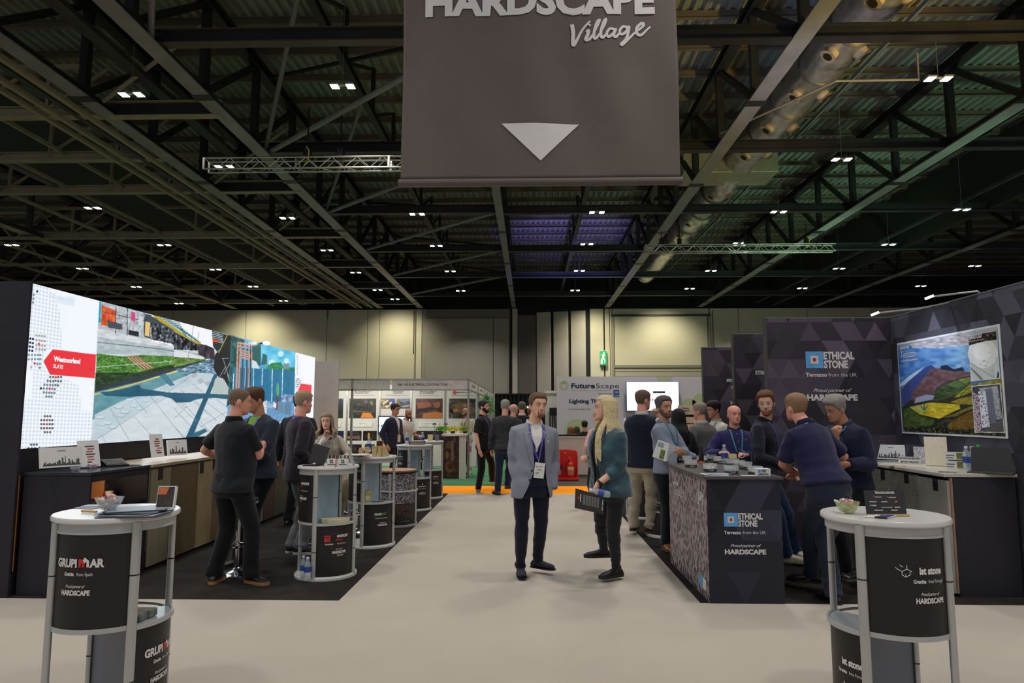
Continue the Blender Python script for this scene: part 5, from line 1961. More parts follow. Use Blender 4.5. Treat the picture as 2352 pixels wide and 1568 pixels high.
M_w=mat('white_vinyl',(214,208,206))
M_blue=mat('logo_blue',(92,160,214),.6)
M_lred=mat('logo_red',(176,50,46),.6)
def logo_ethical(o,r_,u_,sc,parent,split=True):
 """blue square with white and red squares beside ETHICAL STONE; o = centre of the square, sc = square size"""
 o,r_,u_=Vector(o),Vector(r_),Vector(u_)
 n=r_.cross(u_)
 def sq(name,s_,m,k,sx_=1.0):
  q=MB()
  q.add([o+r_*a*s_*sx_/2+u_*b*s_/2+n*k for a,b in((-1,-1),(1,-1),(1,1),(-1,1))],[(0,1,2,3)])
  return q.build(name,m,parent)
 sq('logo_square',sc,M_blue,.0022,1.03)
 sq('logo_frame',sc*.46,M_w,.0034)
 sq('logo_core',sc*.20,M_lred,.0046)
 b=o+r_*(sc*.54)+n*.0025
 text('lettering','ETHICAL',sc*.44,sc*1.82,plane_place(b+u_*sc*.04,r_,u_),M_w,parent,bold=.045,anchor='l')
 text('lettering','STONE',sc*.44,sc*1.42,plane_place(b-u_*sc*.48,r_,u_),M_w,parent,bold=.045,anchor='l')
for i,(px,py,lab)in enumerate(((1757,731,'nearest dark fin wall with the blue square logo'),(1683,767,'middle dark fin wall of the right stand, half hidden'),(1613,798,'farthest dark fin wall of the right stand'))):
 c=W(px,py,z=ST)
 t=thing('stand_fin_wall',lab,'stand wall',(c.x,c.y,0))
 MB().box(c.x,SX-.004,c.y+.002,c.y+.09,0,ST).build('wall_core',M_stand,t)
 tri_print('printed_skin',(c.x+.012,c.y,0),(1,0,0),(0,0,1),SX-.006-c.x-.012,ST,t,11+i*5,.26,(60,52,62))
 MB().box(c.x-.004,c.x+.012,c.y-.006,c.y+.09,0,ST+.004).build('end_trim',mat('rail_grey2',(84,82,84),.4,.6),t)
 MB().box(c.x,SX-.006,c.y-.003,c.y+.09,ST,ST+.008).build('top_rail',mat('rail_alu',(150,150,154),.35,.8),t)
 fins.append((c,t))
c0,t0=fins[0]
yy=c0 .y-.002
pl_=lambda q,v:W(q,v,y=yy)
o=pl_(1870.5,826)
sz=(pl_(1851,826)-pl_(1890,826)).length
logo_ethical(o,(1,0,0),(0,0,1),sz,t0)
def lab_px(txt,q0,q1,vb,cap_px,m,parent,y_,bold=.02,shear=0.0,space=1.0):
 a_,b_=W(q0,vb,y=y_),W(q1,vb,y=y_)
 h_=(W(q0,vb-cap_px,y=y_)-a_).length
 return text('lettering',txt,h_,(b_-a_).length,plane_place(a_,(1,0,0),(0,0,1)),m,parent,bold=bold,shear=shear,anchor='l',space=space)
yl=yy-.003
lab_px('Terrazzo',1851,1900,864.5,8.6,M_w,t0,yl,.035)
lab_px('from the UK',1903,1968.5,864.5,8.6,M_w,t0,yl,.0)
lab_px('Proud partner of',1868,1957,900,8.5,M_w,t0,yl,.004,.45,.9)
lab_px('HARDSCAPE',1854,1970.5,919,13.5,M_w,t0,yl,.05)
c1,t1=fins[1]
lab_px('STRUCTURES',1735,1800,860,9,M_w,t1,c1 .y-.005,.035)
c2,t2_=fins[2]
lab_px('stone',1669,1703,876,9,M_w,t2_,c2 .y-.005,.03)
lab_px('Paving',1680,1710,892,5.5,M_w,t2_,c2 .y-.005,.03)
lab_px('HARDSCAPE',1678,1745,929,9,M_w,t2_,c2 .y-.005,.05)
for i,(q,v,x2,v2)in enumerate(((2013,719,2052,712),(2138,681,2230,672))):
 p=W(q,v,x=3.9 if i else 3.6)
 t=thing('arm_spotlight',['silver arm spotlight above the nearest fin wall','silver arm spotlight above the dark side wall'][i],'lamp',p,0,'arm spotlights on the right stand')
 MB().tube([p,p+Vector((.45,0,.05)),Vector((SX+.04,p.y,ST))],.010,6).build('arm',M_alu,t,True)
 MB().bar(p+Vector((-.05,0,-.02)),p+Vector((.02,0,.008)),.03,.022).build('lamp_head',mat('arm_lamp_lit',(255,252,245),.4,emit=3),t)
PX=SX-.012
cp=Canvas(2058,742,2320,1010,3,(60,60,60))
K_=5.6
D_=lambda*p:[(2050+x/K_,740+y/K_)for x,y in p]
cp.grad(D_((70,290),(1375,35),(1490,1480),(140,1410)),(190,196,200),(80,120,160),'y',745,850)
cp.grad(D_((80,310),(600,250),(980,300),(1000,640),(90,800)),(70,120,190),(130,176,214),'x')
cp.noise(D_((80,310),(980,180),(1000,640),(90,800)),16,12,7,31,(1,1,.7))
cp.poly(D_((220,280),(980,130),(975,290),(600,330),(260,330)),(198,188,190),.85)
cp.noise(D_((220,280),(980,130),(975,300),(600,340),(260,340)),20,8,4,32)
cp.poly(D_((90,800),(200,700),(420,560),(380,600),(160,800),(100,830)),(196,220,240),.9)
cp.poly(D_((110,880),(200,760),(430,580),(500,545),(560,600),(700,720),(560,980),(130,1100)),(62,74,130))
cp.poly(D_((250,900),(500,600),(600,590),(1000,640),(1002,700),(560,850),(500,980),(230,1000)),(110,84,88))
cp.noise(D_((250,900),(500,600),(600,590),(1000,640),(1002,700),(560,850),(500,980),(230,1000)),12,9,5,33)
cp.poly(D_((610,600),(625,560),(700,548),(760,590),(800,600),(850,585),(900,575),(930,625),(800,635)),(34,46,70))
cp.poly(D_((560,860),(800,740),(1000,690),(1005,870),(880,960),(600,1000),(480,990)),(66,84,50))
cp.poly(D_((700,800),(810,745),(920,790),(850,850)),(86,118,72))
cp.poly(D_((840,735),(990,705),(1000,760),(930,790)),(118,132,60))
cp.noise(D_((560,860),(800,740),(1000,690),(1005,870),(880,960),(600,1000),(480,990)),12,7,4,34)
cp.poly(D_((120,1100),(230,1000),(600,1000),(1420,740),(1480,1480),(150,1410)),(50,52,38))
cp.poly(D_((300,970),(440,930),(540,940),(520,990),(280,1040)),(150,158,184))
cp.poly(D_((780,970),(1000,800),(1415,725),(1425,860),(1010,900),(860,960)),(150,144,48))
cp.noise(D_((780,970),(1000,800),(1415,725),(1425,860),(1010,900),(860,960)),18,8,4,35)
cp.poly(D_((210,1090),(500,1030),(860,1055),(870,1110),(780,1150),(600,1240),(330,1180)),(196,176,44))
cp.noise(D_((210,1090),(500,1030),(860,1055),(870,1110),(780,1150),(600,1240),(330,1180)),16,14,4,36)
cp.poly(D_((210,1090),(450,1050),(470,1120),(380,1180)),(166,176,96))
cp.poly(D_((740,1030),(860,980),(1020,950),(1030,1060),(860,1050)),(170,150,50),.8)
cp.poly(D_((640,1230),(850,1150),(1030,1070),(1040,1100),(800,1210)),(150,140,56))
cp.poly(D_((140,1130),(210,1095),(420,1230),(560,1260),(480,1330),(150,1350)),(74,92,46))
cp.poly(D_((700,1330),(800,1240),(1040,1130),(1050,1370),(720,1380)),(110,84,34))
cp.noise(D_((140,1130),(1420,900),(1480,1480),(150,1410)),10,6,4,37)
for pts_ in(((215,1095),(330,1185),(600,1245),(700,1220),(870,1140)),((560,850),(700,770),(1000,690)),((700,990),(860,965),(950,860),(1100,790)),((480,1340),(640,1260),(860,1170),(1030,1080))):
 cp.line(D_(*pts_),(34,36,28),1.6)
cp.line(D_((405,1190),(410,1030)),(60,54,30),1.0)
for a in range(9):
 cp.line(D_((408,1130),(408+60*math.sin(a-4),1090-40*math.cos((a-4)*.4))),(70,62,34),.6)
cp.noise(D_((140,1350),(700,1360),(1480,1400),(1490,1480),(140,1410)),36,3,3,38,(1.2,1,.6))
cp.poly(D_((975,175),(1335,105),(1385,722),(1008,757)),(238,238,236))
cp.poly(D_((985,185),(1328,115),(1376,715),(1016,748)),(202,208,204))
cp.disc(*D_((1160,400))[0],34,(244,246,242),.8)
cp.disc(*D_((1150,380))[0],20,(255,255,255),.8)
cp.poly(D_((978,180),(1332,108),(1340,225),(1200,240),(1060,275),(985,300)),(50,42,34))
cp.noise(D_((1170,140),(1332,108),(1340,215),(1170,240)),38,4,4,40,(1.2,1,.6))
for x,y in((1175,490),(1188,497),(1160,500),(1205,560),(1175,565),(1325,460),(1318,530),(1240,388),(1220,520),(1130,540),(1300,690),(1280,620)):
 cp.disc(*D_((x,y))[0],1.0,(60,60,58))
cp.poly(D_((1004,575),(1130,690),(1170,735),(1130,738),(1006,600)),(134,134,130))
cp.line(D_((1004,520),(1310,715)),(110,112,108),1)
cp.poly(D_((1312,520),(1365,520),(1378,712),(1320,716)),(210,220,228))
cp.poly(D_((1350,640),(1370,630),(1368,715),(1342,717)),(40,36,44))
cp.poly(D_((1013,818),(1388,785),(1445,1420),(1058,1415)),(240,240,242))
cp.poly(D_((1022,828),(1380,795),(1436,1411),(1066,1406)),(70,70,84))
cp.poly(D_((1150,1400),(1290,1300),(1420,1240),(1430,1405)),(96,92,92))
for quad,base_,dotc,n_,sd2 in((((1105,850),(1350,815),(1408,1240),(1340,1250)),(176,178,182),(96,96,104),70,1),(((1180,865),(1280,850),(1338,1290),(1260,1300)),(110,116,134),(130,134,150),30,2),(((1100,890),(1195,880),(1252,1340),(1150,1358)),(222,224,234),(50,54,70),60,3),(((1035,900),(1100,930),(1145,1398),(1065,1396)),(190,170,176),(70,50,56),90,4)):
 cp.poly(D_(*quad),base_)
 rs=np.random.RandomState(sd2)
 for _ in range(n_):
  a,b=rs.rand(),rs.rand()
  q0=np.array(quad[0])*(1-a)+np.array(quad[1])*a
  q1=np.array(quad[3])*(1-a)+np.array(quad[2])*a
  p=q0*(1-b)+q1*b
  cp.disc(*D_(tuple(p))[0],.7+rs.rand()*.9,dotc,ry=1.2)
t=thing('landscape_poster','framed poster of green and yellow hills under a blue sky','poster',(PX,7.2,1.38))
pc=lambda q,v:W(q,v,x=PX-.004)
MB().box(PX,PX+.008,6.375,8.14,1.375,2.425).build('poster_board',mat('poster_white',(226,226,228),.5),t)
px_picture('poster_print',cp,[(PX-.004,8.12,2.405),(PX-.004,6.395,2.405),(PX-.004,6.395,1.395),(PX-.004,8.12,1.395)],mat_attr('poster_ink',0,.35,.4),t,260,240)
pq=lambda q,v:W(q,v,x=PX-.008)
text_px('lettering','external',(2067,803),(2088,799),.045,M_w,t,pq,bold=.02)
text_px('lettering','Terrazzo',(2069,822.5),(2104.5,818),.085,M_w,t,pq,bold=-.005)
text_px('lettering','the British Isles collection',(2069,831.5),(2107,826),.026,M_w,t,pq,bold=.01)
text_px('lettering','HAND CAST',(2226,780),(2256.5,774),.042,M_w,t,pq,bold=.04)
text_px('lettering','No surface joints or grout',(2226,785.5),(2260,779.5),.014,M_w,t,pq,bold=.01)
t=thing('logo_counter','black counter with the blue square logo and a terrazzo side panel','counter',(1.84,6.85,0))
fx0,fx1,fy0,fy1=1.524,2.156,6.035,7.66
MB().box(fx0+.008,fx1,fy0+.008,fy1,0,1.035).build('carcass',M_pnl,t)
tri_print('printed_skin',(fx0,fy0,.0),(1,0,0),(0,0,1),fx1-fx0,1.035,t,21,.30,(40,40,50))
MB().box(fx0-.03,fx1+.02,fy0-.03,fy1+.02,1.037,1.062).build('top',mat('counter_top_dark',(74,70,70),.4,var=.1),t,bevel=.004)
MB().box(fx0+.001,fx0+.007,fy0+.01,fy1,0,1.034).build('terrazzo_panel',mat_voronoi('terrazzo_print',(148,134,138),[(58,42,44),(66,48,50),(50,38,40)],23,.44,(1,1.15,.68),.45,'F1',.07),t)
pf=lambda q,v:W(q,v,y=fy0-.002)
o=pf(1678.5,1193)
sz=(pf(1663.5,1193)-pf(1694.5,1193)).length
logo_ethical(o,(1,0,0),(0,0,1),sz,t)
yl=fy0-.004
lab_px('Terrazzo',1663,1702,1226,7.5,M_w,t,yl,.035)
lab_px('from the UK',1706,1759,1226,7.5,M_w,t,yl,0)
lab_px('Proud partner of',1678,1749,1256,7.5,M_w,t,yl,.004,.45,.9)
lab_px('HARDSCAPE',1665,1760,1272,11,M_w,t,yl,.05)
ps=lambda q,v:W(q,v,x=fx0-.001)
text_px('lettering','external',(1546.5,1112),(1558,1115),.05,M_w,t,ps,bold=.02)
text_px('lettering','Terrazzo',(1547,1131),(1567.5,1143),.085,M_w,t,ps,bold=-.004)
text_px('lettering','UMT',(1600.5,1156),(1616,1163),.10,M_w,t,ps,bold=.03)
text_px('lettering','Ask about',(1602,1131),(1614,1135),.02,M_w,t,ps,bold=.02)
text_px('lettering','Ultra thin terrazzo',(1602,1171),(1615,1178),.016,M_w,t,ps,bold=.01)
q=MB()
cA=[ps(1606,1340),ps(1613.5,1349),ps(1613.5,1322),ps(1606,1316)]
q.add(cA,[(0,1,2,3)]).build('logo_square',M_blue,t)
q=MB()
cA=[ps(1614,1350),ps(1622,1357),ps(1622,1333),ps(1614,1324)]
q.add(cA,[(0,1,2,3)]).build('logo_frame',M_w,t)
t=thing('terrazzo_counter','long counter faced with terrazzo slabs under a pale stone worktop along the right wall','counter',(4.0,7.2,0))
RX=3.74
MB().box(RX+.03,SX-.01,6.32,8.15,0,1.03).build('carcass',M_pnl,t)
MB().box(RX+.035,SX-.03,6.295,6.318,0,1.03).build('end_panel',M_stand,t)
MB().box(RX+.008,RX+.028,6.29,6.315,.03,1.03).build('edge_strip',mat('edge_terracotta',(150,112,96),.7),t)
M_tz=mat_voronoi('terrazzo_grey',(150,148,138),[(66,68,62),(120,118,108),(84,80,70)],62,.30,(1,1,1),.45,'F1',.05)
ya=W(2110,1100,x=RX).y
MB().box(RX-.02,RX+.006,6.295,ya-.004,.03,1.005).build('slab',mat('concrete_slab',(150,146,138),.6,var=.08,scale=6,bump=.1,bscale=60),t,bevel=.003,label='plain pale concrete facing slab')
yb=W(2050,1100,x=RX).y
MB().box(RX-.012,RX+.01,ya+.004,yb-.003,.03,1.015).build('slab',M_tz,t,bevel=.003,label='terrazzo facing slab')
MB().box(RX-.012,RX+.01,yb+.003,8.15,.03,1.015).build('slab',M_tz,t,bevel=.003,label='terrazzo facing slab')
MB().box(RX-.05,SX-.012,6.28,7.05,1.037,1.068).build('worktop',mat_voronoi('terrazzo_top',(188,182,172),[(120,112,104),(160,150,140)],60,.25,(1,1,1),.3),t,bevel=.004)
MB().box(RX-.04,SX-.012,7.055,7.75,1.037,1.066).build('worktop',mat('cream_stone_top',(206,198,182),.3,var=.04),t,bevel=.004)
MB().box(RX-.04,SX-.012,7.755,8.18,1.037,1.062).build('worktop',mat('green_grey_top',(120,132,128),.25,var=.06),t,bevel=.004)
for i,(q_,v)in enumerate(((2147.5,1112),(2079,1096),(2025,1089))):
 p=W(q_,v,x=RX-.026)
 tg=thing('price_tag',['black label tag on the plain concrete slab','black label tag on the nearer terrazzo slab','black label tag on the farther terrazzo slab'][i],'label',p,0,'label tags on the terrazzo counter')
 xx=RX-.0235 if i==0 else RX-.0155
 q=MB().box(xx-.003,xx,p.y-.036,p.y+.036,p.z-.055,p.z+.055).build('card',mat('tag_black',(26,24,24),.6),tg)
 text('lettering','HARDSCAPE',.006,.04,lambda a,b,p=p,xx=xx:Vector((xx-.0035,p.y-a,p.z+.035+b)),mat('ink_pale',(170,160,156),.6),q)
# ===== r
M_tw=mat('table_white',(206,202,198),.25,var=.03,scale=3)
M_rim=mat('table_rim',(178,176,174),.4,var=.03)
M_leg=mat('leg_silver',(182,180,176),.35,.35,var=.04)
M_gfx=mat('graphic_black',(38,33,33),.42,var=.12,scale=3,spec=.4)
M_div=mat('divider_led_tinted',(128,162,182),.35,var=.03)  # blue light from the LED wall is mixed into this divider colour
M_jnt=mat('joint_black',(20,20,20),.5)
M_ink=mat('ink_white',(222,216,212),.6,var=.02)
TR=.305
TZ=1.08
def round_table(cx,cy,ph,label,upper=1,lower=1,levels=None,div=M_div,top=True,group='round display tables',h=TZ,mid=.53):
 """four posts at ph+90k degrees, quadrant 0 = from ph to ph+90"""
 t=thing('display_table',label,'display table',(cx,cy,0),0,group)
 c=(cx,cy,0)
 A=lambda k:R(ph+90*k)
 MB().lathe([(0,h-.028),(TR-.006,h-.028),(TR,h-.022),(TR,h-.006),(TR-.005,h),(0,h)],c,56,closed=False).build('table_top',M_tw,t,True)
 MB().arc_wall(c,TR-.035,TR-.022,h-.075,h-.029,0,2*math.pi,48).build('rim_ring',M_rim,t,True)
 MB().lathe([(0,.0),(TR,0),(TR,.022),(TR-.01,.026),(TR-.012,.034),(TR-.02,.034),(TR-.02,.028),(0,.028)],c,56,closed=False).build('base',M_tw,t,True)
 for k in range(4):
  a=A(k)
  p=Vector((cx+math.cos(a)*(TR-.018),cy+math.sin(a)*(TR-.018),0))
  lg_=MB().tube([p+Vector((0,0,.001)),p+Vector((0,0,h-.029))],[(.024,.017)]*2,16,up=(math.sin(a),-math.cos(a),0)).build('leg',M_leg,t,True)
  q=MB()
  for z in(.27,.79):
   if z<h-.1:
    q.tube([p+Vector((0,0,z-.003)),p+Vector((0,0,z+.003))],[(.0252,.0182)]*2,16,up=(math.sin(a),-math.cos(a),0))
  q.build('joint_ring',M_jnt,lg_)
 return t,c,A
def curved(t,c,a0,a1,z0,z1,name='graphic_panel',m=None,r=TR-.026):
 o=MB().arc_wall(c,r-.004,r,z0,z1,a0,a1,20).build(name,m or M_gfx,t,True)
 for z in(z0-.006,z1+.006):
  MB().arc_wall(c,r-.012,r+.006,z-.006,z+.006,a0,a1,20).build('panel_rail',M_rim,t,True)
 return o
def cplace(c,a,z,r=TR-.0225):
 """place on the cylinder: angle a is the text centre; u runs to the viewer's right (counter-clockwise seen from outside)"""
 return lambda u,v:Vector((c[0]+r*math.cos(a+u/r),c[1]+r*math.sin(a+u/r),z+v))
def ctext(t,c,a,z,s_,hgt,wid,m=None,bold=.02,shear=0.0,space=1.0):
 return text('lettering',s_,hgt,wid,cplace(c,a,z),m or M_ink,t,bold=bold,shear=shear,space=space)
def proud(t,c,a,z,sc=1.0):
 ctext(t,c,a,z,'Proud partner of',.016*sc,.105*sc,None,.004,.45,.9)
 ctext(t,c,a,z-.035*sc,'HARDSCAPE',.024*sc,.155*sc,None,.05)
def mid_shelf(t,c,a0,a1,z=.53):
 q=MB()
 n=20
 r_=TR-.018
 poly=[(c[0],c[1])]+[(c[0]+r_*math.cos(a0+(a1-a0)*k/n),c[1]+r_*math.sin(a0+(a1-a0)*k/n))for k in range(n+1)]
 q.prism(poly,z-.008,z+.004)
 o=q.build('mid_shelf',mat('shelf_grey',(176,186,190),.25,var=.03),t)
 MB().arc_wall(c,r_-.006,r_+.008,z-.014,z+.010,a0,a1,20).build('shelf_rim',M_rim,t,True)
 return o
M_div2=mat('divider_shaded',(70,78,96),.35,var=.03)  # darker divider copy for the front tables, shade put into the colour
def divider(t,c,A,k0,k1,h=TZ,m=None):
 a,b=A(k0),A(k1)
 r_=TR-.045
 p,q=Vector((c[0]+r_*math.cos(a),c[1]+r_*math.sin(a),0)),Vector((c[0]+r_*math.cos(b),c[1]+r_*math.sin(b),0))
 z=Vector((0,0,.035+(h-.065)/2+.0))
 MB().bar(p+z,q+z,.006,h-.11).build('divider_panel',m or M_div,t)
 q_=MB()
 for e in(p,q):
  q_.box(e.x-.007,e.x+.007,e.y-.007,e.y+.007,.035,h-.08)
 q_.build('divider_edge',M_jnt,t)
def grupimar(t,c,a,z,sc):
 ctext(t,c,a-.345*sc,z,'GRUPI',.040*sc,.125*sc,None,.05)
 ctext(t,c,a+.218*sc,z,'AR',.040*sc,.068*sc,None,.05)
 pl=cplace(c,a,z)
 q=MB()
 q.add([pl(u*sc,v*sc)for u,v in((-.026,0),(-.026,.040),(-.012,.040),(.004,.020),(.004,0),(-.008,0),(-.008,.014),(-.014,.022),(-.014,0))],[tuple(range(9))])
 q.build('logo_mark',M_red,t)
 q=MB()
 q.add([pl(u*sc,v*sc)for u,v in((.004,.020),(-.006,.034),(.004,.048),(.026,.030),(.026,0),(.014,0),(.014,.026))],[tuple(range(7))])
 q.build('logo_mark',M_ink,t)
 ctext(t,c,a-.27*sc,z-.042*sc,'Granite',.018*sc,.057*sc,None,.035)
 ctext(t,c,a+.02*sc,z-.042*sc,'from Spain',.018*sc,.078*sc,None,0)
 proud(t,c,a-.14,z-.10*sc,sc)
t,c,A=round_table(-2.22,3.70,49,'round white display table at the front left with stone company panels')
curved(t,c,A(2),A(3),.545,1.0)
curved(t,c,A(3),A(4),.035,.515)
mid_shelf(t,c,A(3),A(4))
MB().arc_wall(c,TR-.035,TR-.020,.522,.536,A(0),A(3),30).build('mid_ring',M_rim,t,True)
divider(t,c,A,1,3,m=M_div2)
grupimar(t,c,(A(2)+A(3))/2-.03,.845,1.0)
grupimar(t,c,(A(3)+A(4))/2+.05,.36,1.0)
NLc=c
t,c,A=round_table(1.85,3.70,41,'round white display table at the front right with black panels')
curved(t,c,A(2),A(3),.545,1.0)
curved(t,c,A(1),A(2),.035,.515)
mid_shelf(t,c,A(1),A(2))
MB().arc_wall(c,TR-.035,TR-.020,.522,.536,A(2),A(5),30).build('mid_ring',M_rim,t,True)
divider(t,c,A,0,2,m=M_div2)
def iststone(t,c,a,z,mark=True):
 ctext(t,c,a+.14,z,'ist stone',.034,.125,None,.05)
 if mark:
  pl=cplace(c,a-.32,z+.012)
  q=MB()
  for(u0,v0,u1,v1)in((-.034,.012,-.012,0),(-.012,0,.010,.012),(.010,.012,.032,0),(-.012,.0,-.012,-.016),(-.034,.012,-.040,.018),(.010,.012,.010,.030),(-.012,-.016,.004,-.026),(.004,-.026,.024,-.014),(.004,-.026,.004,-.012),(-.022,.030,-.006,.020),(.024,-.014,.024,0)):
   d=Vector((u1-u0,v1-v0)).normalized()
   nx,ny=-d.y*.0016,d.x*.0016
   q.add([pl(u0-nx,v0-ny),pl(u1-nx,v1-ny),pl(u1+nx,v1+ny),pl(u0+nx,v0+ny)],[(0,1,2,3)])
  q.build('logo_mark',M_ink,t)
 ctext(t,c,a+.02-.10,z-.042,'Granite',.018,.062,None,.035)
 ctext(t,c,a+.23,z-.042,'from Portugal',.018,.088,None,0)
 proud(t,c,a+.11,z-.10,1.0)
iststone(t,c,(A(2)+A(3))/2+.20,.835)
iststone(t,c,(A(1)+A(2))/2+.36,.35,False)
NRc=c
ROW=[(-2.05,7.00,82),(-1.97,8.58,82),(-1.97,11.72,82),(-1.98,13.35,82)]
cs=[]
for i,(cx,cy,ph)in enumerate(ROW):
 t,c,A=round_table(cx,cy,ph,['round display table with the orange red logo panel and pen boxes on top','round display table with DRAINVAST panels and small timber blocks on top','round display table with a black box and water bottles behind the gravel drum','farthest round display table of the left row, by the green carpet'][i])
 curved(t,c,A(1),A(2),.545,1.0)
 curved(t,c,A(2),A(3),.035,.515)
 mid_shelf(t,c,A(2),A(3))
 MB().arc_wall(c,TR-.035,TR-.020,.522,.536,A(3),A(6),30).build('mid_ring',M_rim,t,True)
 divider(t,c,A,0,2)
 aU,aL=(A(1)+A(2))/2,(A(2)+A(3))/2
 if i==0:
  a=aL+.0
  pl=cplace(c,a-.34,.395)
  q=MB()
  q.add([pl(u,v)for u,v in((-.028,-.03),(.028,-.03),(.028,.03),(-.028,.03))],[(0,1,2,3)])
  q.build('logo_square',M_red,t)
  pl=cplace(c,a-.34,.395,TR-.0215)
  q=MB()
  for sg in((-1,1),(1,-1),(1,1)):
   q.add([pl(sg[0]*.004+u*.016*sg[0]*.5,sg[1]*.006+v*.016*sg[1])for u,v in((0,0),(1.6,0),(.2,1.2))],[(0,1,2)])
  q.build('logo_mark',M_gfx,t)
  ctext(t,c,a+.20,.402,'HARDSCAPE',.024,.120,None,.05)
  ctext(t,c,a+.08,.370,'PRODUCTS',.016,.078,M_red,.03)
  ctext(t,c,a-.28,.335,'Worldwide',.015,.080,None,.04)
  ctext(t,c,a+.18,.335,'Material Network',.015,.100,None,.0)
  ctext(t,c,a+.08,.285,'Part of the',.014,.07,None,.004,.45)
  ctext(t,c,a+.08,.250,'HARDSCAPE',.025,.145,None,.05)
  ctext(t,c,a+.12,.222,'GROUP',.018,.066,None,.0)
  a=aU+.28
  ctext(t,c,a,.905,'HARDSCAPE',.024,.130,None,.05)
  ctext(t,c,a-.22,.882,'PRODUCTS',.014,.066,M_red,.03)
  ctext(t,c,a,.84,'Material Network',.013,.110,None,.0)
  ctext(t,c,a-.2,.79,'Part of the',.012,.06,None,.004,.45)
  ctext(t,c,a-.1,.76,'HARDSCAPE',.024,.130,None,.05)
  ctext(t,c,a-.25,.735,'GROUP',.015,.05,None,.0)
 elif i==1:
  a=aL+.05
  ctext(t,c,a-.16,.385,'DRAIN',.028,.088,None,.03)
  ctext(t,c,a+.13,.385,'VAST',.028,.066,mat('drain_green',(84,168,70),.6),.03)
  ctext(t,c,a,.345,'Drainpoint Sub-Base System',.012,.16,None,.02)
  proud(t,c,a+.06,.29,.85)
  a=aU+.35
  ctext(t,c,a,.90,'DRAIN',.028,.088,None,.03)
  ctext(t,c,a+.29,.90,'VAST',.028,.066,mat('drain_green',(84,168,70),.6),.03)
  proud(t,c,a+.2,.80,.85)
 elif i==2:
  for a,z in((aU+.1,.88),(aL+.05,.39)):
   q=MB()
   pl=cplace(c,a,z+.045)
   q.add([pl(.016*math.cos(k)*(1 if k_%2 else.6),.016*math.sin(k)*(1 if k_%2 else.6))for k_,k in enumerate(np.linspace(0,2*math.pi,12,endpoint=False))],[tuple(range(12))])
   q.build('logo_mark',M_ink,t)
   ctext(t,c,a,z,'wienerberger',.020,.15,None,.02)
   ctext(t,c,a,z-.035,'Clay from the Netherlands',.011,.15,None,.01)
   proud(t,c,a,z-.09,.8)
 else:
  for a,z in((aU+.1,.88),(aL+.1,.40)):
   ctext(t,c,a,z,'MEEHAN',.022,.12,None,.03)
   ctext(t,c,a,z-.035,'Granite from Ireland',.011,.14,None,.01)
   proud(t,c,a,z-.09,.8)
 cs.append(c)
t=thing('gravel_drum','low round drum wrapped in gravel prints with a timber disc on top','display table',(-1.95,10.1,0),0,'round display tables')
c=(-1.95,10.1,0)
M_g1=mat_voronoi('gravel_grey',(40,38,42),[(150,146,150),(112,108,114),(178,172,172),(92,88,92)],52,.55,(1,1,1.5),.8,'F1',.08)
M_g2=mat_voronoi('gravel_brown',(34,24,22),[(70,50,44),(94,70,58),(52,38,34)],50,.5,(1,1,1.4),.8,'F1',.08)
MB().lathe([(0,0),(TR,0),(TR,.03),(0,.03)],c,48,closed=False).build('base',M_rim,t,True)
MB().arc_wall(c,TR-.03,TR-.022,.03,.14,0,2*math.pi,48).build('lower_band',M_gfx,t,True)
MB().arc_wall(c,TR-.03,TR-.022,.14,.33,0,2*math.pi,48).build('brown_gravel_panel',M_g2,t,True)
MB().arc_wall(c,TR-.03,TR-.022,.33,.49,0,2*math.pi,48).build('grey_gravel_panel',M_g1,t,True)
MB().arc_wall(c,TR-.035,TR+.004,.49,.51,0,2*math.pi,48).build('mid_ring',M_tw,t,True)
MB().arc_wall(c,TR-.03,TR-.022,.51,.745,0,2*math.pi,48).build('grey_gravel_panel',M_g1,t,True)
MB().lathe([(0,.745),(TR-.01,.745),(TR,.755),(TR,.77),(0,.77)],c,48,closed=False).build('top_tray',M_jnt,t,True)
MB().lathe([(0,.771),(TR-.02,.771),(TR-.02,.79),(0,.79)],c,48,closed=False).build('timber_disc',mat('timber_disc',(176,130,96),.5,var=.12,scale=4,stretch=(1,8,1)),t,True)
for k in range(4):
 a=R(82+90*k)
 p=Vector((c[0]+math.cos(a)*(TR-.014),c[1]+math.sin(a)*(TR-.014),0))
 MB().tube([p,p+Vector((0,0,.75))],[(.022,.015)]*2,12,up=(math.sin(a),-math.cos(a),0)).build('leg',M_leg,t,True)
ctext(t,c,R(82+225),.075,'Sustainable Solutions',.014,.16,None,.02)
for i,(q,v,lab)in enumerate(((1492,1262,'dark round display tower behind the man in beige trousers'),(1462,1232,'farther dark round display tower beyond the beige trousers'))):
 p=G(q,v)
 t,c,A=round_table(1.84-.04*i,(9.32,10.95)[i],98,lab)
 curved(t,c,A(1),A(2),.035,.60)
 curved(t,c,A(2),A(3),.545,1.0)
 divider(t,c,A,0,2)
 a=R(262-40)
 MB().arc_wall(c,.0,TR-.03,.605,.63,A(1),A(2),12).build('stone_sample',mat('sample_pale',(170,160,130),.6),t)
 MB().arc_wall(c,.0,TR-.03,.632,.66,A(1),A(2),12).build('stone_sample',mat('sample_mid',(120,112,88),.6),t)
 ctext(t,c,a,.44,['OVERWO PAVERS','stone'][i],.022,[.19,.08][i],None,.03)
 ctext(t,c,a,.405,'Pavers from Holland',.010,.13,None,.01)
 proud(t,c,a,.35,.9)
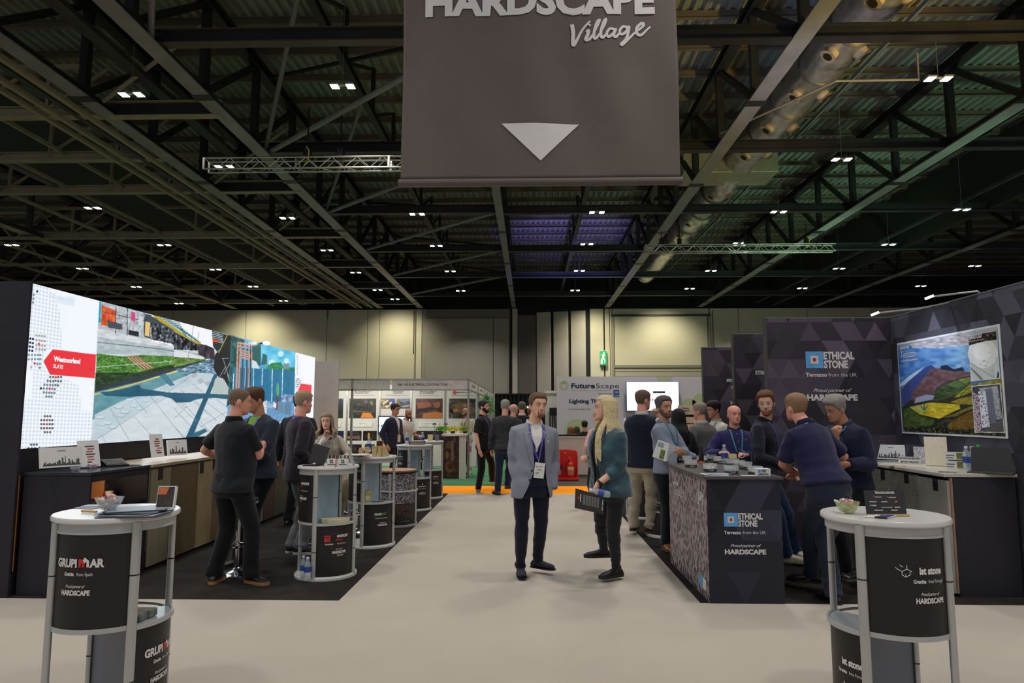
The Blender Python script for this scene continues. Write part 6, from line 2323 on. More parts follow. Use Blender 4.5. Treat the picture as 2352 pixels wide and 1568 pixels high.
# ===== b
M_chr=mat('chrome',(200,200,205),.12,1.0,.03)
M_seat=mat('black_leather',(24,24,26),.35,var=.1)
def bar_stool(x,y,z,label,foot=True):
 t=thing('bar_stool',label,'bar stool',(x,y,0),0,'chrome bar stools')
 MB().lathe([(0,0),(.20,0),(.205,.008),(.19,.018),(.12,.032),(.05,.048),(.03,.07),(0,.07)],(x,y,0),36,closed=False).build('base',M_chr,t,True)
 MB().tube([(x,y,.06),(x,y,z-.06)],.026,16).build('post',M_chr,t,True)
 MB().lathe([(0,z-.07),(.10,z-.065),(.18,z-.03),(.195,z-.01),(.19,z-.0),(0,z-.0)],(x,y,0),32,closed=False).build('seat_shell',M_chr,t,True)
 MB().lathe([(0,z+.001),(.185,z+.001),(.195,z+.02),(.18,z+.042),(.10,z+.048),(0,z+.048)],(x,y,0),32,closed=False).build('seat',M_seat,t,True)
 if foot:
  ring=[(x+.13*math.cos(a),y-.10+.13*math.sin(a),.30)for a in np.linspace(0,2*math.pi,25)]
  MB().tube(ring,.011,8).build('foot_ring',M_chr,t,True)
p=G(545,1322)
bar_stool(-2.95,6.98,.72,'chrome bar stool behind the man in the black polo shirt')
bar_stool(-2.62,8.72,.72,'chrome bar stool between the blazer man and the logo table')
bar_stool(-2.35,9.35,.70,'chrome bar stool under the seated woman')
bar_stool(-2.15,12.65,.76,'black seated bar stool beyond the gravel drum')
t=thing('copper_stool','small bar stool with polished copper seat between the display tables','bar stool',(-2.9,10.6,0),0,'chrome bar stools')
MB().lathe([(0,0),(.19,0),(.19,.012),(.05,.04),(0,.04)],(-2.55,11.0,0),28,closed=False).build('base',M_chr,t,True)
MB().tube([(-2.55,11.0,.04),(-2.55,11.0,.98)],.024,12).build('post',M_chr,t,True)
M_cop=mat('copper',(206,142,104),.22,1.0,.05)
MB().lathe([(0,.98),(.17,.985),(.20,1.01),(.19,1.02),(0,1.0)],(-2.55,11.0,0),28,closed=False).build('seat',M_cop,t,True)
MB().arc_wall((-2.55,11.0,0),.19,.20,1.0,1.17,R(-50),R(40),16).build('backrest',M_cop,t,True)
# ===== s
M_alum=mat('shell_alu',(150,150,148),.35,.5,.04)
M_shell=mat('shell_white',(198,192,184),.7,var=.02)
FY=17.38
bx0,bx1=-9.5,W(1076,900,y=FY).x
t=thing('booth','white exhibition booth with pictures of lit gardens and a name fascia','booth',((bx0+bx1)/2,FY,0))
zf0,zf1=W(1000,893.5,y=FY).z,W(1000,872.5,y=FY).z
posts=[W(q,900,y=FY).x for q in(809,1076)]+[W(809,900,y=FY).x-3.0]
for x in posts:
 MB().box(x-.025,x+.025,FY-.025,FY+.025,0,zf1+.02).build('post',M_alum,t)
fa=[posts[2],posts[0],W(898,880,y=FY).x,posts[1]]
for q0,q1 in zip(fa[:-1],fa[1:]):
 MB().box(q0+.03,q1-.03,FY-.01,FY+.01,zf0,zf1).build('fascia_panel',mat('fascia_white',(206,200,190),.6),t)
MB().box(fa[0],fa[-1],FY-.025,FY+.025,zf1,zf1+.035).box(fa[0],fa[-1],FY-.025,FY+.025,zf0-.035,zf0).build('fascia_rail',M_alum,t)
lab_px('V64',913,924,885.5,5.4,mat('ink_dark',(50,48,50),.6),t,FY-.012,.02)
lab_px('KG ELECTRICAL CONTRACTORS',929,1028,885.5,5.4,mat('ink_dark',(50,48,50),.6),t,FY-.012,.02)
BK=21.2
bxs=[W(q,950,y=BK).x for q in(715,797,872,944,1022,1100)]
bxs=[bxs[0]-1.0]+bxs
z7=lambda v:W(950,v,y=BK).z
for i in range(6):
 MB().box(bxs[i]+.025,bxs[i+1]-.025,BK,BK+.03,0,2.5).build('panel',M_shell,t)
 MB().box(bxs[i+1]-.024,bxs[i+1]+.024,BK-.02,BK+.05,0,2.5).build('post',M_alum,t)
MB().box(bx1-.005,bx1+.02,FY+.03,BK,0,2.5).build('side_panel',mat('shell_side',(196,194,188),.3,alpha=.55),t)if False else None
M_pic=mat_attr('photo_print',0,.35,.4)
def photo(name,q0,v0,q1,v1,y_,base,spots,parent,seed,dark=None,amp=10):
 cvp=Canvas(q0-1,v0-1,q1+1,v1+1,3,base)
 cvp.noise(None,amp,8,7,seed)
 cvp.noise(None,amp*.7,3,3,seed+1)
 for s_ in spots:
  if s_[0]=='d':
   cvp.disc(q0+s_[1]*(q1-q0),v0+s_[2]*(v1-v0),s_[3]*(q1-q0),s_[5],.9,ry=s_[4]*(v1-v0))
  else:
   cvp.poly([(q0+a*(q1-q0),v0+b*(v1-v0))for a,b in s_[1]],s_[2])
 cvp.noise(None,6,2,2,seed+2)
 a_,b_=W(q0,v0,y=y_),W(q1,v1,y=y_)
 return px_picture(name,cvp,[(a_.x,y_,a_.z),(b_.x,y_,a_.z),(b_.x,y_,b_.z),(a_.x,y_,b_.z)],M_pic,parent,int((q1-q0)*1.6)+2,int((v1-v0)*1.6)+2)
BP=BK-.012
blue_garden=[('p',((0,0),(.18,.1),(.3,.55),(.2,1),(0,1)),(16,28,44)),('p',((.75,.2),(.9,0),(1,.1),(1,1),(.75,1)),(14,26,34)),('d',.30,.30,.14,.16,(120,120,20)),('d',.45,.15,.14,.12,(126,112,24)),('d',.64,.28,.12,.18,(150,140,24)),('d',.66,.48,.04,.14,(196,176,40)),('p',((0,.85),(1,.8),(1,1),(0,1)),(20,44,26))]
photo('picture',727,915,787.5,960,BP,(36,60,120),blue_garden,t,50)
photo('picture',803,915,863,960,BP,(44,44,38),[('p',((.42,.98),(.5,.72),(.8,.74),(.92,.98)),(206,122,50)),('p',((.1,.6),(.9,.66),(.9,.72),(.1,.7)),(92,78,62)),('d',.62,.16,.08,.10,(96,70,90)),('d',.84,.22,.05,.10,(130,120,50))],t,54)
photo('picture',875.5,915,907,938,BP,(120,100,72),[('p',((.5,0),(1,0),(1,1),(.85,.9)),(52,78,134)),('p',((.1,.5),(.5,.1),(.55,.2),(.15,.62)),(224,214,190)),('p',((.3,.8),(.75,.3),(.8,.4),(.4,.95)),(216,206,180)),('d',.5,.55,.1,.14,(40,30,26))],t,57,amp=26)
photo('picture',911,915,941,938,BP,(54,56,60),[('p',((0,0),(1,0),(1,.25),(.6,.4),(.3,.3),(0,.4)),(96,116,150)),('p',((0,.2),(.25,.1),(.3,.9),(0,1)),(112,84,40)),('p',((.35,.75),(.95,.62),(1,.75),(.5,.9)),(150,150,168)),('d',.7,.4,.1,.15,(120,90,60))],t,60)
photo('picture',955,915,1016,960.5,BP,(74,42,32),[('p',((.05,.2),(.5,.18),(.6,.4),(.3,.5),(.08,.5)),(142,76,46)),('p',((.25,.98),(.3,.75),(.75,.66),(1,.72),(1,1)),(176,104,52)),('p',((.0,.55),(.4,.45),(.9,.5),(.2,.7),(0,.75)),(36,28,30)),('d',.85,.3,.05,.16,(176,120,70)),('p',((.65,.2),(.9,.16),(.85,.45),(.68,.42)),(130,80,50))],t,63)
photo('picture',1031,915,1092,960.5,BP,(52,44,40),[('p',((.1,.3),(.6,.15),(.95,.5),(.9,.8),(.4,.7)),(104,76,54)),('d',.25,.6,.1,.1,(160,110,60)),('d',.6,.35,.08,.06,(150,120,84))],t,66,amp=24)
for i,(q0,q1,c_,sp)in enumerate(((762,789,(28,34,66),[('d',.6,.7,.2,.2,(150,150,190))]),(798,830,(44,30,34),[('p',((.1,.6),(.9,.5),(.9,.9),(.1,.8)),(110,84,84)),('d',.1,.7,.08,.15,(206,120,40))]),(834,865,(24,18,14),[('d',.42,.55,.08,.35,(212,150,50)),('d',.5,.85,.2,.1,(120,70,30))]),(950,1018,(32,26,28),[('d',.2,.6,.1,.2,(110,80,60)),('d',.7,.5,.2,.2,(80,60,70))]))):
 photo('picture',q0,989,q1,1011,BP,c_,sp,t,70+i*3)
for i,(q0,q1)in enumerate(((760,790),(798,830),(838,860))):
 photo('picture',q0,1020,q1,1044,BP,(30,24,30),[('d',.5,.5,.2,.2,(70,50,50))],t,84+i*3)
M_ink2=mat('ink_grey',(88,86,88),.6)
for q0,q1,s1,s2 in((737,778,'BRINGING OUR AWARD','WINNING WORK TO YOU'),(813,853,'VIEW YOUR PROJECT IN A','WHOLE NEW LIGHT'),(903,928,'ELECTRICAL','CONTRACTORS'),(964,1003,'INNOVATE, ILLUMINATE,','& INSPIRE')):
 lab_px(s1,q0,q1,900,2.6,M_ink2,t,BP,.03)
 lab_px(s2,q0,q0+(q1-q0)*.85,903.6,2.6,M_ink2,t,BP,.03)
lab_px('kgelectrical_contractors',1049,1084,901.5,2.2,M_ink2,t,BP,.03)
for q0,q1 in((735,783),(811,859),(886,934),(960,1007),(1037,1086)):
 a_,b_=W(q0,907,y=BP),W(q1,907,y=BP)
 MB().box(a_.x,b_.x,BP-.004,BP,a_.z-.01,a_.z).build('caption_rule',M_ink2,t)
for q0,q1 in((812,856),(961,1009),(1038,1086),(740,783)):
 a_,b_=W(q0,969,y=BP),W(q1,980,y=BP)
 MB().box(a_.x,b_.x,BP-.012,BP,b_.z,a_.z).build('caption_plate',mat('plate_white',(206,202,196),.5),t,bevel=.006)
 lab_px('London project',(q0+q1)/2-9,(q0+q1)/2+9,973,1.6,M_ink2,t,BP-.013,.02)
MB().lathe([(.10,-.004),(.12,-.004),(.12,.004),(.10,.004)],(0,0,0),24)
q=MB()
for(cx_,r_,m)in((1044,4.5,M_red),):
 p=W(cx_,901,y=BP-.004)
 q.prism([(p.x+.058*math.cos(a),p.z+.058*math.sin(a))for a in np.linspace(0,2*math.pi,20,endpoint=False)],0,.004,Matrix(((1,0,0,0),(0,0,1,p.y),(0,1,0,0),(0,0,0,1))))
q.build('round_logo',M_red,t)
area('booth_light',(-5.2,19.4,2.4),3.5,60,(1,.96,.9),target=(-5.0,21.2,1.2),sizey=.3)
t=thing('booth_television','small television with round KG logo on the booth wall','television',(W(905,980,y=BK-.1).x,BK-.1,z7(998)))
a_,b_=W(869,954.5,y=BK-.1),W(944,998,y=BK-.1)
MB().box(a_.x,b_.x,BK-.12,BK-.06,b_.z,a_.z).build('screen_frame',mat('tv_frame',(24,26,40),.3),t,bevel=.01)
MB().box(a_.x+.03,b_.x-.03,BK-.124,BK-.12,b_.z+.09,a_.z-.04).build('screen',mat('tv_lit',(206,226,244),.4,emit=.9),t)
MB().box(a_.x+.03,b_.x-.03,BK-.124,BK-.12,b_.z+.03,b_.z+.085).build('screen_bar',mat('tv_blue_lit',(60,84,160),.4,emit=.7),t)
p=W(880,977.5,y=BK-.13)
q=MB()
for k in range(40):
 if k in(9,10,11,30,31):
  continue
 a0_,a1_=2*math.pi*k/40,2*math.pi*(k+1)/40
 q.add([(p.x+r_*math.cos(a),BK-.128,p.z+r_*math.sin(a))for r_,a in((.118,a0_),(.118,a1_),(.130,a1_),(.130,a0_))],[(0,1,2,3)])
q.build('logo_ring',mat('logo_purple',(110,60,90),.5),t)
text('lettering','KG',.075,.15,plane_place((p.x,BK-.128,p.z-.037),(1,0,0),(0,0,1)),mat('logo_navy',(30,44,84),.5),t,bold=.05)
t=thing('booth_row','receding row of white booth fascias with glass side panels','booth',(bx1,22,0))
ys_=[FY,W(1102,886,x=bx1).y,W(1122,897,x=bx1).y,W(1137,903,x=bx1).y]
ys_=[FY,20.4,23.4,26.4,29.4]
for i in range(4):
 MB().box(bx1-.01,bx1+.01,ys_[i]+.06,ys_[i+1]-.04,zf0,zf1).build('fascia_panel',mat('fascia_white',(206,200,190),.6),t)
 MB().box(bx1-.022,bx1+.022,ys_[i+1]-.03,ys_[i+1]+.03,0,zf1+.02).build('post',M_alum,t)
 MB().box(bx1-.02,bx1+.02,ys_[i]+.05,ys_[i+1]-.03,zf1,zf1+.03).box(bx1-.02,bx1+.02,ys_[i]+.05,ys_[i+1]-.03,zf0-.03,zf0).build('fascia_rail',M_alum,t)
 text('lettering',['HASTINGS','Stand V66','V68','V70'][i],.07,1.1 if i<2 else.4,plane_place((bx1+.013,(ys_[i]+ys_[i+1])/2,(zf0+zf1)/2-.03),(0,1,0),(0,0,1)),M_ink2,t,bold=.01)
MB().box(bx1-3.4,bx1-.06,25.0,25.03,0,2.4).build('back_panel',M_shell,t)
t=thing('plant_display','greenery hanging in the white booth beside the bearded man','plants',(bx1-.6,23.5,1.5))
rs=np.random.RandomState(4)
q=MB()
for k in range(260):
 p=W(1101+rs.rand()*33,914+rs.rand()**1.5*46,y=22.6+rs.rand()*.6)
 d=Vector(rs.randn(3))*.05
 e=Vector(rs.randn(3))*.03
 q.add([p,p+d,p+d+e,p+e],[(0,1,2,3)])
o=q.build('leaves',mat('leaf_green',(90,150,84),.5,var=.3,scale=20),t)
o['kind']='stuff'
t=thing('booth_counter','white booth counter with a dark garden print on its front','counter',(-2.6,16.9,0))
q0=W(1018,1000,y=17.15).x
MB().box(q0,W(1062,1000,y=17.15).x,17.15,17.9,0,1.02).build('counter_body',mat('counter_print_core',(60,44,36),.6),t)
cvp_parent=t
photo('printed_front',1020,1003,1055,1096,17.14,(54,36,28),[('d',.35,.75,.28,.14,(120,74,44)),('d',.4,.72,.18,.08,(60,36,24)),('d',.3,.2,.2,.1,(90,76,40)),('p',((.45,.1),(.6,.1),(.66,.6),(.45,.6)),(120,92,74)),('d',.2,.45,.1,.1,(130,100,50))],t,95,amp=14)
MB().box(W(1055,1000,y=17.12).x,bx1-.03,17.10,17.14,0,1.06).build('white_end',M_shell,t)
MB().box(q0-.03,bx1,17.05,17.95,1.06,1.10).build('worktop',mat('shell_top',(214,208,198),.4),t)
MB().box(bx1+.026,bx1+.03,17.45,18.05,.06,1.05).build('price_list',mat('list_white',(210,196,196),.6),t)
for k,(z0,z1,c_)in enumerate(((.62,.78,(176,60,84)),(.84,.97,(206,150,170)),(.16,.24,(190,90,100)))):
 MB().box(bx1+.031,bx1+.033,17.5,18.0,z0,z1).build('list_print',mat('list_pink_%d'%k,c_,.6),t)
for i,(q_,v,c1_,lab)in enumerate(((1014,1000,(120,190,40),'bright green potted plant on the booth counter, nearest the little lamp'),(1040,1000,(226,206,50),'yellow flowering plant on the booth counter'),(1068,998,(170,190,50),'yellow green flowers at the booth corner'))):
 p=W(q_,v+4,y=17.5)
 t=thing('potted_flowers',lab,'plant',(p.x,p.y,1.10),0,'plants on the booth counter')
 MB().lathe([(0,1.10),(.05,1.10),(.06,1.16),(0,1.16)],(p.x,p.y,0),14,closed=False).build('pot',mat('pot_dark',(60,50,40),.6),t)
 q=MB()
 rs=np.random.RandomState(i)
 for k in range(150):
  b=Vector((p.x,p.y,1.16))+Vector((rs.randn()*.07,rs.randn()*.05,rs.rand()*.08))
  d=Vector((rs.randn()*.035,rs.randn()*.03,.02+rs.rand()*.04))
  e=Vector((rs.randn(),rs.randn(),rs.randn()))*.015
  q.add([b,b+d*.5+e,b+d,b+d*.5-e],[(0,1,2,3)])
 o=q.build('foliage',mat('foliage_%d'%i,c1_,.5,var=.3,scale=20),t)
 o['kind']='stuff'
for i,(q_,v)in enumerate(((998,974),(1024,974))):
 p=W(q_,v,y=17.6)
 t=thing('table_lamp',['little dark mushroom lamp left of the booth post','little dark mushroom lamp nearer the yellow flowers'][i],'lamp',(p.x,p.y,1.1),0,'mushroom lamps on the booth counter')
 MB().lathe([(0,0),(.035,0),(.03,.012),(.005,.02),(.005,p.z-1.11)],(p.x,p.y,1.1),14,closed=False).build('stem',mat('lamp_dark',(58,56,48),.4),t,True)
 MB().lathe([(0,.05),(.03,.04),(.055,.01),(.058,0),(0,0)],(p.x,p.y,p.z-.01),18,closed=False).build('shade',mat('lamp_dark',(58,56,48),.4),t,True)
t=thing('drape_wall','black drape wall at the end of the green carpet','drape',(-.4,29.5,0))
DY=29.6
x0,x1=W(1137,920,y=DY).x,W(1286,920,y=DY).x
zt_=W(1180,906,y=DY).z
n=90
q=MB()
v=[]
for i in range(n+1):
 x=x0+(x1-x0)*i/n
 yv_=DY+.05*math.sin(i*1.1)
 v+=[(x,yv_,.0),(x,yv_,zt_)]
q.add(v,[(2*i,2*i+2,2*i+3,2*i+1)for i in range(n)])
q.build('drape',mat('black_drape',(14,14,15),.95),t,True)
MB().box(x0,x1,DY-.04,DY+.04,zt_,zt_+.05).build('drape_rail',M_hoist,t)
t=thing('small_exit_sign','small green exit sign hanging before the black drape','sign',W(1217,935,y=28.5))
a_,b_=W(1208,931,y=28.5),W(1228,938,y=28.5)
MB().box(a_.x,b_.x,28.5,28.54,b_.z,a_.z).build('sign_face',mat('exit_green_dim',(20,96,56),.5,emit=.4),t)
for k in range(3):
 xx=a_.x+(b_.x-a_.x)*(.2+.3*k)
 MB().box(xx-.025,xx+.025,28.49,28.499,b_.z+.03,a_.z-.03).build('symbol',mat('exit_white',(225,255,235)),t)
t=thing('side_booth','white booth edge with black framed banner beside the grey wall','booth',(1.2,24.5,0))
a_,b_=W(1252,897,y=24.6),W(1282,903,y=24.6)
MB().box(a_.x,b_.x,24.6,24.66,0,a_.z).build('panel',M_shell,t)
MB().box(a_.x-.02,b_.x,24.56,24.6,b_.z,a_.z).build('fascia',mat('fascia_white',(206,200,190)),t)
c_,d_=W(1262,936,y=24.5),W(1280,955,y=24.5)
MB().box(c_.x,d_.x,24.5,24.55,d_.z,c_.z).build('black_panel',M_hoist,t)
for k in range(4):
 xx=W(1262+k*5.5,960,y=24.5).x
 zz=W(1262,956,y=24.5).z
 MB().box(xx,xx+.045,24.48,24.5,zz-.5,zz).build('black_stripe',M_hoist,t)
TY=24.0
M_thw=mat('theatre_wall',(196,190,194),.7,var=.02)
x0,x1=W(1279,900,y=TY).x,W(1640,900,y=TY).x
zt_=W(1400,864.5,y=TY).z
t=thing('theatre_wall','pale grey lilac theatre wall with navy lettering and green circles','display wall',((x0+x1)/2,TY,0))
MB().box(x0,x1,TY,TY+.12,0,zt_).build('wall_panel',M_thw,t)
M_nav=mat('ink_navy',(34,46,72),.6)
M_olv=mat('ink_olive',(176,182,138),.6,var=.02)
M_gla=mat('ink_lilac',(170,164,164),.6,var=.02)
yt=TY-.004
lab_px('Future',1312,1366.5,891,11.5,M_nav,t,yt,.035)
lab_px('Scape',1369,1422,891,11.5,M_nav,t,yt,-.005)
lab_px('The UK Landscape Event | Designed to inspire',1313,1398,897,1.8,M_gla,t,yt,.01)
lab_px('In association with',1374,1407,904.5,2.2,M_nav,t,yt,.02)
a_,b_=W(1409,895,y=yt),W(1422.5,911,y=yt)
MB().box(a_.x,b_.x,yt-.002,yt,b_.z,a_.z).build('logo_plate',mat('logo_dkblue',(40,76,136),.6),t)
lab_px('CED',1411.5,1420.5,902.5,4,M_w,t,yt-.004,.03)
lab_px('STONE',1411,1421,909.5,2.2,M_w,t,yt-.004,.03)
lab_px('Lighting',1307.5,1353,925,8.6,M_nav,t,yt,.04)
lab_px('Theatre',1357,1398,925,8.6,M_nav,t,yt,.04)
lab_px('In partnership with',1307,1357,941,4.6,mat('ink_softgrey',(120,116,118),.6),t,yt,.0)
for k in range(8):
 a=2*math.pi*k/8+.3
 p=W(1296+8.2*math.cos(a),885-8.2*math.sin(a),y=yt)
 r_=(.050,.058,.062,.058,.046,.040,.036,.040)[k]
 q=MB()
 q.prism([(p.x+r_*math.cos(b),p.z+r_*math.sin(b))for b in np.linspace(0,2*math.pi,16,endpoint=False)],0,.003,Matrix(((1,0,0,0),(0,0,1,yt-.003),(0,1,0,0),(0,0,0,1))))
 q.build('petal',M_olv,t)
def disc_on(px_,py_,rpx,m,clip=None):
 p=W(px_,py_,y=yt)
 r_=(W(px_+rpx,py_,y=yt)-p).length
 q=MB()
 P_=[(min(max(p.x+r_*math.cos(b),x0+.01),x1-.01),min(p.z+r_*math.sin(b),zt_-.005))for b in np.linspace(0,2*math.pi,48,endpoint=False)]
 q.prism(P_,0,.002,Matrix(((1,0,0,0),(0,0,1,yt-.001),(0,1,0,0),(0,0,0,1))))
 q.build('printed_circle',m,t)
disc_on(1325,990,28,M_olv)
disc_on(1526,858,20,M_olv)
disc_on(1583,935,20,M_olv)
disc_on(1612,925,22,M_olv)
t=thing('projection_screen','bright white presentation screen on the theatre wall','screen',W(1500,944,y=TY-.15))
a_,b_=W(1438,875.5,y=TY-.2),W(1561,944,y=TY-.2)
MB().box(a_.x,b_.x,TY-.2,TY-.12,b_.z,a_.z).build('screen_frame',mat('tv_teal',(70,120,150),.3),t)
MB().box(a_.x+.02,b_.x-.02,TY-.205,TY-.2,b_.z+.02,a_.z-.02).build('screen',mat('proj_lit',(240,248,252),.4,emit=1.15,var=.01),t)
ys2=TY-.208
lab_px('Lighting Theatre',1467,1525,920,4.4,mat('ink_teal_lit',(70,110,130),.5,emit=.5),t,ys2,.03)
c_,d_=W(1500,898,y=ys2),W(1527.5,902.5,y=ys2)
MB().box(c_.x,d_.x,ys2-.002,ys2,d_.z,c_.z).build('logo_bar',mat('bar_teal',(30,80,110),.5),t)
MB().box(c_.x+.1,c_.x+.16,ys2-.004,ys2-.002,d_.z+.012,c_.z-.012).build('logo_dot',M_red,t)
lab_px('Future Scape',1512,1528,889,2.2,mat('ink_pale_lit',(190,214,222),.5,emit=.8),t,ys2,.02)
lab_px('In partnership with',1484,1508,931,2.2,mat('ink_pale_lit',(190,214,222),.5,emit=.8),t,ys2,.02)
t=thing('event_sign','beige upright sign about public space behind the grey suited man','sign',W(1580,1000,y=14.2))
SY=15.2
a_,b_=W(1557,931,y=SY),W(1616,1100,y=SY)
MB().box(a_.x,b_.x,SY,SY+.03,.02,a_.z).build('sign_board',mat('sign_beige',(206,190,166),.6),t)
lab_px('Public',1567.5,1583,939.5,4.4,M_nav,t,SY-.003,.02)
lab_px('Space',1567.5,1583,944.8,4.4,M_nav,t,SY-.003,.02)
lab_px('Expo',1567.5,1580,950,4.2,mat('ink_brown',(120,100,90),.6),t,SY-.003,-.004)
lab_px('Victoria',1564,1590,968,4.4,mat('ink_tan',(190,160,120),.6),t,SY-.003,.0)
lab_px('Theatre',1568,1594,974,4.8,M_nav,t,SY-.003,.03)
c_,d_=W(1564,952,y=SY),W(1600,957,y=SY)
MB().box(c_.x,d_.x,SY-.006,SY-.001,d_.z,c_.z).build('logo_bar',M_hoist,t)
LY=17.7
t=thing('low_wall','low white partition wall with a black ledge behind the extinguishers','partition',(1.3,LY,0))
x0,x1=W(1279,1050,y=LY).x,W(1470,1050,y=LY).x
z1_=W(1350,1005,y=LY).z
MB().box(x0,x1,LY,LY+.1,.06,z1_).build('panel',mat('low_white',(206,190,180),.6,var=.02),t)
MB().box(x0,x1,LY-.01,LY+.12,z1_,z1_+.03).build('cap_rail',M_shell,t)
MB().box(x0,x1,LY+.15,LY+.18,z1_-.2,W(1350,998,y=LY).z).build('black_ledge',M_hoist,t)
MB().box(x0,x1,LY-.005,LY+.1,0,.06).build('plinth',mat('plinth_grey',(90,84,78),.6),t)
RY=16.8
a_,b_=W(1262,1032,y=RY),W(1327,1101,y=RY)
M_rd=mat('extinguisher_stand_red',(206,40,38),.35,var=.04)
t=thing('extinguisher_stand','red plastic stand holding two fire extinguishers','extinguisher stand',((a_.x+b_.x)/2,RY,0))
zt_=a_.z
mid=(a_.x+b_.x)/2
q=MB()
poly=[(a_.x,b_.z),(b_.x,b_.z),(b_.x,zt_-.08),(b_.x-.03,zt_-.03),(mid+.1,zt_),(mid-.1,zt_),(a_.x+.03,zt_-.03),(a_.x,zt_-.08)]
q.prism(poly,0,.04,Matrix(((1,0,0,0),(0,0,1,RY),(0,1,0,0),(0,0,0,1))))
q.build('back_shell',M_rd,t)
MB().box(a_.x-.01,b_.x+.01,RY-.22,RY+.04,b_.z-.0,b_.z+.06).build('base_tray',M_rd,t,bevel=.01)
MB().box(mid-.02,mid+.02,RY-.06,RY,b_.z+.06,zt_-.05).build('centre_rib',M_rd,t,bevel=.01)
for x in(a_.x+.015,b_.x-.015):
 MB().box(x-.015,x+.015,RY-.10,RY,b_.z+.06,zt_-.12).build('side_rib',M_rd,t)
MB().box(a_.x,b_.x,RY-.2,RY+.02,0,b_.z).build('dark_foot',mat('plinth_grey',(90,84,78)),t)
lab_px('II',1295,1299.5,1042,5,M_w,t,RY-.002,.02)
for i,(q_,r_,zt2)in enumerate(((1284,.062,1054),(1311,.085,1059))):
 p=W(q_,1090,y=RY-.11)
 zb2=b_.z+.062
 H_=W(q_,zt2,y=RY-.11).z-zb2
 t=thing('fire_extinguisher',['slim dark-labelled red fire extinguisher on the left of the red stand','larger red fire extinguisher with cream label and black hose'][i],'fire extinguisher',(p.x,RY-.11,zb2))
 c=(p.x,RY-.11,zb2)
 MB().lathe([(0,0),(r_-.004,0),(r_,.01),(r_,H_*.80),(r_*.8,H_*.90),(r_*.3,H_*.97),(r_*.3,H_),(0,H_)],c,24,closed=False).build('cylinder',mat('extinguisher_red',(200,30,30),.25,var=.03),t,True)
 MB().tube([(c[0],c[1],zb2+H_),(c[0],c[1],zb2+H_+.04),(c[0]-.03,c[1]-.02,zb2+H_+.10)],.014,8).build('valve_lever',mat('valve_orange',(206,120,50),.4),t,True)
 MB().arc_wall(c,r_,r_+.0015,H_*.45,H_*.68,R(200),R(330),12).build('label_plate',mat('ext_label_%d'%i,(40,36,36)if i==0 else(214,186,110),.5),t)
 MB().arc_wall(c,r_,r_+.0015,H_*.15,H_*.42,R(205),R(325),12).build('label_text',mat('ext_text',(206,110,100),.5),t)
 MB().tube([(c[0]-.02,c[1]-.03,zb2+H_+.03),(c[0]-r_-.03,c[1]-.05,zb2+H_-.02),(c[0]-r_-.045,c[1]-.06,zb2+H_*.5),(c[0]-r_-.02,c[1]-.07,zb2+.08)],.010,8).build('hose',M_hoist,t,True)
for i,x in enumerate((-6.35,-7.2)):
 o=MB().box(x-.07,x+.07,7.8,7.95,0,2.6).build('frame_post',mat('post_white',(170,164,156),.4))
 tag(o,['white frame post in the gap at the far left edge','second pale frame post behind the gap at the far left edge'][i],'post')
o=MB().box(-9.3,-6.6,9.0,9.1,0,2.3).build('partition_panel',mat('dim_brown',(88,74,64),.7,var=.25,scale=3))
tag(o,'dim brown partition behind the gap at the far left','partition')
a_,b_=W(718,820,y=14.6),W(775,830,y=15.5)
o=MB().box(-7.5,W(778,850,y=15.6).x,15.6,15.66,0,W(770,829,y=15.6).z).build('partition_panel',mat('grey_partition',(206,204,198),.6,var=.03))
tag(o,'plain grey partition beyond the far end of the LED wall','partition')
# ===== t
C_=cloth
blk=C_('cloth_black',(30,30,33));blk2=C_('cloth_black_trousers',(24,23,25));nvy=C_('cloth_navy',(30,34,56))
nvt=C_('cloth_navy_trousers',(27,30,46));wht=C_('cloth_white',(214,210,206));jea=C_('denim_dark',(36,44,66))
gry=C_('cloth_grey_trousers',(112,112,116));kha=C_('cloth_khaki',(150,134,112));bei=C_('cloth_beige',(186,174,154))
shb=mat('shoe_black',(26,25,26),.45,bump=.1);shn=C_('shoe_navy_suede',(46,42,58));shr=mat('shoe_brown',(62,38,34),.3)
gum=mat('sole_gum',(160,112,70),.7);swh=mat('sole_white',(196,190,182),.6);smd=mat('sole_brown',(80,62,50),.7)
lpu=mat('lanyard_purple',(88,70,160),.6,var=.2,scale=60);lte=mat('lanyard_teal',(60,118,140),.6,var=.3,scale=60)
SH=lambda m,**k:dict(mat=m,**k)
def at(px,y,lab=None):
 """floor point under photo column px at distance y"""
 p=W(px,1000,y=y)
 return(p.x,y)
def ft(px,py,**k):
 return dict(a=G(px,py),**k)
def cuffs(I,m,arm,z=.018):
 A=I['arms'][arm]
 q=MB()
 c=A['w']
 q.tube([(c-A['fd']*(z+.02))*I['s'],(c-A['fd']*(z-.02))*I['s']],.0365*I['s'],16,up=A['n'])
 q.build('shirt_cuff',m,I['root'],True,world=False)
def xgrey(I):
 m=C_('blazer_grey',(134,136,150))
 st=I['strip']
 st('lapel',[(-.066,1.485),(-.095,1.40),(-.088,1.33),(-.045,1.16),(-.022,1.08)],[.035,.066,.060,.045,.012],m,.008,.003,n=5)
 st('lapel',[(.066,1.485),(.098,1.40),(.098,1.33),(.098,1.22),(.094,1.10)],[.035,.058,.050,.034,.012],m,.008,.003,n=5)
 for z in(1.05,.965):
  o,c,*_=I['box_on']('button',-.040 if z>1 else-.056,z,.017,.017,M_hoist,.006,.005)
 I['box_on']('lapel_pin',.105,1.33,.016,.012,M_w,.012,.003)
 cuffs(I,wht,'R')
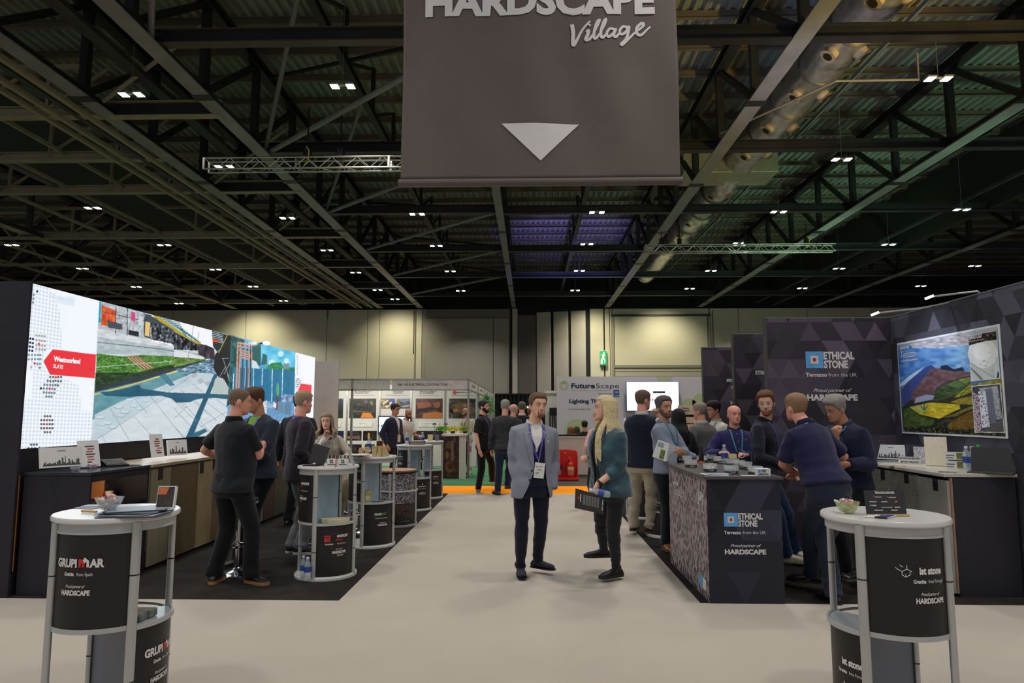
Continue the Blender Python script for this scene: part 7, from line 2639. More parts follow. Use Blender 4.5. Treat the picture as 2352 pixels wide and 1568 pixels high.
person('man in a grey blazer and purple lanyard standing with hands in his pockets',at(1221,6.72),14,1.80,hd=(10,-2,4),lean=(0,3.2,0),head_off=(.012,0,-.004),wide=.96,skin='fair',eyes=(60,74,80),gaze=.5,smile=1,armR=dict(w=W(1196,1122,y=6.66),e=(-.35,1,0),hide=True),armL=dict(w=W(1268,1122,y=6.76),e=(.35,1,0),hide=True),legR=ft(1195,1322,yaw=-6),legL=ft(1234,1314,yaw=42),top=dict(mat=wht,hem=.93,sleeve=0,collarmat=wht,wr=.002,infl=.004),vest=dict(mat=nvt,hem=.90,sleeve=0,wr=.004,collar=1.44,open=[(.9,0,0),(1.26,-.001,.001),(1.30,-.02,.02),(1.44,-.085,.085),(1.49,-.1,.1)]),coat=dict(mat=C_('blazer_grey',(134,136,150)),hem=.79,infl=.028,flare=.020,wr=.010,open=[(.79,-.105,.16),(.90,-.060,.125),(1.02,-.020,.100),(1.10,-.018,.092),(1.25,-.055,.088),(1.36,-.075,.082),(1.49,-.066,.066)]),legs=dict(mat=nvt,hem=.048,fit=.95,waist=1.10,wr=.007),shoes=SH(shn,sole=.014,sm=M_hoist,sock=mat('sock_stripe',(70,66,90),.9,var=.6,scale=30,stretch=(.2,.2,8))),hair=dict(col=(104,78,54),thick=.009,top=.012,front=.070),beard=dict(col=(112,76,56),goatee=True,full=.35),lanyard=dict(mat=lpu,z=1.13,x=.022),vox=.0062,extra=xgrey)
TEAL=mat('teal_velvet',(22,62,74),.55,var=.45,scale=9,sheen=.5,bump=.35,bscale=22,rgb2=None)
def xblonde(I):
 st=I['strip']
 for k in(-1,1):
  st('lapel',[(k*.060,1.47),(k*.080,1.36),(k*.075,1.22),(k*.055,1.08)],[.03,.055,.045,.015],TEAL,.008,.003,n=5)
BL=person('woman with long blonde hair in a teal velvet jacket and black jeans',at(1398,6.62),-58,1.77,fem=True,skin='pale',wide=1.26,belly=.015,hd=(-28,-3,0),lean=(2,0,0),smile=.7,armL=dict(w=W(1372,1112,y=6.42),e=(.4,1,-.3),hand=((.05,-.45,-.9),(-1,-.2,.1),.75,.1,.6)),armR=dict(w=W(1352,1052,y=6.72),e=(-.6,.5,-1),hand=((.35,-.9,.25),(0,.4,-1),.95,0,.8)),legL=ft(1416,1330,yaw=0),legR=ft(1386,1306,yaw=-26),top=dict(mat=blk,hem=.86,sleeve=0,wr=.003),coat=dict(mat=TEAL,hem=.84,sleeve=.74,infl=.026,flare=.02,wr=.014,open=[(.84,-.06,.06),(1.1,-.035,.035),(1.3,-.05,.05),(1.49,-.06,.06)]),legs=dict(mat=C_('jeans_black',(42,42,46)),hem=.042,fit=.92,waist=1.02,wr=.007),shoes=SH(shb,sole=.03,laces=(60,58,58),sm=mat('sole_black',(34,33,33),.7),sock=skin_mat('pale')),hair=dict(col=(214,194,148),style='long',len=.60,front=.074,n=118,face=1.22,thick=.010,vox=.0055,sw=.72,wave=.004),brow=(140,110,84),watch=dict(arm='L',mat=M_hoist),vox=.0062,extra=xblonde)
person('man in a black polo shirt and gum-soled shoes seen from behind',at(540,6.5),152,1.84,wide=1.16,belly=.03,skin='pink',hd=(-28,6,0),armR=dict(w=W(600,1024,y=6.80),e=(-.9,.6,-1),hand=((.45,-.9,.1),(.6,.2,0),.9)),armL=dict(w=W(520,1052,y=6.90),e=(1.2,.6,-.9),hand=(None,(-1,0,0),.7)),legL=ft(492,1338,yaw=30),legR=ft(578,1338,yaw=-88),top=dict(mat=C_('polo_black',(28,30,35)),hem=.84,sleeve=.36,collarmat=C_('polo_black',(28,30,35)),flare=.02,wr=.009),legs=dict(mat=blk2,fit=1.12,hem=.068,wr=.009),shoes=SH(shb,sm=gum,sole=.028),hair=dict(col=(112,92,76),thick=.004,top=.002,front=.07),eyes=False,vox=.0068)
person('smiling man in a dark jacket with folded arms beside the LED wall',at(598,7.35),-22,1.86,pz=.97,skin='tan',hd=(-18,18,4),lean=(4,0,0),armL=dict(w=(-.05,-.24,1.13),e=(1,.0,-1),hand=((-1,-.2,.3),(0,1,0),.4)),armR=dict(w=(.10,-.27,1.16),e=(-1,.0,-1),hand=((.7,-.1,.7),(0,1,0),.2,.5)),legL=ft(566,1286,yaw=0),legR=ft(545,1300,yaw=-20),top=dict(mat=C_('shirt_green',(120,170,70)),hem=.95,wr=.002),coat=dict(mat=C_('jacket_bluegrey',(40,46,58)),hem=.86,open=[(.86,-.02,.02),(1.2,-.02,.02),(1.4,-.04,.04),(1.49,-.06,.06)],wr=.010),legs=dict(mat=blk2),shoes=SH(shb),hair=dict(col=(86,56,38),thick=.008,top=.014,front=.07,quiff=.010),lanyard=dict(mat=lpu,z=1.2),badge=False,vox=.0075,smile=.6)
person('man with short fair hair in a plum-black blazer and grey trousers seen from behind',at(690,7.95),128,1.86,wide=1.02,skin='pink',hd=(8,6,0),armL=dict(w=(.24,-.16,.92),e=(.5,1,0),hide=True),armR=dict(w=W(715,1070,y=7.9),e=(-.6,.8,0),hide=True),legL=ft(672,1268,yaw=10),legR=ft(690,1272,yaw=-150+120),coat=dict(mat=C_('blazer_plum',(44,36,46)),hem=.80,flare=.02,wr=.009),top=dict(mat=nvy,hem=.95,sleeve=0),legs=dict(mat=gry,fit=1.0,hem=.066,wr=.012),shoes=SH(shb,sm=swh,sole=.026),hair=dict(col=(158,136,108),thick=.008,top=.010),eyes=False,lanyard=dict(mat=lpu,z=1.2),badge=False,vox=.0075)
person('dark-haired person in black mostly hidden behind the plum-black blazer',at(686,10.0),170,1.88,wide=1.1,hd=(0,0,0),skin='tan',coat=dict(mat=blk,hem=.8),legs=dict(mat=blk2),shoes=SH(shb),hair=dict(col=(40,34,32),thick=.014),eyes=False,vox=.010)
def xscarf(I):
 m=C_('scarf_white',(206,200,190))
 for k in(-1,1):
  I['strip']('scarf',[(k*.05,1.47),(k*.055,1.3),(k*.05,1.12)],[.05,.07,.07],m,.014,.006,n=4)
person('seated woman in a beige jacket resting her chin on her hand',at(757,9.3),6,1.68,pz=.88,fem=True,skin='fair',hd=(2,-2,-4),lean=(8,-2,0),wide=1.08,armR=dict(w=W(750,1006,y=8.98),e=(-.5,-.3,-1),hand=((-.05,.1,1),(.6,-.4,0),1.0)),armL=dict(w=(.16,-.30,1.0),e=(1,.2,-.6),hand=(None,(0,0,-1),.5)),legL=dict(a=W(778,1180,y=8.9),ground=False,k=(1,-1,.9),yaw=20),legR=dict(a=W(745,1200,y=8.9),ground=False,k=(-.4,-1,.6)),top=dict(mat=C_('jacket_cream',(190,178,160)),hem=.92,wr=.012),legs=dict(mat=kha,fit=1.08,hem=.06),shoes=SH(shb),hair=dict(col=(150,130,108),style='shoulder',len=.34,front=.072,n=60,face=1.0,wave=.014,thick=.016,vox=.009),vox=.0075,lanyard=dict(mat=M_hoist,z=1.2),badge=False,extra=xscarf)
person('man in a navy suit and glasses standing in front of the booth television',at(905,15.6),58,1.82,skin='tan',hd=(4,4,0),armR=dict(w=(-.24,-.02,.9)),armL=dict(w=(.24,-.06,.9)),top=dict(mat=wht,hem=.93,collarmat=wht,wr=.003),coat=dict(mat=C_('suit_navy',(34,38,58)),hem=.80,open=[(.8,-.04,.08),(1.1,-.02,.03),(1.3,-.05,.05),(1.49,-.06,.06)]),legs=dict(mat=blk2),shoes=SH(shb),hair=dict(col=(44,34,30),thick=.012),glasses=dict(mat=M_hoist),lanyard=dict(mat=nvt,z=1.1),vox=.011)
person('bald bearded man in a white polo shirt reaching out over the booth counter',at(926,16.3),48,1.74,skin='tan',hd=(-10,16,0),lean=(8,4,0),armL=dict(w=W(962,1001,y=16.2),e=(.5,.5,-1),hand=(None,(0,0,-1),.3)),armR=dict(w=(-.2,-.2,.95)),top=dict(mat=wht,hem=.86,sleeve=.38,collarmat=wht),legs=dict(mat=blk2),shoes=SH(shb),beard=dict(col=(70,50,40),full=.5),vox=.011)
person('bald bearded man in a cream shirt inside the booth by the flowers',at(1071,18.6),-35,1.76,skin='tan',hd=(-30,0,0),armL=dict(w=(.1,-.3,1.05),hand=(None,(0,0,-1),.5)),armR=dict(w=(-.06,-.3,1.05)),top=dict(mat=C_('shirt_cream',(186,172,148)),hem=.86,collarmat=C_('shirt_cream',(186,172,148)),placket=dict(mat=C_('shirt_cream',(186,172,148)))),legs=dict(mat=blk2),shoes=SH(shb),beard=dict(col=(120,74,50),full=.6),lanyard=dict(mat=nvt,z=1.15),vox=.011)
person('bearded man in a black polo shirt and purple lanyard standing on the orange strip',at(1112,13.9),62,1.86,skin='fair',hd=(14,-4,0),lean=(-2,0,0),armR=dict(w=(-.24,-.04,.86),e=(-.6,1,0),hand=((.2,-.3,-1),(1,0,0),.2)),armL=dict(w=(.22,-.10,.88),e=(.6,1,0)),legR=ft(1099,1132,yaw=-60),legL=ft(1134,1125,yaw=18),top=dict(mat=blk,hem=.86,sleeve=.40,collarmat=blk),legs=dict(mat=blk2,fit=1.02),shoes=SH(mat('shoe_taupe',(96,84,72),.8),sm=swh),hair=dict(col=(44,36,32),thick=.010,top=.010),beard=dict(col=(42,32,28),full=1.0),lanyard=dict(mat=lpu,z=1.18),badge='plain',vox=.0095)
person('grey-haired man in a black quilted jacket and blue jeans seen from behind',at(1160,13.5),168,1.87,wide=1.08,skin='pink',hd=(0,0,0),armL=dict(w=(.27,.0,.86),e=(.5,1,0),hand=((0,0,-1),(-1,0,0),.5)),armR=dict(w=(-.2,-.2,1.0),e=(-.5,1,0)),legL=ft(1143,1136,yaw=40),legR=ft(1165,1133,yaw=-10),coat=dict(mat=mat('quilted_black',(38,37,38),.7,bump=.8,bscale=30),hem=.86),legs=dict(mat=jea,fit=1.08),shoes=SH(mat('shoe_taupe',(96,84,72),.8)),hair=dict(col=(150,146,140),thick=.009),eyes=False,vox=.0095)
person('man with dark grey hair in a black coat seen from behind before the black drape',at(1199,15.8),182,1.87,wide=1.1,skin='fair',coat=dict(mat=blk,hem=.8),top=dict(mat=wht,hem=.95,sleeve=0,collarmat=wht),legs=dict(mat=blk2),shoes=SH(shb),hair=dict(col=(92,90,88),thick=.010),eyes=False,vox=.011)
person('pink-faced man with white hair just right of the quilted jacket',at(1179,14.9),140,1.81,skin='pink',hd=(0,0,0),coat=dict(mat=C_('cloth_charcoal',(52,50,52)),hem=.84),legs=dict(mat=blk2),shoes=SH(shb),hair=dict(col=(176,168,160),thick=.006,style='bald_sides'),glasses=dict(mat=M_hoist),vox=.011)
person('brown-haired person in a dark coat just left of the grey blazer man',at(1219,16.8),150,1.74,skin='pink',coat=dict(mat=C_('cloth_charcoal',(52,50,52)),hem=.84),legs=dict(mat=jea),shoes=SH(shb),hair=dict(col=(124,84,54),thick=.012),vox=.012)
for q_,y_,rt,h_,hc2,mm,lab,f_ in((1311,18.9,195,1.66,(112,68,42),blk,'leftmost seated person, with reddish brown hair, behind the low wall',True),(1325,19.5,180,1.66,(70,50,38),blk,'seated person with brown hair beside the reddish haired one behind the low wall',True),(1343,19.0,172,1.80,(40,34,32),blk,'seated dark-haired man in black behind the low wall, nearest the blonde woman',False)):
 person(lab,at(q_,y_),rt,h_,pz=.50 if f_ else.56,fem=f_,legL=dict(a=(.12,-.42,.085),k=(0,-1,.8)),legR=dict(a=(-.12,-.42,.085),k=(0,-1,.8)),armL=dict(w=(.15,-.3,.62),e=(.6,.5,-.5)),armR=dict(w=(-.15,-.3,.62),e=(-.6,.5,-.5)),top=dict(mat=mm,hem=.88),legs=dict(mat=blk2),shoes=SH(shb),hair=dict(col=hc2,style='shoulder',len=.26,n=36,thick=.014,vox=.012)if f_ else dict(col=hc2,thick=.012),eyes=False,skin='tan',vox=.012,group='seated audience behind the low wall')
 p=at(q_,y_)
 t=thing('audience_chair','black chair under the %s'%('reddish haired seated person' if q_==1311 else 'brown haired seated person' if q_==1325 else 'dark-haired seated man'),'chair',(p[0],p[1],0),R(rt),'audience chairs')
 MB().box(-.22,.22,-.30,.16,.36,.40).build('seat',M_seat,t,world=False)
 for a in(-.2,.2):
  for b in(-.28,.14):
   MB().box(a-.012,a+.012,b-.012,b+.012,0,.36).build('leg',M_chr,t,world=False)
person('person in a pale pink top hidden behind the blonde woman',at(1374,11.6),200,1.64,fem=True,skin='pale',armR=dict(w=(-.1,-.3,1.1)),armL=dict(w=(.25,-.05,.95)),top=dict(mat=C_('top_pink',(206,160,156)),hem=.86),legs=dict(mat=blk2),shoes=SH(shb),hair=dict(col=(190,160,110),thick=.014),eyes=False,vox=.011)
person('man in a navy gilet, white shirt and beige trousers seen from behind',at(1476,8.95),148,1.90,wide=1.16,skin='pink',hd=(-22,2,0),armR=dict(w=(-.16,-.30,1.10),e=(-1,.5,-.8),hand=(None,(0,0,-1),.4)),armL=dict(w=(.16,-.28,1.0),e=(1,.3,-.6)),legL=ft(1454,1226,yaw=10),legR=ft(1494,1230,yaw=-76),top=dict(mat=wht,hem=.95,collarmat=wht,wr=.010),coat=dict(mat=C_('gilet_navy',(28,32,46)),hem=.86,sleeve=0,wr=.004,flare=.015),legs=dict(mat=bei,fit=1.14,hem=.062,wr=.013),shoes=SH(shr,sm=smd),hair=dict(col=(104,84,72),thick=.007,top=.008),glasses=dict(mat=M_hoist),vox=.0075)
LB=person('man in a light blue shirt with folded arms holding brochures by the logo counter',at(1530,8.0),48,1.79,skin='tan',hd=(-22,-2,-3),lean=(-2,0,0),armL=dict(w=(-.06,-.25,1.16),e=(1,.0,-1),hand=((-1,-.1,.2),(0,1,0),.3)),armR=dict(w=(.10,-.30,1.10),e=(-1,.1,-1),hand=((.5,-.3,-.6),(0,1,0),.5)),legR=ft(1530,1266,yaw=-40),legL=ft(1550,1276,yaw=-30),top=dict(mat=C_('shirt_lightblue',(124,130,146)),hem=.92,collarmat=C_('shirt_lightblue',(124,130,146)),placket=dict(mat=C_('shirt_lightblue',(124,130,146)),to=1.1),wr=.012),legs=dict(mat=C_('trouser_ink',(28,34,40)),fit=1.0),shoes=SH(mat('shoe_tan',(150,92,58),.4),sm=smd),hair=dict(col=(86,76,78),thick=.008,top=.016,front=.076,mess=2.5),beard=dict(col=(98,76,66),full=.55),lanyard=dict(mat=lte,z=1.22),badge=False,vox=.007)
person('grey-haired man in a grey suit seen from behind, by the event sign',at(1612,9.8),-148,1.75,wide=1.03,skin='pink',hd=(12,4,0),top=dict(mat=wht,hem=.95,sleeve=0,collarmat=wht),coat=dict(mat=C_('suit_grey',(104,100,98)),hem=.78,wr=.009),legs=dict(mat=C_('suit_grey',(104,100,98))),shoes=SH(shb),hair=dict(col=(150,136,122),thick=.010,top=.010),vox=.0085)
person('young dark-haired man in a white shirt looking left, before the farthest fin wall',at(1645,10.5),-62,1.78,skin='tan',hd=(-14,8,0),top=dict(mat=C_('shirt_offwhite',(200,196,184)),hem=.88,collarmat=C_('shirt_offwhite',(200,196,184)),placket=dict(mat=C_('shirt_offwhite',(200,196,184)))),legs=dict(mat=nvt),shoes=SH(shb),hair=dict(col=(38,30,28),thick=.014,top=.018,quiff=.01,front=.062),lanyard=dict(mat=lte,z=1.15),vox=.0085)
person('person with long black hair and dark jacket seen from behind the light blue shirt',at(1560,9.3),185,1.66,fem=True,skin='tan',coat=dict(mat=blk,hem=.82),legs=dict(mat=blk2),shoes=SH(shb),hair=dict(col=(26,24,26),style='long',len=.46,n=44,thick=.014,vox=.010),eyes=False,vox=.0095)
person('grey-haired man with a reddish face between the gilet and the light blue shirt',at(1506,11.4),120,1.70,skin='pink',hd=(-10,10,0),coat=dict(mat=C_('cloth_charcoal',(52,50,52)),hem=.82),legs=dict(mat=blk2),shoes=SH(shb),hair=dict(col=(140,118,108),thick=.006,style='bald_sides'),vox=.011)
person('bald man in a navy shirt and teal lanyard standing behind the logo counter',at(1687,8.25),0,1.70,wide=1.14,belly=.03,skin='pink',hd=(6,-2,0),eyes=(70,84,96),armR=dict(w=W(1654,1040,y=7.93),e=(-1,.5,-1),hand=((.9,-.35,.1),(0,.3,-1),.8)),armL=dict(w=W(1716,1045,y=7.93),e=(1,.5,-1),hand=((-.9,-.35,.2),(0,.3,-1),.8)),top=dict(mat=C_('shirt_royal',(40,40,84)),hem=.88,collarmat=blk,placket=dict(mat=C_('shirt_royal',(40,40,84)),to=1.05,buttons=M_w),wr=.010),legs=dict(mat=blk2),shoes=SH(shb),lanyard=dict(mat=lte,z=1.10),badge=False,brow=(150,120,100),vox=.007,mouth_open=.003,extra=lambda I:I['box_on']('pin',.10,1.36,.018,.018,M_red,.006,.003))
person('man in a black shirt and clear glasses looking over his shoulder',at(1752,7.5),50,1.84,wide=1.1,skin='fair',hd=(-76,6,-4),lean=(6,-4,0),eyes=(60,74,80),armR=dict(w=(-.22,-.30,1.02),e=(-.8,.6,-.6),hide=True),armL=dict(w=(.24,-.2,.98),e=(.8,.6,-.5)),legL=ft(1835,1290,yaw=-20),legR=ft(1812,1296,yaw=12),top=dict(mat=C_('shirt_black',(27,29,40)),hem=.84,collarmat=blk,wr=.010),legs=dict(mat=C_('jeans_blue',(36,54,86)),fit=1.05),shoes=SH(mat('shoe_cream',(200,196,178),.6),sm=mat('sole_cream',(180,174,150),.6),sole=.032),hair=dict(col=(104,70,48),thick=.012,top=.018,front=.074),beard=dict(col=(126,84,58),full=.55),glasses=dict(mat=mat('clear_acetate',(190,196,204),.15)),lanyard=dict(mat=lpu,z=1.15),badge='plain',vox=.007)
person('man in a navy polo shirt and tan belt leaning over the counter',at(1896,6.12),-160,1.86,wide=1.12,belly=.02,skin='pink',hd=(-4,-2,0),lean=(23,1,6),pz=.935,armL=dict(w=W(1828,1088,y=6.5),e=(1.2,-.1,-.7),hand=((-.3,-1,-.1),(0,0,-1),.5)),armR=dict(w=W(1895,1050,y=6.70),e=(-1,.5,-1),hide=True),legL=ft(1862,1352,yaw=44),legR=ft(1915,1384,yaw=-5),top=dict(mat=C_('polo_navy',(36,34,66)),hem=.97,sleeve=.40,collarmat=C_('polo_navy',(36,34,66)),flare=.022,wr=.011),legs=dict(mat=C_('chino_navy',(40,44,62)),fit=1.10,hem=.060,waist=1.02,wr=.010),shoes=SH(mat('shoe_blackgloss',(30,30,32),.25),sm=M_hoist),hair=dict(col=(144,112,84),thick=.009,top=.010),belt=dict(mat=mat('belt_tan',(178,108,52),.5,var=.1),z=.985),eyes=False,lanyard=dict(mat=lte,z=1.2),badge=False,vox=.0065)
person('grey-haired man in a navy jacket with his hand on his chin',at(1948,6.95),-58,1.80,wide=1.08,skin='tan',hd=(-14,20,6),lean=(9,0,0),head_off=(0,-.02,-.01),armR=dict(w=W(1922,1005,y=6.65),e=(-.3,-.3,-1),hand=((-.05,-.25,1),(.2,1,.1),.95)),armL=dict(w=W(1950,1066,y=6.62),e=(.25,.5,-1),hand=((-.9,-.5,0),(.1,.7,0),.5)),legL=ft(1972,1362,yaw=0),legR=ft(1945,1330,yaw=-20),top=dict(mat=C_('polo_ink',(34,42,58)),hem=.94,collarmat=C_('denim_collar',(52,66,88))),coat=dict(mat=C_('jacket_navy',(32,36,58)),hem=.80,wr=.011,open=[(.80,-.03,.03),(1.2,-.02,.02),(1.4,-.04,.04),(1.49,-.06,.06)]),legs=dict(mat=blk2),shoes=SH(mat('shoe_blackgloss',(30,30,32),.25),sm=smd),hair=dict(col=(146,140,134),thick=.013,top=.018,quiff=.016,front=.068),lanyard=dict(mat=lte,z=1.2),badge=False,brow=(90,80,74),vox=.0065)
# ===== t
M_card=mat('paper_white',(216,214,212),.5,var=.02)
M_cb=mat('paper_bluegrey',(142,152,166),.4,var=.03)
M_dk=mat('paper_dark',(52,48,48),.4,var=.06)
M_gl=glass('clear_plastic')
M_wtr=mat('bottle_plastic',(196,212,222),.08,alpha=.38,spec=.9)
M_bl=mat('bottle_label_blue',(60,74,150),.4)
M_cap=mat('cap_white',(222,222,224),.4)
M_oak=mat('block_oak',(190,164,118),.6,var=.08)
def bottle(p,label,h=.20,cap=None,group='water bottles',lab=True,r=.031):
 t=thing('water_bottle',label,'bottle',p,0,group)
 k=h/.20
 MB().lathe([(0,0),(r*.9,0),(r,.006),(r,.05*k),(r*.93,.055*k),(r,.06*k),(r,.125*k),(r*.8,.15*k),(.013,.178*k),(.013,.19*k),(0,.19*k)],p,20,closed=False).build('bottle_body',M_wtr,t,True)
 if lab:
  MB().arc_wall(p,r,r+.001,.065*k,.115*k,0,2*math.pi,20).build('bottle_label',M_bl,t,True)
 MB().lathe([(0,.183*k),(.0155,.183*k),(.0155,.203*k),(0,.203*k)],p,14,closed=False).build('cap',cap or M_cap,t,True)
 return t
def P3(px,py,z):
 p=W(px,py,z=z)
 return Vector((p.x,p.y,z))
def bowl(p,r,h,label,tint=(206,226,214),sweets=(214,172,166),n=26,seed=0,base=None):
 t=thing('candy_bowl',label,'bowl',p,0,'bowls of wrapped sweets')
 MB().lathe([(0,0),(r*.45,0),(r*.75,h*.35),(r,h),(r*.965,h),(r*.72,h*.38),(r*.42,.004),(0,.004)],p,28,closed=False).build('glass_bowl',mat('bowl_glass_%d'%tint[0],tint,.05,alpha=.35,spec=.9),t,True)
 rs=np.random.RandomState(seed)
 ms=[mat('sweet_%d_%d'%(sweets[0],k),c,.3,var=.2,scale=40)for k,c in enumerate((sweets,(226,216,212),(176,96,92)))]
 for k in range(n):
  a,q,zz=rs.rand()*6.3,math.sqrt(rs.rand()),rs.rand()
  rr=r*(.35+.5*zz)*q
  c=Vector(p)+Vector((rr*math.cos(a),rr*math.sin(a),h*(.22+.95*zz)*(1 if zz<.8 or q<.6 else.8)))
  d=Vector(rs.randn(3)).normalized()
  q_=MB()
  s_=r*.13
  q_.tube([c-d*s_*2,c-d*s_,c-d*s_*.6,c+d*s_*.6,c+d*s_,c+d*s_*2],[s_*.9,s_*.25,s_,s_,s_*.25,s_*.9],6)
  o=q_.build('wrapped_sweet',ms[k%3])
  tag(o,'pale wrapped sweet in the %s'%label.replace('glass bowl of sweets','sweet bowl'),'sweet','sweets in '+label)
 return t
def sheet(p,w_,h_,rz,m,label,cat='leaflet',name='leaflet',th=.003,group=None,tilt=0.0,prints=None):
 """flat (tilt=0) or standing card with optional print blocks (u0,v0,u1,v1,material) in 0..1"""
 t=thing(name,label,cat,p,rz,group)
 ct,st_=math.cos(tilt),math.sin(tilt)
 M=Matrix(((1,0,0,0),(0,ct,-st_,0),(0,st_,ct,0),(0,0,0,1)))
 q=MB()
 q.prism([(-w_/2,0),(w_/2,0),(w_/2,h_),(-w_/2,h_)],0,th,M)
 q.build('board',m,t,world=False)
 for i,(u0,v0,u1,v1,m_)in enumerate(prints or()):
  q=MB()
  q.prism([(w_*(u-.5),h_*v)for u,v in((u0,v0),(u1,v0),(u1,v1),(u0,v1))],th+.0004,th+.0012,M)
  q.build('print',m_,t,world=False)
 return t
c=NLc
z=TZ
rs=np.random.RandomState(2)
for i,(px,py,w_,h_,rz,m,lab)in enumerate(((330,1181,.30,.21,.15,M_dk,'lowest dark folder of the fan on the front left table'),(322,1178,.30,.21,.0,M_cb,'second grey-blue folder of the fan'),(318,1174,.30,.21,-.12,M_dk,'third dark folder of the fan'),(330,1171,.29,.20,.2,M_cb,'wide grey-blue brochure lying over the fan'),(345,1168,.28,.20,.35,M_dk,'dark striped brochure under the standing card'),(352,1166,.27,.20,.45,M_cb,'topmost grey-blue brochure beside the standing card'))):
 p=P3(px-40,py+8,z+.0012+.0042*i)
 sheet(p,w_,h_,rz,m,lab,'brochure','brochure',.0035,'brochures on the front left table')
for i,(px,py,rz)in enumerate(((190,1168,-.3),(208,1164,.1))):
 sheet(P3(px,py,z+.0012+.004*i),.12,.09,rz,M_cb,['small grey-blue leaflet at the left of the front left table','small blue leaflet right behind the candy bowl'][i],group='brochures on the front left table')
bowl(P3(250,1170,z+.026),.068,.062,'glass bowl of sweets on the front left table',(214,222,224),(222,180,160),30,1)
t=thing('display_block','thick standing white card block with a dark photo on the front left table','display card',P3(378,1166,z+.03),.25)
q=MB()
p=P3(378,1166,z+.026)
M=Matrix.Translation(p)@Matrix.Rotation(.2,4,'Z')@Matrix.Rotation(R(74),4,'X')
q.prism([(-.045,0),(.045,0),(.045,.115),(-.045,.115)],-.03,0,M)
q.build('block',M_card,t)
q=MB().prism([(-.042,.004),(.038,.004),(.038,.11),(-.042,.11)],0,.0015,M).build('photo_face',mat('photo_dark',(62,52,46),.3,var=.5,scale=30),t)
MB().prism([(-.04,.07),(.0,.07),(.01,.108),(-.04,.108)],.0015,.003,M).build('orange_print',mat('orange_print',(206,110,60),.4),t)
for i,dx in enumerate((0,.045)):
 o=MB().box(c[0]+.10+dx*.2,c[0]+.22+dx*.3,c[1]-.12+dx*1.6,c[1]-.05+dx*1.6,.536,.575).build('granite_sample',mat('granite_sample',(120,122,116),.8,var=.35,scale=30,bump=.6,bscale=40),bevel=.006)
 tag(o,['rough grey granite block nearest the edge of the mid shelf','rough grey granite block behind the first one on the mid shelf'][i],'stone sample','granite samples on the front left table')
t=thing('pen','gold-ended pen under the brochures on the front left table','pen',P3(205,1172,z))
MB().tube([P3(188,1173,z+.008),P3(222,1175,z+.008)],.006,8).build('barrel',mat('pen_gold',(190,150,80),.4),t,True)
bowl(P3(1947,1178,z+.001),.062,.060,'green glass bowl of sweets on the front right table',(190,214,150),(206,160,156),34,3)
o=thing('tasting_stick','thin white stick resting on the rim of the green glass bowl','stick',P3(1920,1160,z+.06))
MB().tube([P3(1912,1172,z+.055),P3(1940,1178,z+.058)],.002,6).build('stick',M_card,o)
pr=[(.27,.86,.76,.90,M_ink),(.25,.70,.42,.73,M_ink),(.60,.68,.78,.71,M_ink),(.20,.73,.24,.78,M_red),(.55,.70,.585,.74,mat('orange_print',(206,110,60))),(.10,.50,.28,.53,M_ink),(.40,.50,.55,.53,M_ink),(.74,.49,.80,.56,mat('orange_print',(206,110,60))),(.10,.33,.15,.39,M_blue),(.16,.34,.26,.38,M_ink),(.38,.27,.66,.285,M_ink),(.72,.27,.86,.30,M_ink),(.2,.14,.42,.18,M_ink),(.62,.14,.78,.18,M_ink)]
t=sheet(P3(2036,1180,z+.012),.205,.118,.04,M_dk,'black standing sponsor card on a wooden block on the front right table','sign','table_sign',.004,tilt=R(82),prints=pr)
text('lettering','Thank you for coming with',.010,.10,lambda a,b:chain(t)@Vector((a,-.006+(b+.105)*math.cos(R(82)),(b+.105))),M_ink,t)
MB().box(-.10,.11,-.018,.018,-.011,.0005).build('wood_base',M_oak,t,world=False)
M_pb=mat('pen_blue',(40,48,128),.35)
for k in range(9):
 a=P3(1985+k*7.6,1186-k*1.3,z+.006)
 b=P3(2038+k*5.2,1189-k*1.35,z+.006)
 t=thing('pen','blue and white pen, %s of the row of nine in front of the sponsor card'%['frontmost','second','third','fourth','fifth','sixth','seventh','eighth','rearmost'][k],'pen',a,0,'pens on the front right table')
 MB().tube([a,a*.55+b*.45],.0052,8).build('white_barrel',M_card,t,True)
 MB().tube([a*.55+b*.45,b],.0052,8).build('blue_barrel',M_pb if k else M_hoist,t,True)
 MB().tube([b,b*1.1-a*.1],.003,6).build('tip',M_chr,t)
t=thing('tablet_stand','tilted tablet on a black desk stand on the logo table','tablet',P3(717,1068,z))
p=P3(716,1069,z)
MB().box(p.x-.07,p.x+.09,p.y-.08,p.y+.08,z+.001,z+.012).build('foot',M_hoist,t,bevel=.003)
MB().bar(p+Vector((.04,0,.01)),p+Vector((.10,.02,.20)),.16,.012,up=(0,1,0)).build('tablet',M_dk,t,bevel=.003)
MB().bar(p+Vector((.05,.03,.01)),p+Vector((.07,.03,.12)),.02,.02).build('arm',M_chr,t)
MB().lathe([(0,0),(.014,0),(.014,.012),(0,.012)],p+Vector((.045,-.06,.02)),12,closed=False).build('knob',M_card,t)
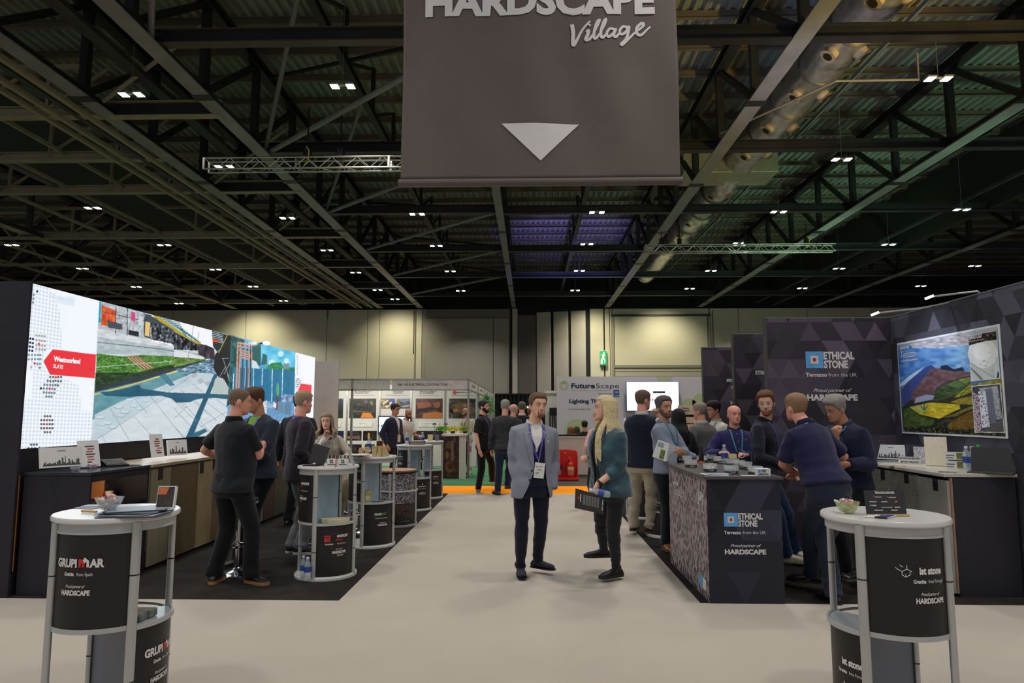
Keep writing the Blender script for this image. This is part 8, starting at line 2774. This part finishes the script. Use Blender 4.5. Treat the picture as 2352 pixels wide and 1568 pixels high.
for i,px in enumerate((761,787)):
 p=P3(px,1071,z)
 t=thing('pen_box',['white logo box full of dark pens, left of the two','white logo box full of dark pens, right of the two'][i],'pen box',p,0,'pen boxes on the logo table')
 MB().box(p.x-.048,p.x+.048,p.y-.001,p.y+.05,z+.001,z+.075).build('box',M_card,t,bevel=.002)
 pl=plane_place((p.x,p.y-.002,z),(1,0,0),(0,0,1))
 text('lettering','HARDSCAPE',.010,.075,plane_place((p.x,p.y-.003,z+.015),(1,0,0),(0,0,1)),M_hoist,t,bold=.05)
 q=MB()
 for sx,sz in((-1,1),(1,-1),(-.6,-1),(.6,1)):
  q.add([pl(sx*.010+u,.050+sz*.009+v)for u,v in((-.007,-.006),(.007,-.008),(.005,.008),(-.006,.005))],[(0,1,2,3)])
 q.build('logo_mark',M_hoist,t)
 for k in range(8):
  o=MB().tube([(p.x-.038+k*.011,p.y+.02+.01*(k%2),z+.03),(p.x-.040+k*.0125,p.y+.02,z+.10+.006*(k%3))],.004,6).build('pen',[M_hoist,M_oak][k%3==0])
  tag(o,'pen standing in the %s white logo box'%('left' if i==0 else 'right'),'pen','pens in the %s white box'%('left' if i==0 else 'right'))
for i,(px,m)in enumerate(((770.5,M_red),(774.5,M_card))):
 p=P3(px,1074,z)
 o=MB().tube([p+Vector((0,0,.001)),p+Vector((.004,0,.10-.04*i))],[.004,.005],8).build('lip_balm',m,smooth=True)
 tag(o,['red tipped stick between the pen boxes','small white tube between the pen boxes'][i],'stick')
p=P3(808,1068,z)
t=thing('photo_frame','silver leaning photo frame at the right edge of the logo table','frame',p)
MB().bar(p+Vector((.02,0,.002)),p+Vector((-.045,.02,.15)),.10,.010,up=(1,0,0)).build('frame',M_leg,t)
MB().bar(p+Vector((-.06,.02,.002)),p+Vector((-.042,.02,.10)),.03,.004,up=(1,0,0)).build('strut',M_hoist,t)
bottle(P3(696,1325,.03),'water bottle on the base of the logo table, left of the two')
bottle(P3(705.5,1329,.03),'water bottle on the base of the logo table, right of the two')
p=Vector((-1.93,6.88,.535))
o=MB()
rs=np.random.RandomState(8)
o.prism([(p.x-.15,p.y-.04),(p.x-.10,p.y-.12),(p.x+.03,p.y-.13),(p.x+.14,p.y-.03),(p.x+.13,p.y+.05),(p.x-.02,p.y+.03)],.536,.575)
o=o.build('stone_slab',mat('slab_cream',(196,186,150),.8,var=.25,scale=14,bump=.8,bscale=26),bevel=.006)
tag(o,'rough cream stone slab on the mid shelf of the logo table','stone sample')
sheet(P3(716,1312,.03),.10,.08,.3,M_card,'white papers on the base of the logo table','papers','paper_stack',.012)
for i in range(3):
 sheet(P3(812+2*i,1046,z+.001+.013*i),.26,.20,.05-.08*i,[M_card,mat('folder_pink',(190,150,156),.5),M_card][i],['lowest white folder of the stack','pinkish folder in the middle of the stack','topmost white folder of the stack'][i]+' on the timber block table','folder','folder',.011,'folders on the timber block table')
for i,(px,h_,w_)in enumerate(((841,.105,.050),(854,.115,.042),(871,.13,.055),(883,.125,.050),(893,.125,.048))):
 p=P3(px,1045,z)
 p.y=8.42
 t=thing('timber_block','upright pale timber block, %s from the left on the table'%ORD[i],'timber block',p,0,'timber blocks on the display table')
 MB().box(p.x-w_/2,p.x+w_/2,p.y-.02,p.y+.02,z+.001,z+h_).build('block',M_oak,t,bevel=.003)
 text('lettering','Timber',.006,.02,plane_place((p.x,p.y-.021,z+h_-.02),(1,0,0),(0,0,1)),M_ink2,t)
bottle(P3(839.5,1040,z)*1.0+Vector((0,.18,.0)),'water bottle behind the timber blocks')
p=P3(902,1044,z)
p.y=8.5
sheet(p,.05,.13,R(70),M_leg,'leaning silver card at the right of the timber blocks','card','leaning_card',.006,tilt=R(65))
p=Vector((-2.0,8.42,.536))
t=thing('paper_bag','crumpled cream paper bag on the mid shelf of the DRAINVAST table','bag',p)
q=MB()
q.lathe([(0,0),(.05,0),(.06,.03),(.055,.07),(.085,.13),(.07,.12),(.05,.06),(0,.05)],p,9,closed=False)
q.build('bag',mat('bag_cream',(196,190,130),.7,bump=.8,bscale=20),t)
for i in range(2):
 sheet(Vector((-1.88+.06*i,8.40,.536+.005*i)),.12,.09,.5*i,[mat('leaf_teal',(50,84,84),.5),mat('leaf_tan',(120,116,84),.5)][i],['dark teal leaflet beside the cream bag','tan leaflet beside the cream bag'][i])
p=P3(955,1021,z)
bottle(Vector((-2.10,11.72,z+.001)),'water bottle left of the grey brown box')
t=thing('sample_box','grey brown sample box on the third round table','box',p)
MB().box(-2.02,-1.80,11.55,11.70,z+.001,z+.06).build('box',mat('box_taupe',(120,106,98),.7),t,bevel=.003)
sheet(Vector((-1.95,11.78,z+.001)),.26,.18,0,M_dk,'dark brochures behind the grey brown box','brochure','brochure',.05)
bottle(Vector((-1.86,12.0-.1,z+.001)),'water bottle right behind the grey brown box',r=.035)
sheet(Vector((-1.93,13.30,z+.001)),.10,.12,.1,M_oak,'pale upright tile on the farthest table','tile','tile_sample',.012,tilt=R(80))
sheet(Vector((-1.80,13.33,z+.001)),.08,.11,.5,mat('tile_slate',(84,92,110),.5),'slate coloured upright tile on the farthest table','tile','tile_sample',.012,tilt=R(75))
sheet(Vector((-2.02,13.5,z+.001)),.16,.12,.2,M_card,'white open leaflet on the farthest table',tilt=R(4))
CZ=1.076
M_sky=mat('print_skyline',(78,72,76),.5,var=.2)
def skyline(w_,n=11,seed=0):
 rs=np.random.RandomState(seed)
 n*=2
 return[(.06,.08,.94,.16,M_sky)]+[(.08+.84*k/n,.15,.08+.84*(k+.9-.5*(k%3==1))/n,.20+.5*rs.rand()**1.6*(1-abs(k-n/2)/n*1.3),M_sky)for k in range(n)]+[(.40,.80,.60,.83,M_ink2)]
def reds(n=7,seed=0):
 rs=np.random.RandomState(seed)
 return[(.30+.2*rs.rand(),.15+.7*k/n,.6+.3*rs.rand(),.20+.7*k/n,[mat('print_red',(176,84,82),.5),M_sky][k%3==0])for k in range(n)]
rzL=R(62)
sheet(W(140,1073,x=-4.22),.36,.18,rzL,M_card,'wide white skyline brochure in a holder nearest the LED wall end','brochure','brochure_holder',.02,tilt=R(78),prints=skyline(.3,seed=1))
sheet(W(206,1072,x=-4.28),.20,.26,rzL,M_card,'tall white price leaflet with red print behind the candy bowls','leaflet','leaflet_holder',.012,tilt=R(74),prints=reds(seed=2))
for i,q_ in enumerate(((173,1080),(213,1075))):
 p=W(q_[0],q_[1],z=CZ)
 bowl(Vector((p.x,p.y,CZ)),.05,.042,['smaller glass bowl of sweets on the black cabinet','larger glass bowl of sweets beside the telephone'][i],(216,210,226),(206,150,160),16,5+i)
p=W(264,1070,z=CZ)
t=thing('desk_telephone','black desk telephone with rows of keys','telephone',(p.x,p.y,CZ),R(62))
MB().prism([(-.0,0),(.13,0),(.13,.07),(0,.015)],-.11,.11,Matrix(((0,0,1,0),(1,0,0,-.06),(0,1,0,0),(0,0,0,1)))).build('body',M_hoist,t,world=False)
for r_ in range(4):
 for k in range(7):
  MB().box(-.09+k*.027,-.072+k*.027,-.045+r_*.026,-.03+r_*.026,.018+(r_*.026+.015)*.42,.026+(r_*.026+.015)*.42).build('key',M_leg,t,world=False)
sheet(W(362,1049,x=-4.2),.16,.26,R(66),M_card,'tall white price leaflet on the pale worktop','leaflet','leaflet_holder',.012,tilt=R(76),prints=reds(seed=3))
sheet(W(406,1045,x=-4.2),.24,.18,R(60),M_card,'white skyline brochure in a black holder on the pale worktop','brochure','brochure_holder',.03,tilt=R(78),prints=skyline(.3,8,seed=4))
sheet(W(655,1024,x=-4.15),.16,.26,R(66),M_card,'tall leaflet on the dark end of the left counter','leaflet','leaflet_holder',.012,tilt=R(74),prints=reds(6,seed=5))
sheet(W(640,1030,z=1.082),.20,.28,.4,M_card,'white open papers on the dark end of the left counter','papers','papers',.006)
LZ=1.0635
spots_=[(1587,1073,3),(1613,1062,0),(1631,1083,0),(1578,1062,2),(1680,1088,1),(1652,1064,0),(1690,1070,2),(1722,1078,2),(1735,1090,2),(1752,1074,1),(1665,1058,1),(1716,1064,0)]
cc=[(214,206,196),(150,140,132),(178,156,128),(206,160,150)]
TUBW=['front left of the logo counter','in the second row behind the round front left one','front row, left of the leaflets','at the far left end','front row, centre','third from the far left end','behind the centre front tub','right of the centre front tub','front right, next to the white box','at the right end, second row','rear row behind the centre','rear row towards the right']
for i,(px,py,ci)in enumerate(spots_):
 p=W(px,py,z=LZ)
 px_=min(max(p.x,1.60),2.09)
 p=Vector((px_,p.y,LZ))
 lab='clear tub of %s, %s'%(['white chips','grey chips','tan chips','pink chips'][ci],TUBW[i])
 t=thing('sample_tub',lab,'tub',p,0,'clear tubs of stone chips')
 q=MB()
 q.lathe([(0,0),(.056,0),(.068,.075),(.066,.075),(.055,.003),(0,.003)],p,4 if i%2 else 20,R(45),R(405),closed=False)
 q.build('tub',M_gl,t,True)
 MB().arc_wall(p,.0575,.0600,.004,.028,0,2*math.pi,20).build('label_band',M_dk,t,True)
 q=MB()
 rs=np.random.RandomState(i)
 for k in range(60):
  a,rr=rs.rand()*6.3,.048*math.sqrt(rs.rand())
  cpt=(p.x+rr*math.cos(a),p.y+rr*math.sin(a),LZ+.014+.030*rs.rand())
  q.ellipsoid(cpt,(.009,.007,.006),5,4)
 o=q.build('stone_chips',mat('chips_%d'%ci,cc[ci],.6,var=.35,scale=60),t)
 o['kind']='stuff'
 text('lettering','HARDSCAPE',.007,.04,plane_place((p.x,p.y-.0605,LZ+.012),(1,0,0),(0,0,1)),M_ink,t,bold=.04)
for i in range(4):
 p=W(1640+12*i,1099-i,z=LZ+.001+.003*i)
 sheet(Vector((max(p.x,1.62),6.06+.01*i,p.z)),.21,.13,.12*i-.2,[M_card,mat('paper_violet',(150,146,176),.5),M_card,M_cb][i],['lowest white leaflet at the front edge of the logo counter','violet-grey leaflet at the front edge of the logo counter','white leaflet lying across the violet one','topmost grey-blue leaflet of the fan at the counter edge'][i],group='leaflets on the logo counter')
sheet(Vector((1.90,6.06,LZ+.001)),.13,.05,0,M_card,'small white card at the front edge of the logo counter','card','card')
p=W(1758,1101,z=LZ)
t=thing('sample_box','white box reading ETHICAL STONE TERRAZZO on the counter edge','box',(2.03,6.10,LZ))
MB().box(1.97,2.09,6.07,6.16,LZ,LZ+.062).build('box',M_card,t,bevel=.002)
for s_,zz,w_ in(('ETHICAL',.044,.045),('STONE',.031,.034),('TERRAZZO',.010,.085)):
 text('lettering',s_,.011,w_,plane_place((2.012 if w_<.08 else 1.983,6.069,LZ+zz),(1,0,0),(0,0,1)),M_hoist,t,bold=.05,anchor='l')
MB().box(1.980,2.004,6.0685,6.07,LZ+.030,LZ+.055).build('logo_square',M_blue,t)
p=W(1689,1050,z=LZ+.1)
bottle(Vector((2.10,7.52,LZ)),'water bottle in front of the bald man',r=.034)
t=thing('beer_bottle','dark brown bottle with orange base in front of the bald man','bottle',(1.905,7.50,LZ))
MB().lathe([(0,0),(.028,0),(.028,.03),(0,.03)],(1.86,7.56,LZ),16,closed=False).build('label_base',mat('orange_print',(206,110,60)),t,True)
MB().lathe([(0,.03),(.028,.03),(.028,.10),(.012,.14),(.011,.18),(0,.18)],(1.86,7.56,LZ),16,closed=False).build('glass_body',mat('dark_glass',(22,18,18),.1),t,True)
sheet(W(1683,1052,y=7.86),.09,.05,0,mat('paper_yellow',(214,210,150),.5),'small yellow-edged card held by the bald man','card','card',.002,tilt=R(80))
TZ2=1.067
for i,(px,py)in enumerate(((2003,1052),(2018,1053))):
 p=W(px,py,z=TZ2)
 bottle(Vector((p.x,p.y,TZ2)),['water bottle at the far end of the terrazzo counter, left of two','water bottle at the far end of the terrazzo counter, right of two'][i])
sheet(W(2047,1055,z=TZ2),.30,.17,R(-38),M_card,'wide skyline brochure in a holder on the terrazzo counter','brochure','brochure_holder',.02,tilt=R(80),prints=skyline(.3,seed=6))
p=W(2090,1064,z=TZ2)
t=thing('sample_tray','white open box reading BRITISH TERRAZZO on the terrazzo counter','box',(p.x,p.y,TZ2),R(-30))
q=MB().box(-.11,.11,-.05,-.045,0,.045).box(-.11,.11,.045,.05,0,.07).box(-.11,-.105,-.05,.05,0,.05).box(.105,.11,-.05,.05,0,.05).box(-.11,.11,-.05,.05,0,.004)
q.build('box',M_card,t,world=False)
text('lettering','BRITISH TERRAZZO',.018,.17,lambda a,b:chain(t)@Vector((a,-.0515,.012+b)),M_hoist,t,bold=.04)
for k in range(5):
 MB().box(-.10+k*.04,-.07+k*.04,-.03,.03,.01,.066).build('stone_chip_tile',M_tz,t,world=False)
for i,(px,py,w_,h_,ti,m,lab)in enumerate(((2113,1062,.11,.17,80,'tz','small speckled terrazzo tile leaning behind the white box'),(2152,1070,.20,.30,76,'cr','tall cream terrazzo slab leaning on the dark wall'))):
 p=W(px,py,z=TZ2)
 mm=mat_voronoi('terrazzo_bw',(200,198,204),[(50,46,54),(80,70,78)],110,.38,(1,1,1),.4)if m=='tz' else mat('cream_terrazzo',(206,196,172),.4,var=.10,scale=60)
 sheet(Vector((p.x,p.y,TZ2)),w_,h_,R(-28),mm,lab,'stone sample','terrazzo_tile',.02,tilt=R(ti))
for i in range(2):
 p=W(2196,1076,z=TZ2)
 t=sheet(Vector((p.x,p.y,TZ2+.085*i)),.17,.075,R(-30),M_card,['lower white leaflet box with a green picture','upper white leaflet box with a green picture'][i],'leaflet','leaflet_box',.03,tilt=R(86),prints=[(.55,.1,.85,.9,mat('print_green',(110,116,50),.5,var=.5,scale=40)),(.05,.5,.45,.62,M_sky),(.05,.2,.4,.3,M_ink2)],group='leaflet boxes on the terrazzo counter')
M_grc=mat('cap_green',(60,190,80),.4)
for i,px in enumerate((2222,2236,2251)):
 p=W(px,1080+i,z=TZ2)
 bottle(Vector((p.x,p.y,TZ2)),['large water bottle left of the green capped one','middle large water bottle beside the laptop','large water bottle with a bright green cap'][i],.225 if i<2 else.24,M_grc if i==2 else None,r=.034,group='water bottles on the terrazzo counter')
p=W(2282,1085,z=TZ2)
t=thing('laptop','open dark laptop at the near end of the terrazzo counter','laptop',(p.x,p.y,TZ2),R(-42))
MB().box(-.17,.17,-.22,.0,0,.012).build('keyboard_base',M_dk,t,world=False,bevel=.003)
MB().prism([(-.17,0),(.17,0),(.17,.22),(-.17,.22)],0,.008,Matrix.Translation((0,0,.012))@Matrix.Rotation(R(72),4,'X')).build('screen_lid',M_hoist,t,world=False)
sheet(W(2176,1086,z=TZ2),.14,.05,R(-35),M_tz,'small flat terrazzo strip at the worktop edge','stone sample','terrazzo_strip',.012)
sheet(W(2052,1071,z=TZ2),.20,.07,R(-35),mat('cream_terrazzo',(206,196,172)),'cream flat slab by the far water bottles','stone sample','terrazzo_strip',.012)
def held_sheet(name,pts,m,label,cat,prints=(),th=.004):
 """board given by four photo points with distances: (px,py,dist) for corners"""
 c4=[W(a,b,y=d)for a,b,d in pts]
 t=thing(name,label,cat,c4[0])
 n=(c4[1]-c4[0]).cross(c4[3]-c4[0]).normalized()
 if n.y>0:
  n=-n
 q=MB()
 q.add([p for p in c4]+[p-n*th for p in c4],[(0,1,2,3),(7,6,5,4),(0,4,5,1),(1,5,6,2),(2,6,7,3),(3,7,4,0)])
 q.build('board',m,t)
 bil=lambda u,v:c4[0]*(1-u)*(1-v)+c4[1]*u*(1-v)+c4[2]*u*v+c4[3]*(1-u)*v+n*.0015
 for u0,v0,u1,v1,m_ in prints:
  q=MB()
  q.add([bil(u0,v0),bil(u1,v0),bil(u1,v1),bil(u0,v1)],[(0,1,2,3)])
  q.build('print',m_,t)
 return t,bil
t,bil=held_sheet('brochure',[(1322,1121,6.30),(1389,1141,6.36),(1386,1181,6.36),(1320,1166,6.30)],M_dk,'black brochure with grey shapes held by the blonde woman','brochure',[(.27+.095*k,.20-.01*k,.27+.095*k+.075,.72,mat('print_grey',(112,112,108),.5))for k in range(6)]+[(.17,.22,.20,.62,M_ink),(.09,.38,.14,.50,M_red),(.93,.2,.95,.5,M_ink),(.93,.56,.95,.8,M_ink)])
a,b=W(1372,1129,y=6.34),W(1400,1136,y=6.34)
t=thing('water_bottle','water bottle held sideways by the blonde woman over the brochure','bottle',a)
d=(b-a).normalized()
MB().tube([a-d*.05,a-d*.02,a,b-d*.01,b],[.012,.022,.031,.031,.026],18,.3).build('bottle_body',M_wtr,t,True)
MB().tube([a+d*.005,a+d*.06],.0318,18).build('bottle_label',M_bl,t,True)
MB().tube([a-d*.075,a-d*.05],.015,12).build('cap',M_cap,t,True)
held_sheet('leaflet',[(1341,1040,6.66),(1346,1038,6.66),(1357,1073,6.62),(1351,1072,6.62)],M_cb,'folded pale leaflets held at the chest of the blonde woman','leaflet')
held_sheet('brochure',[(1512,1009,7.62),(1537,1018,7.62),(1530,1060,7.60),(1498,1048,7.60)],M_card,'open white and green brochure held by the man in the light blue shirt','brochure',[(.45,.45,.8,.95,mat('print_green',(110,116,50))),(.1,.1,.6,.35,M_cb)])
held_sheet('brochure',[(1536,1018,7.66),(1552,1024,7.66),(1543,1062,7.64),(1525,1058,7.64)],M_leg,'grey brochure held behind the white and green one','brochure')
held_sheet('leaflet',[(1545,1036,7.60),(1556,1042,7.60),(1554,1070,7.60),(1534,1068,7.60)],M_cb,'pale blue leaflet hanging below the folded arms','leaflet')
print('TOTAL faces',sum(len(o.data.polygons)for o in bpy.data.objects if o.type=='MESH'),'objects',len(bpy.data.objects))
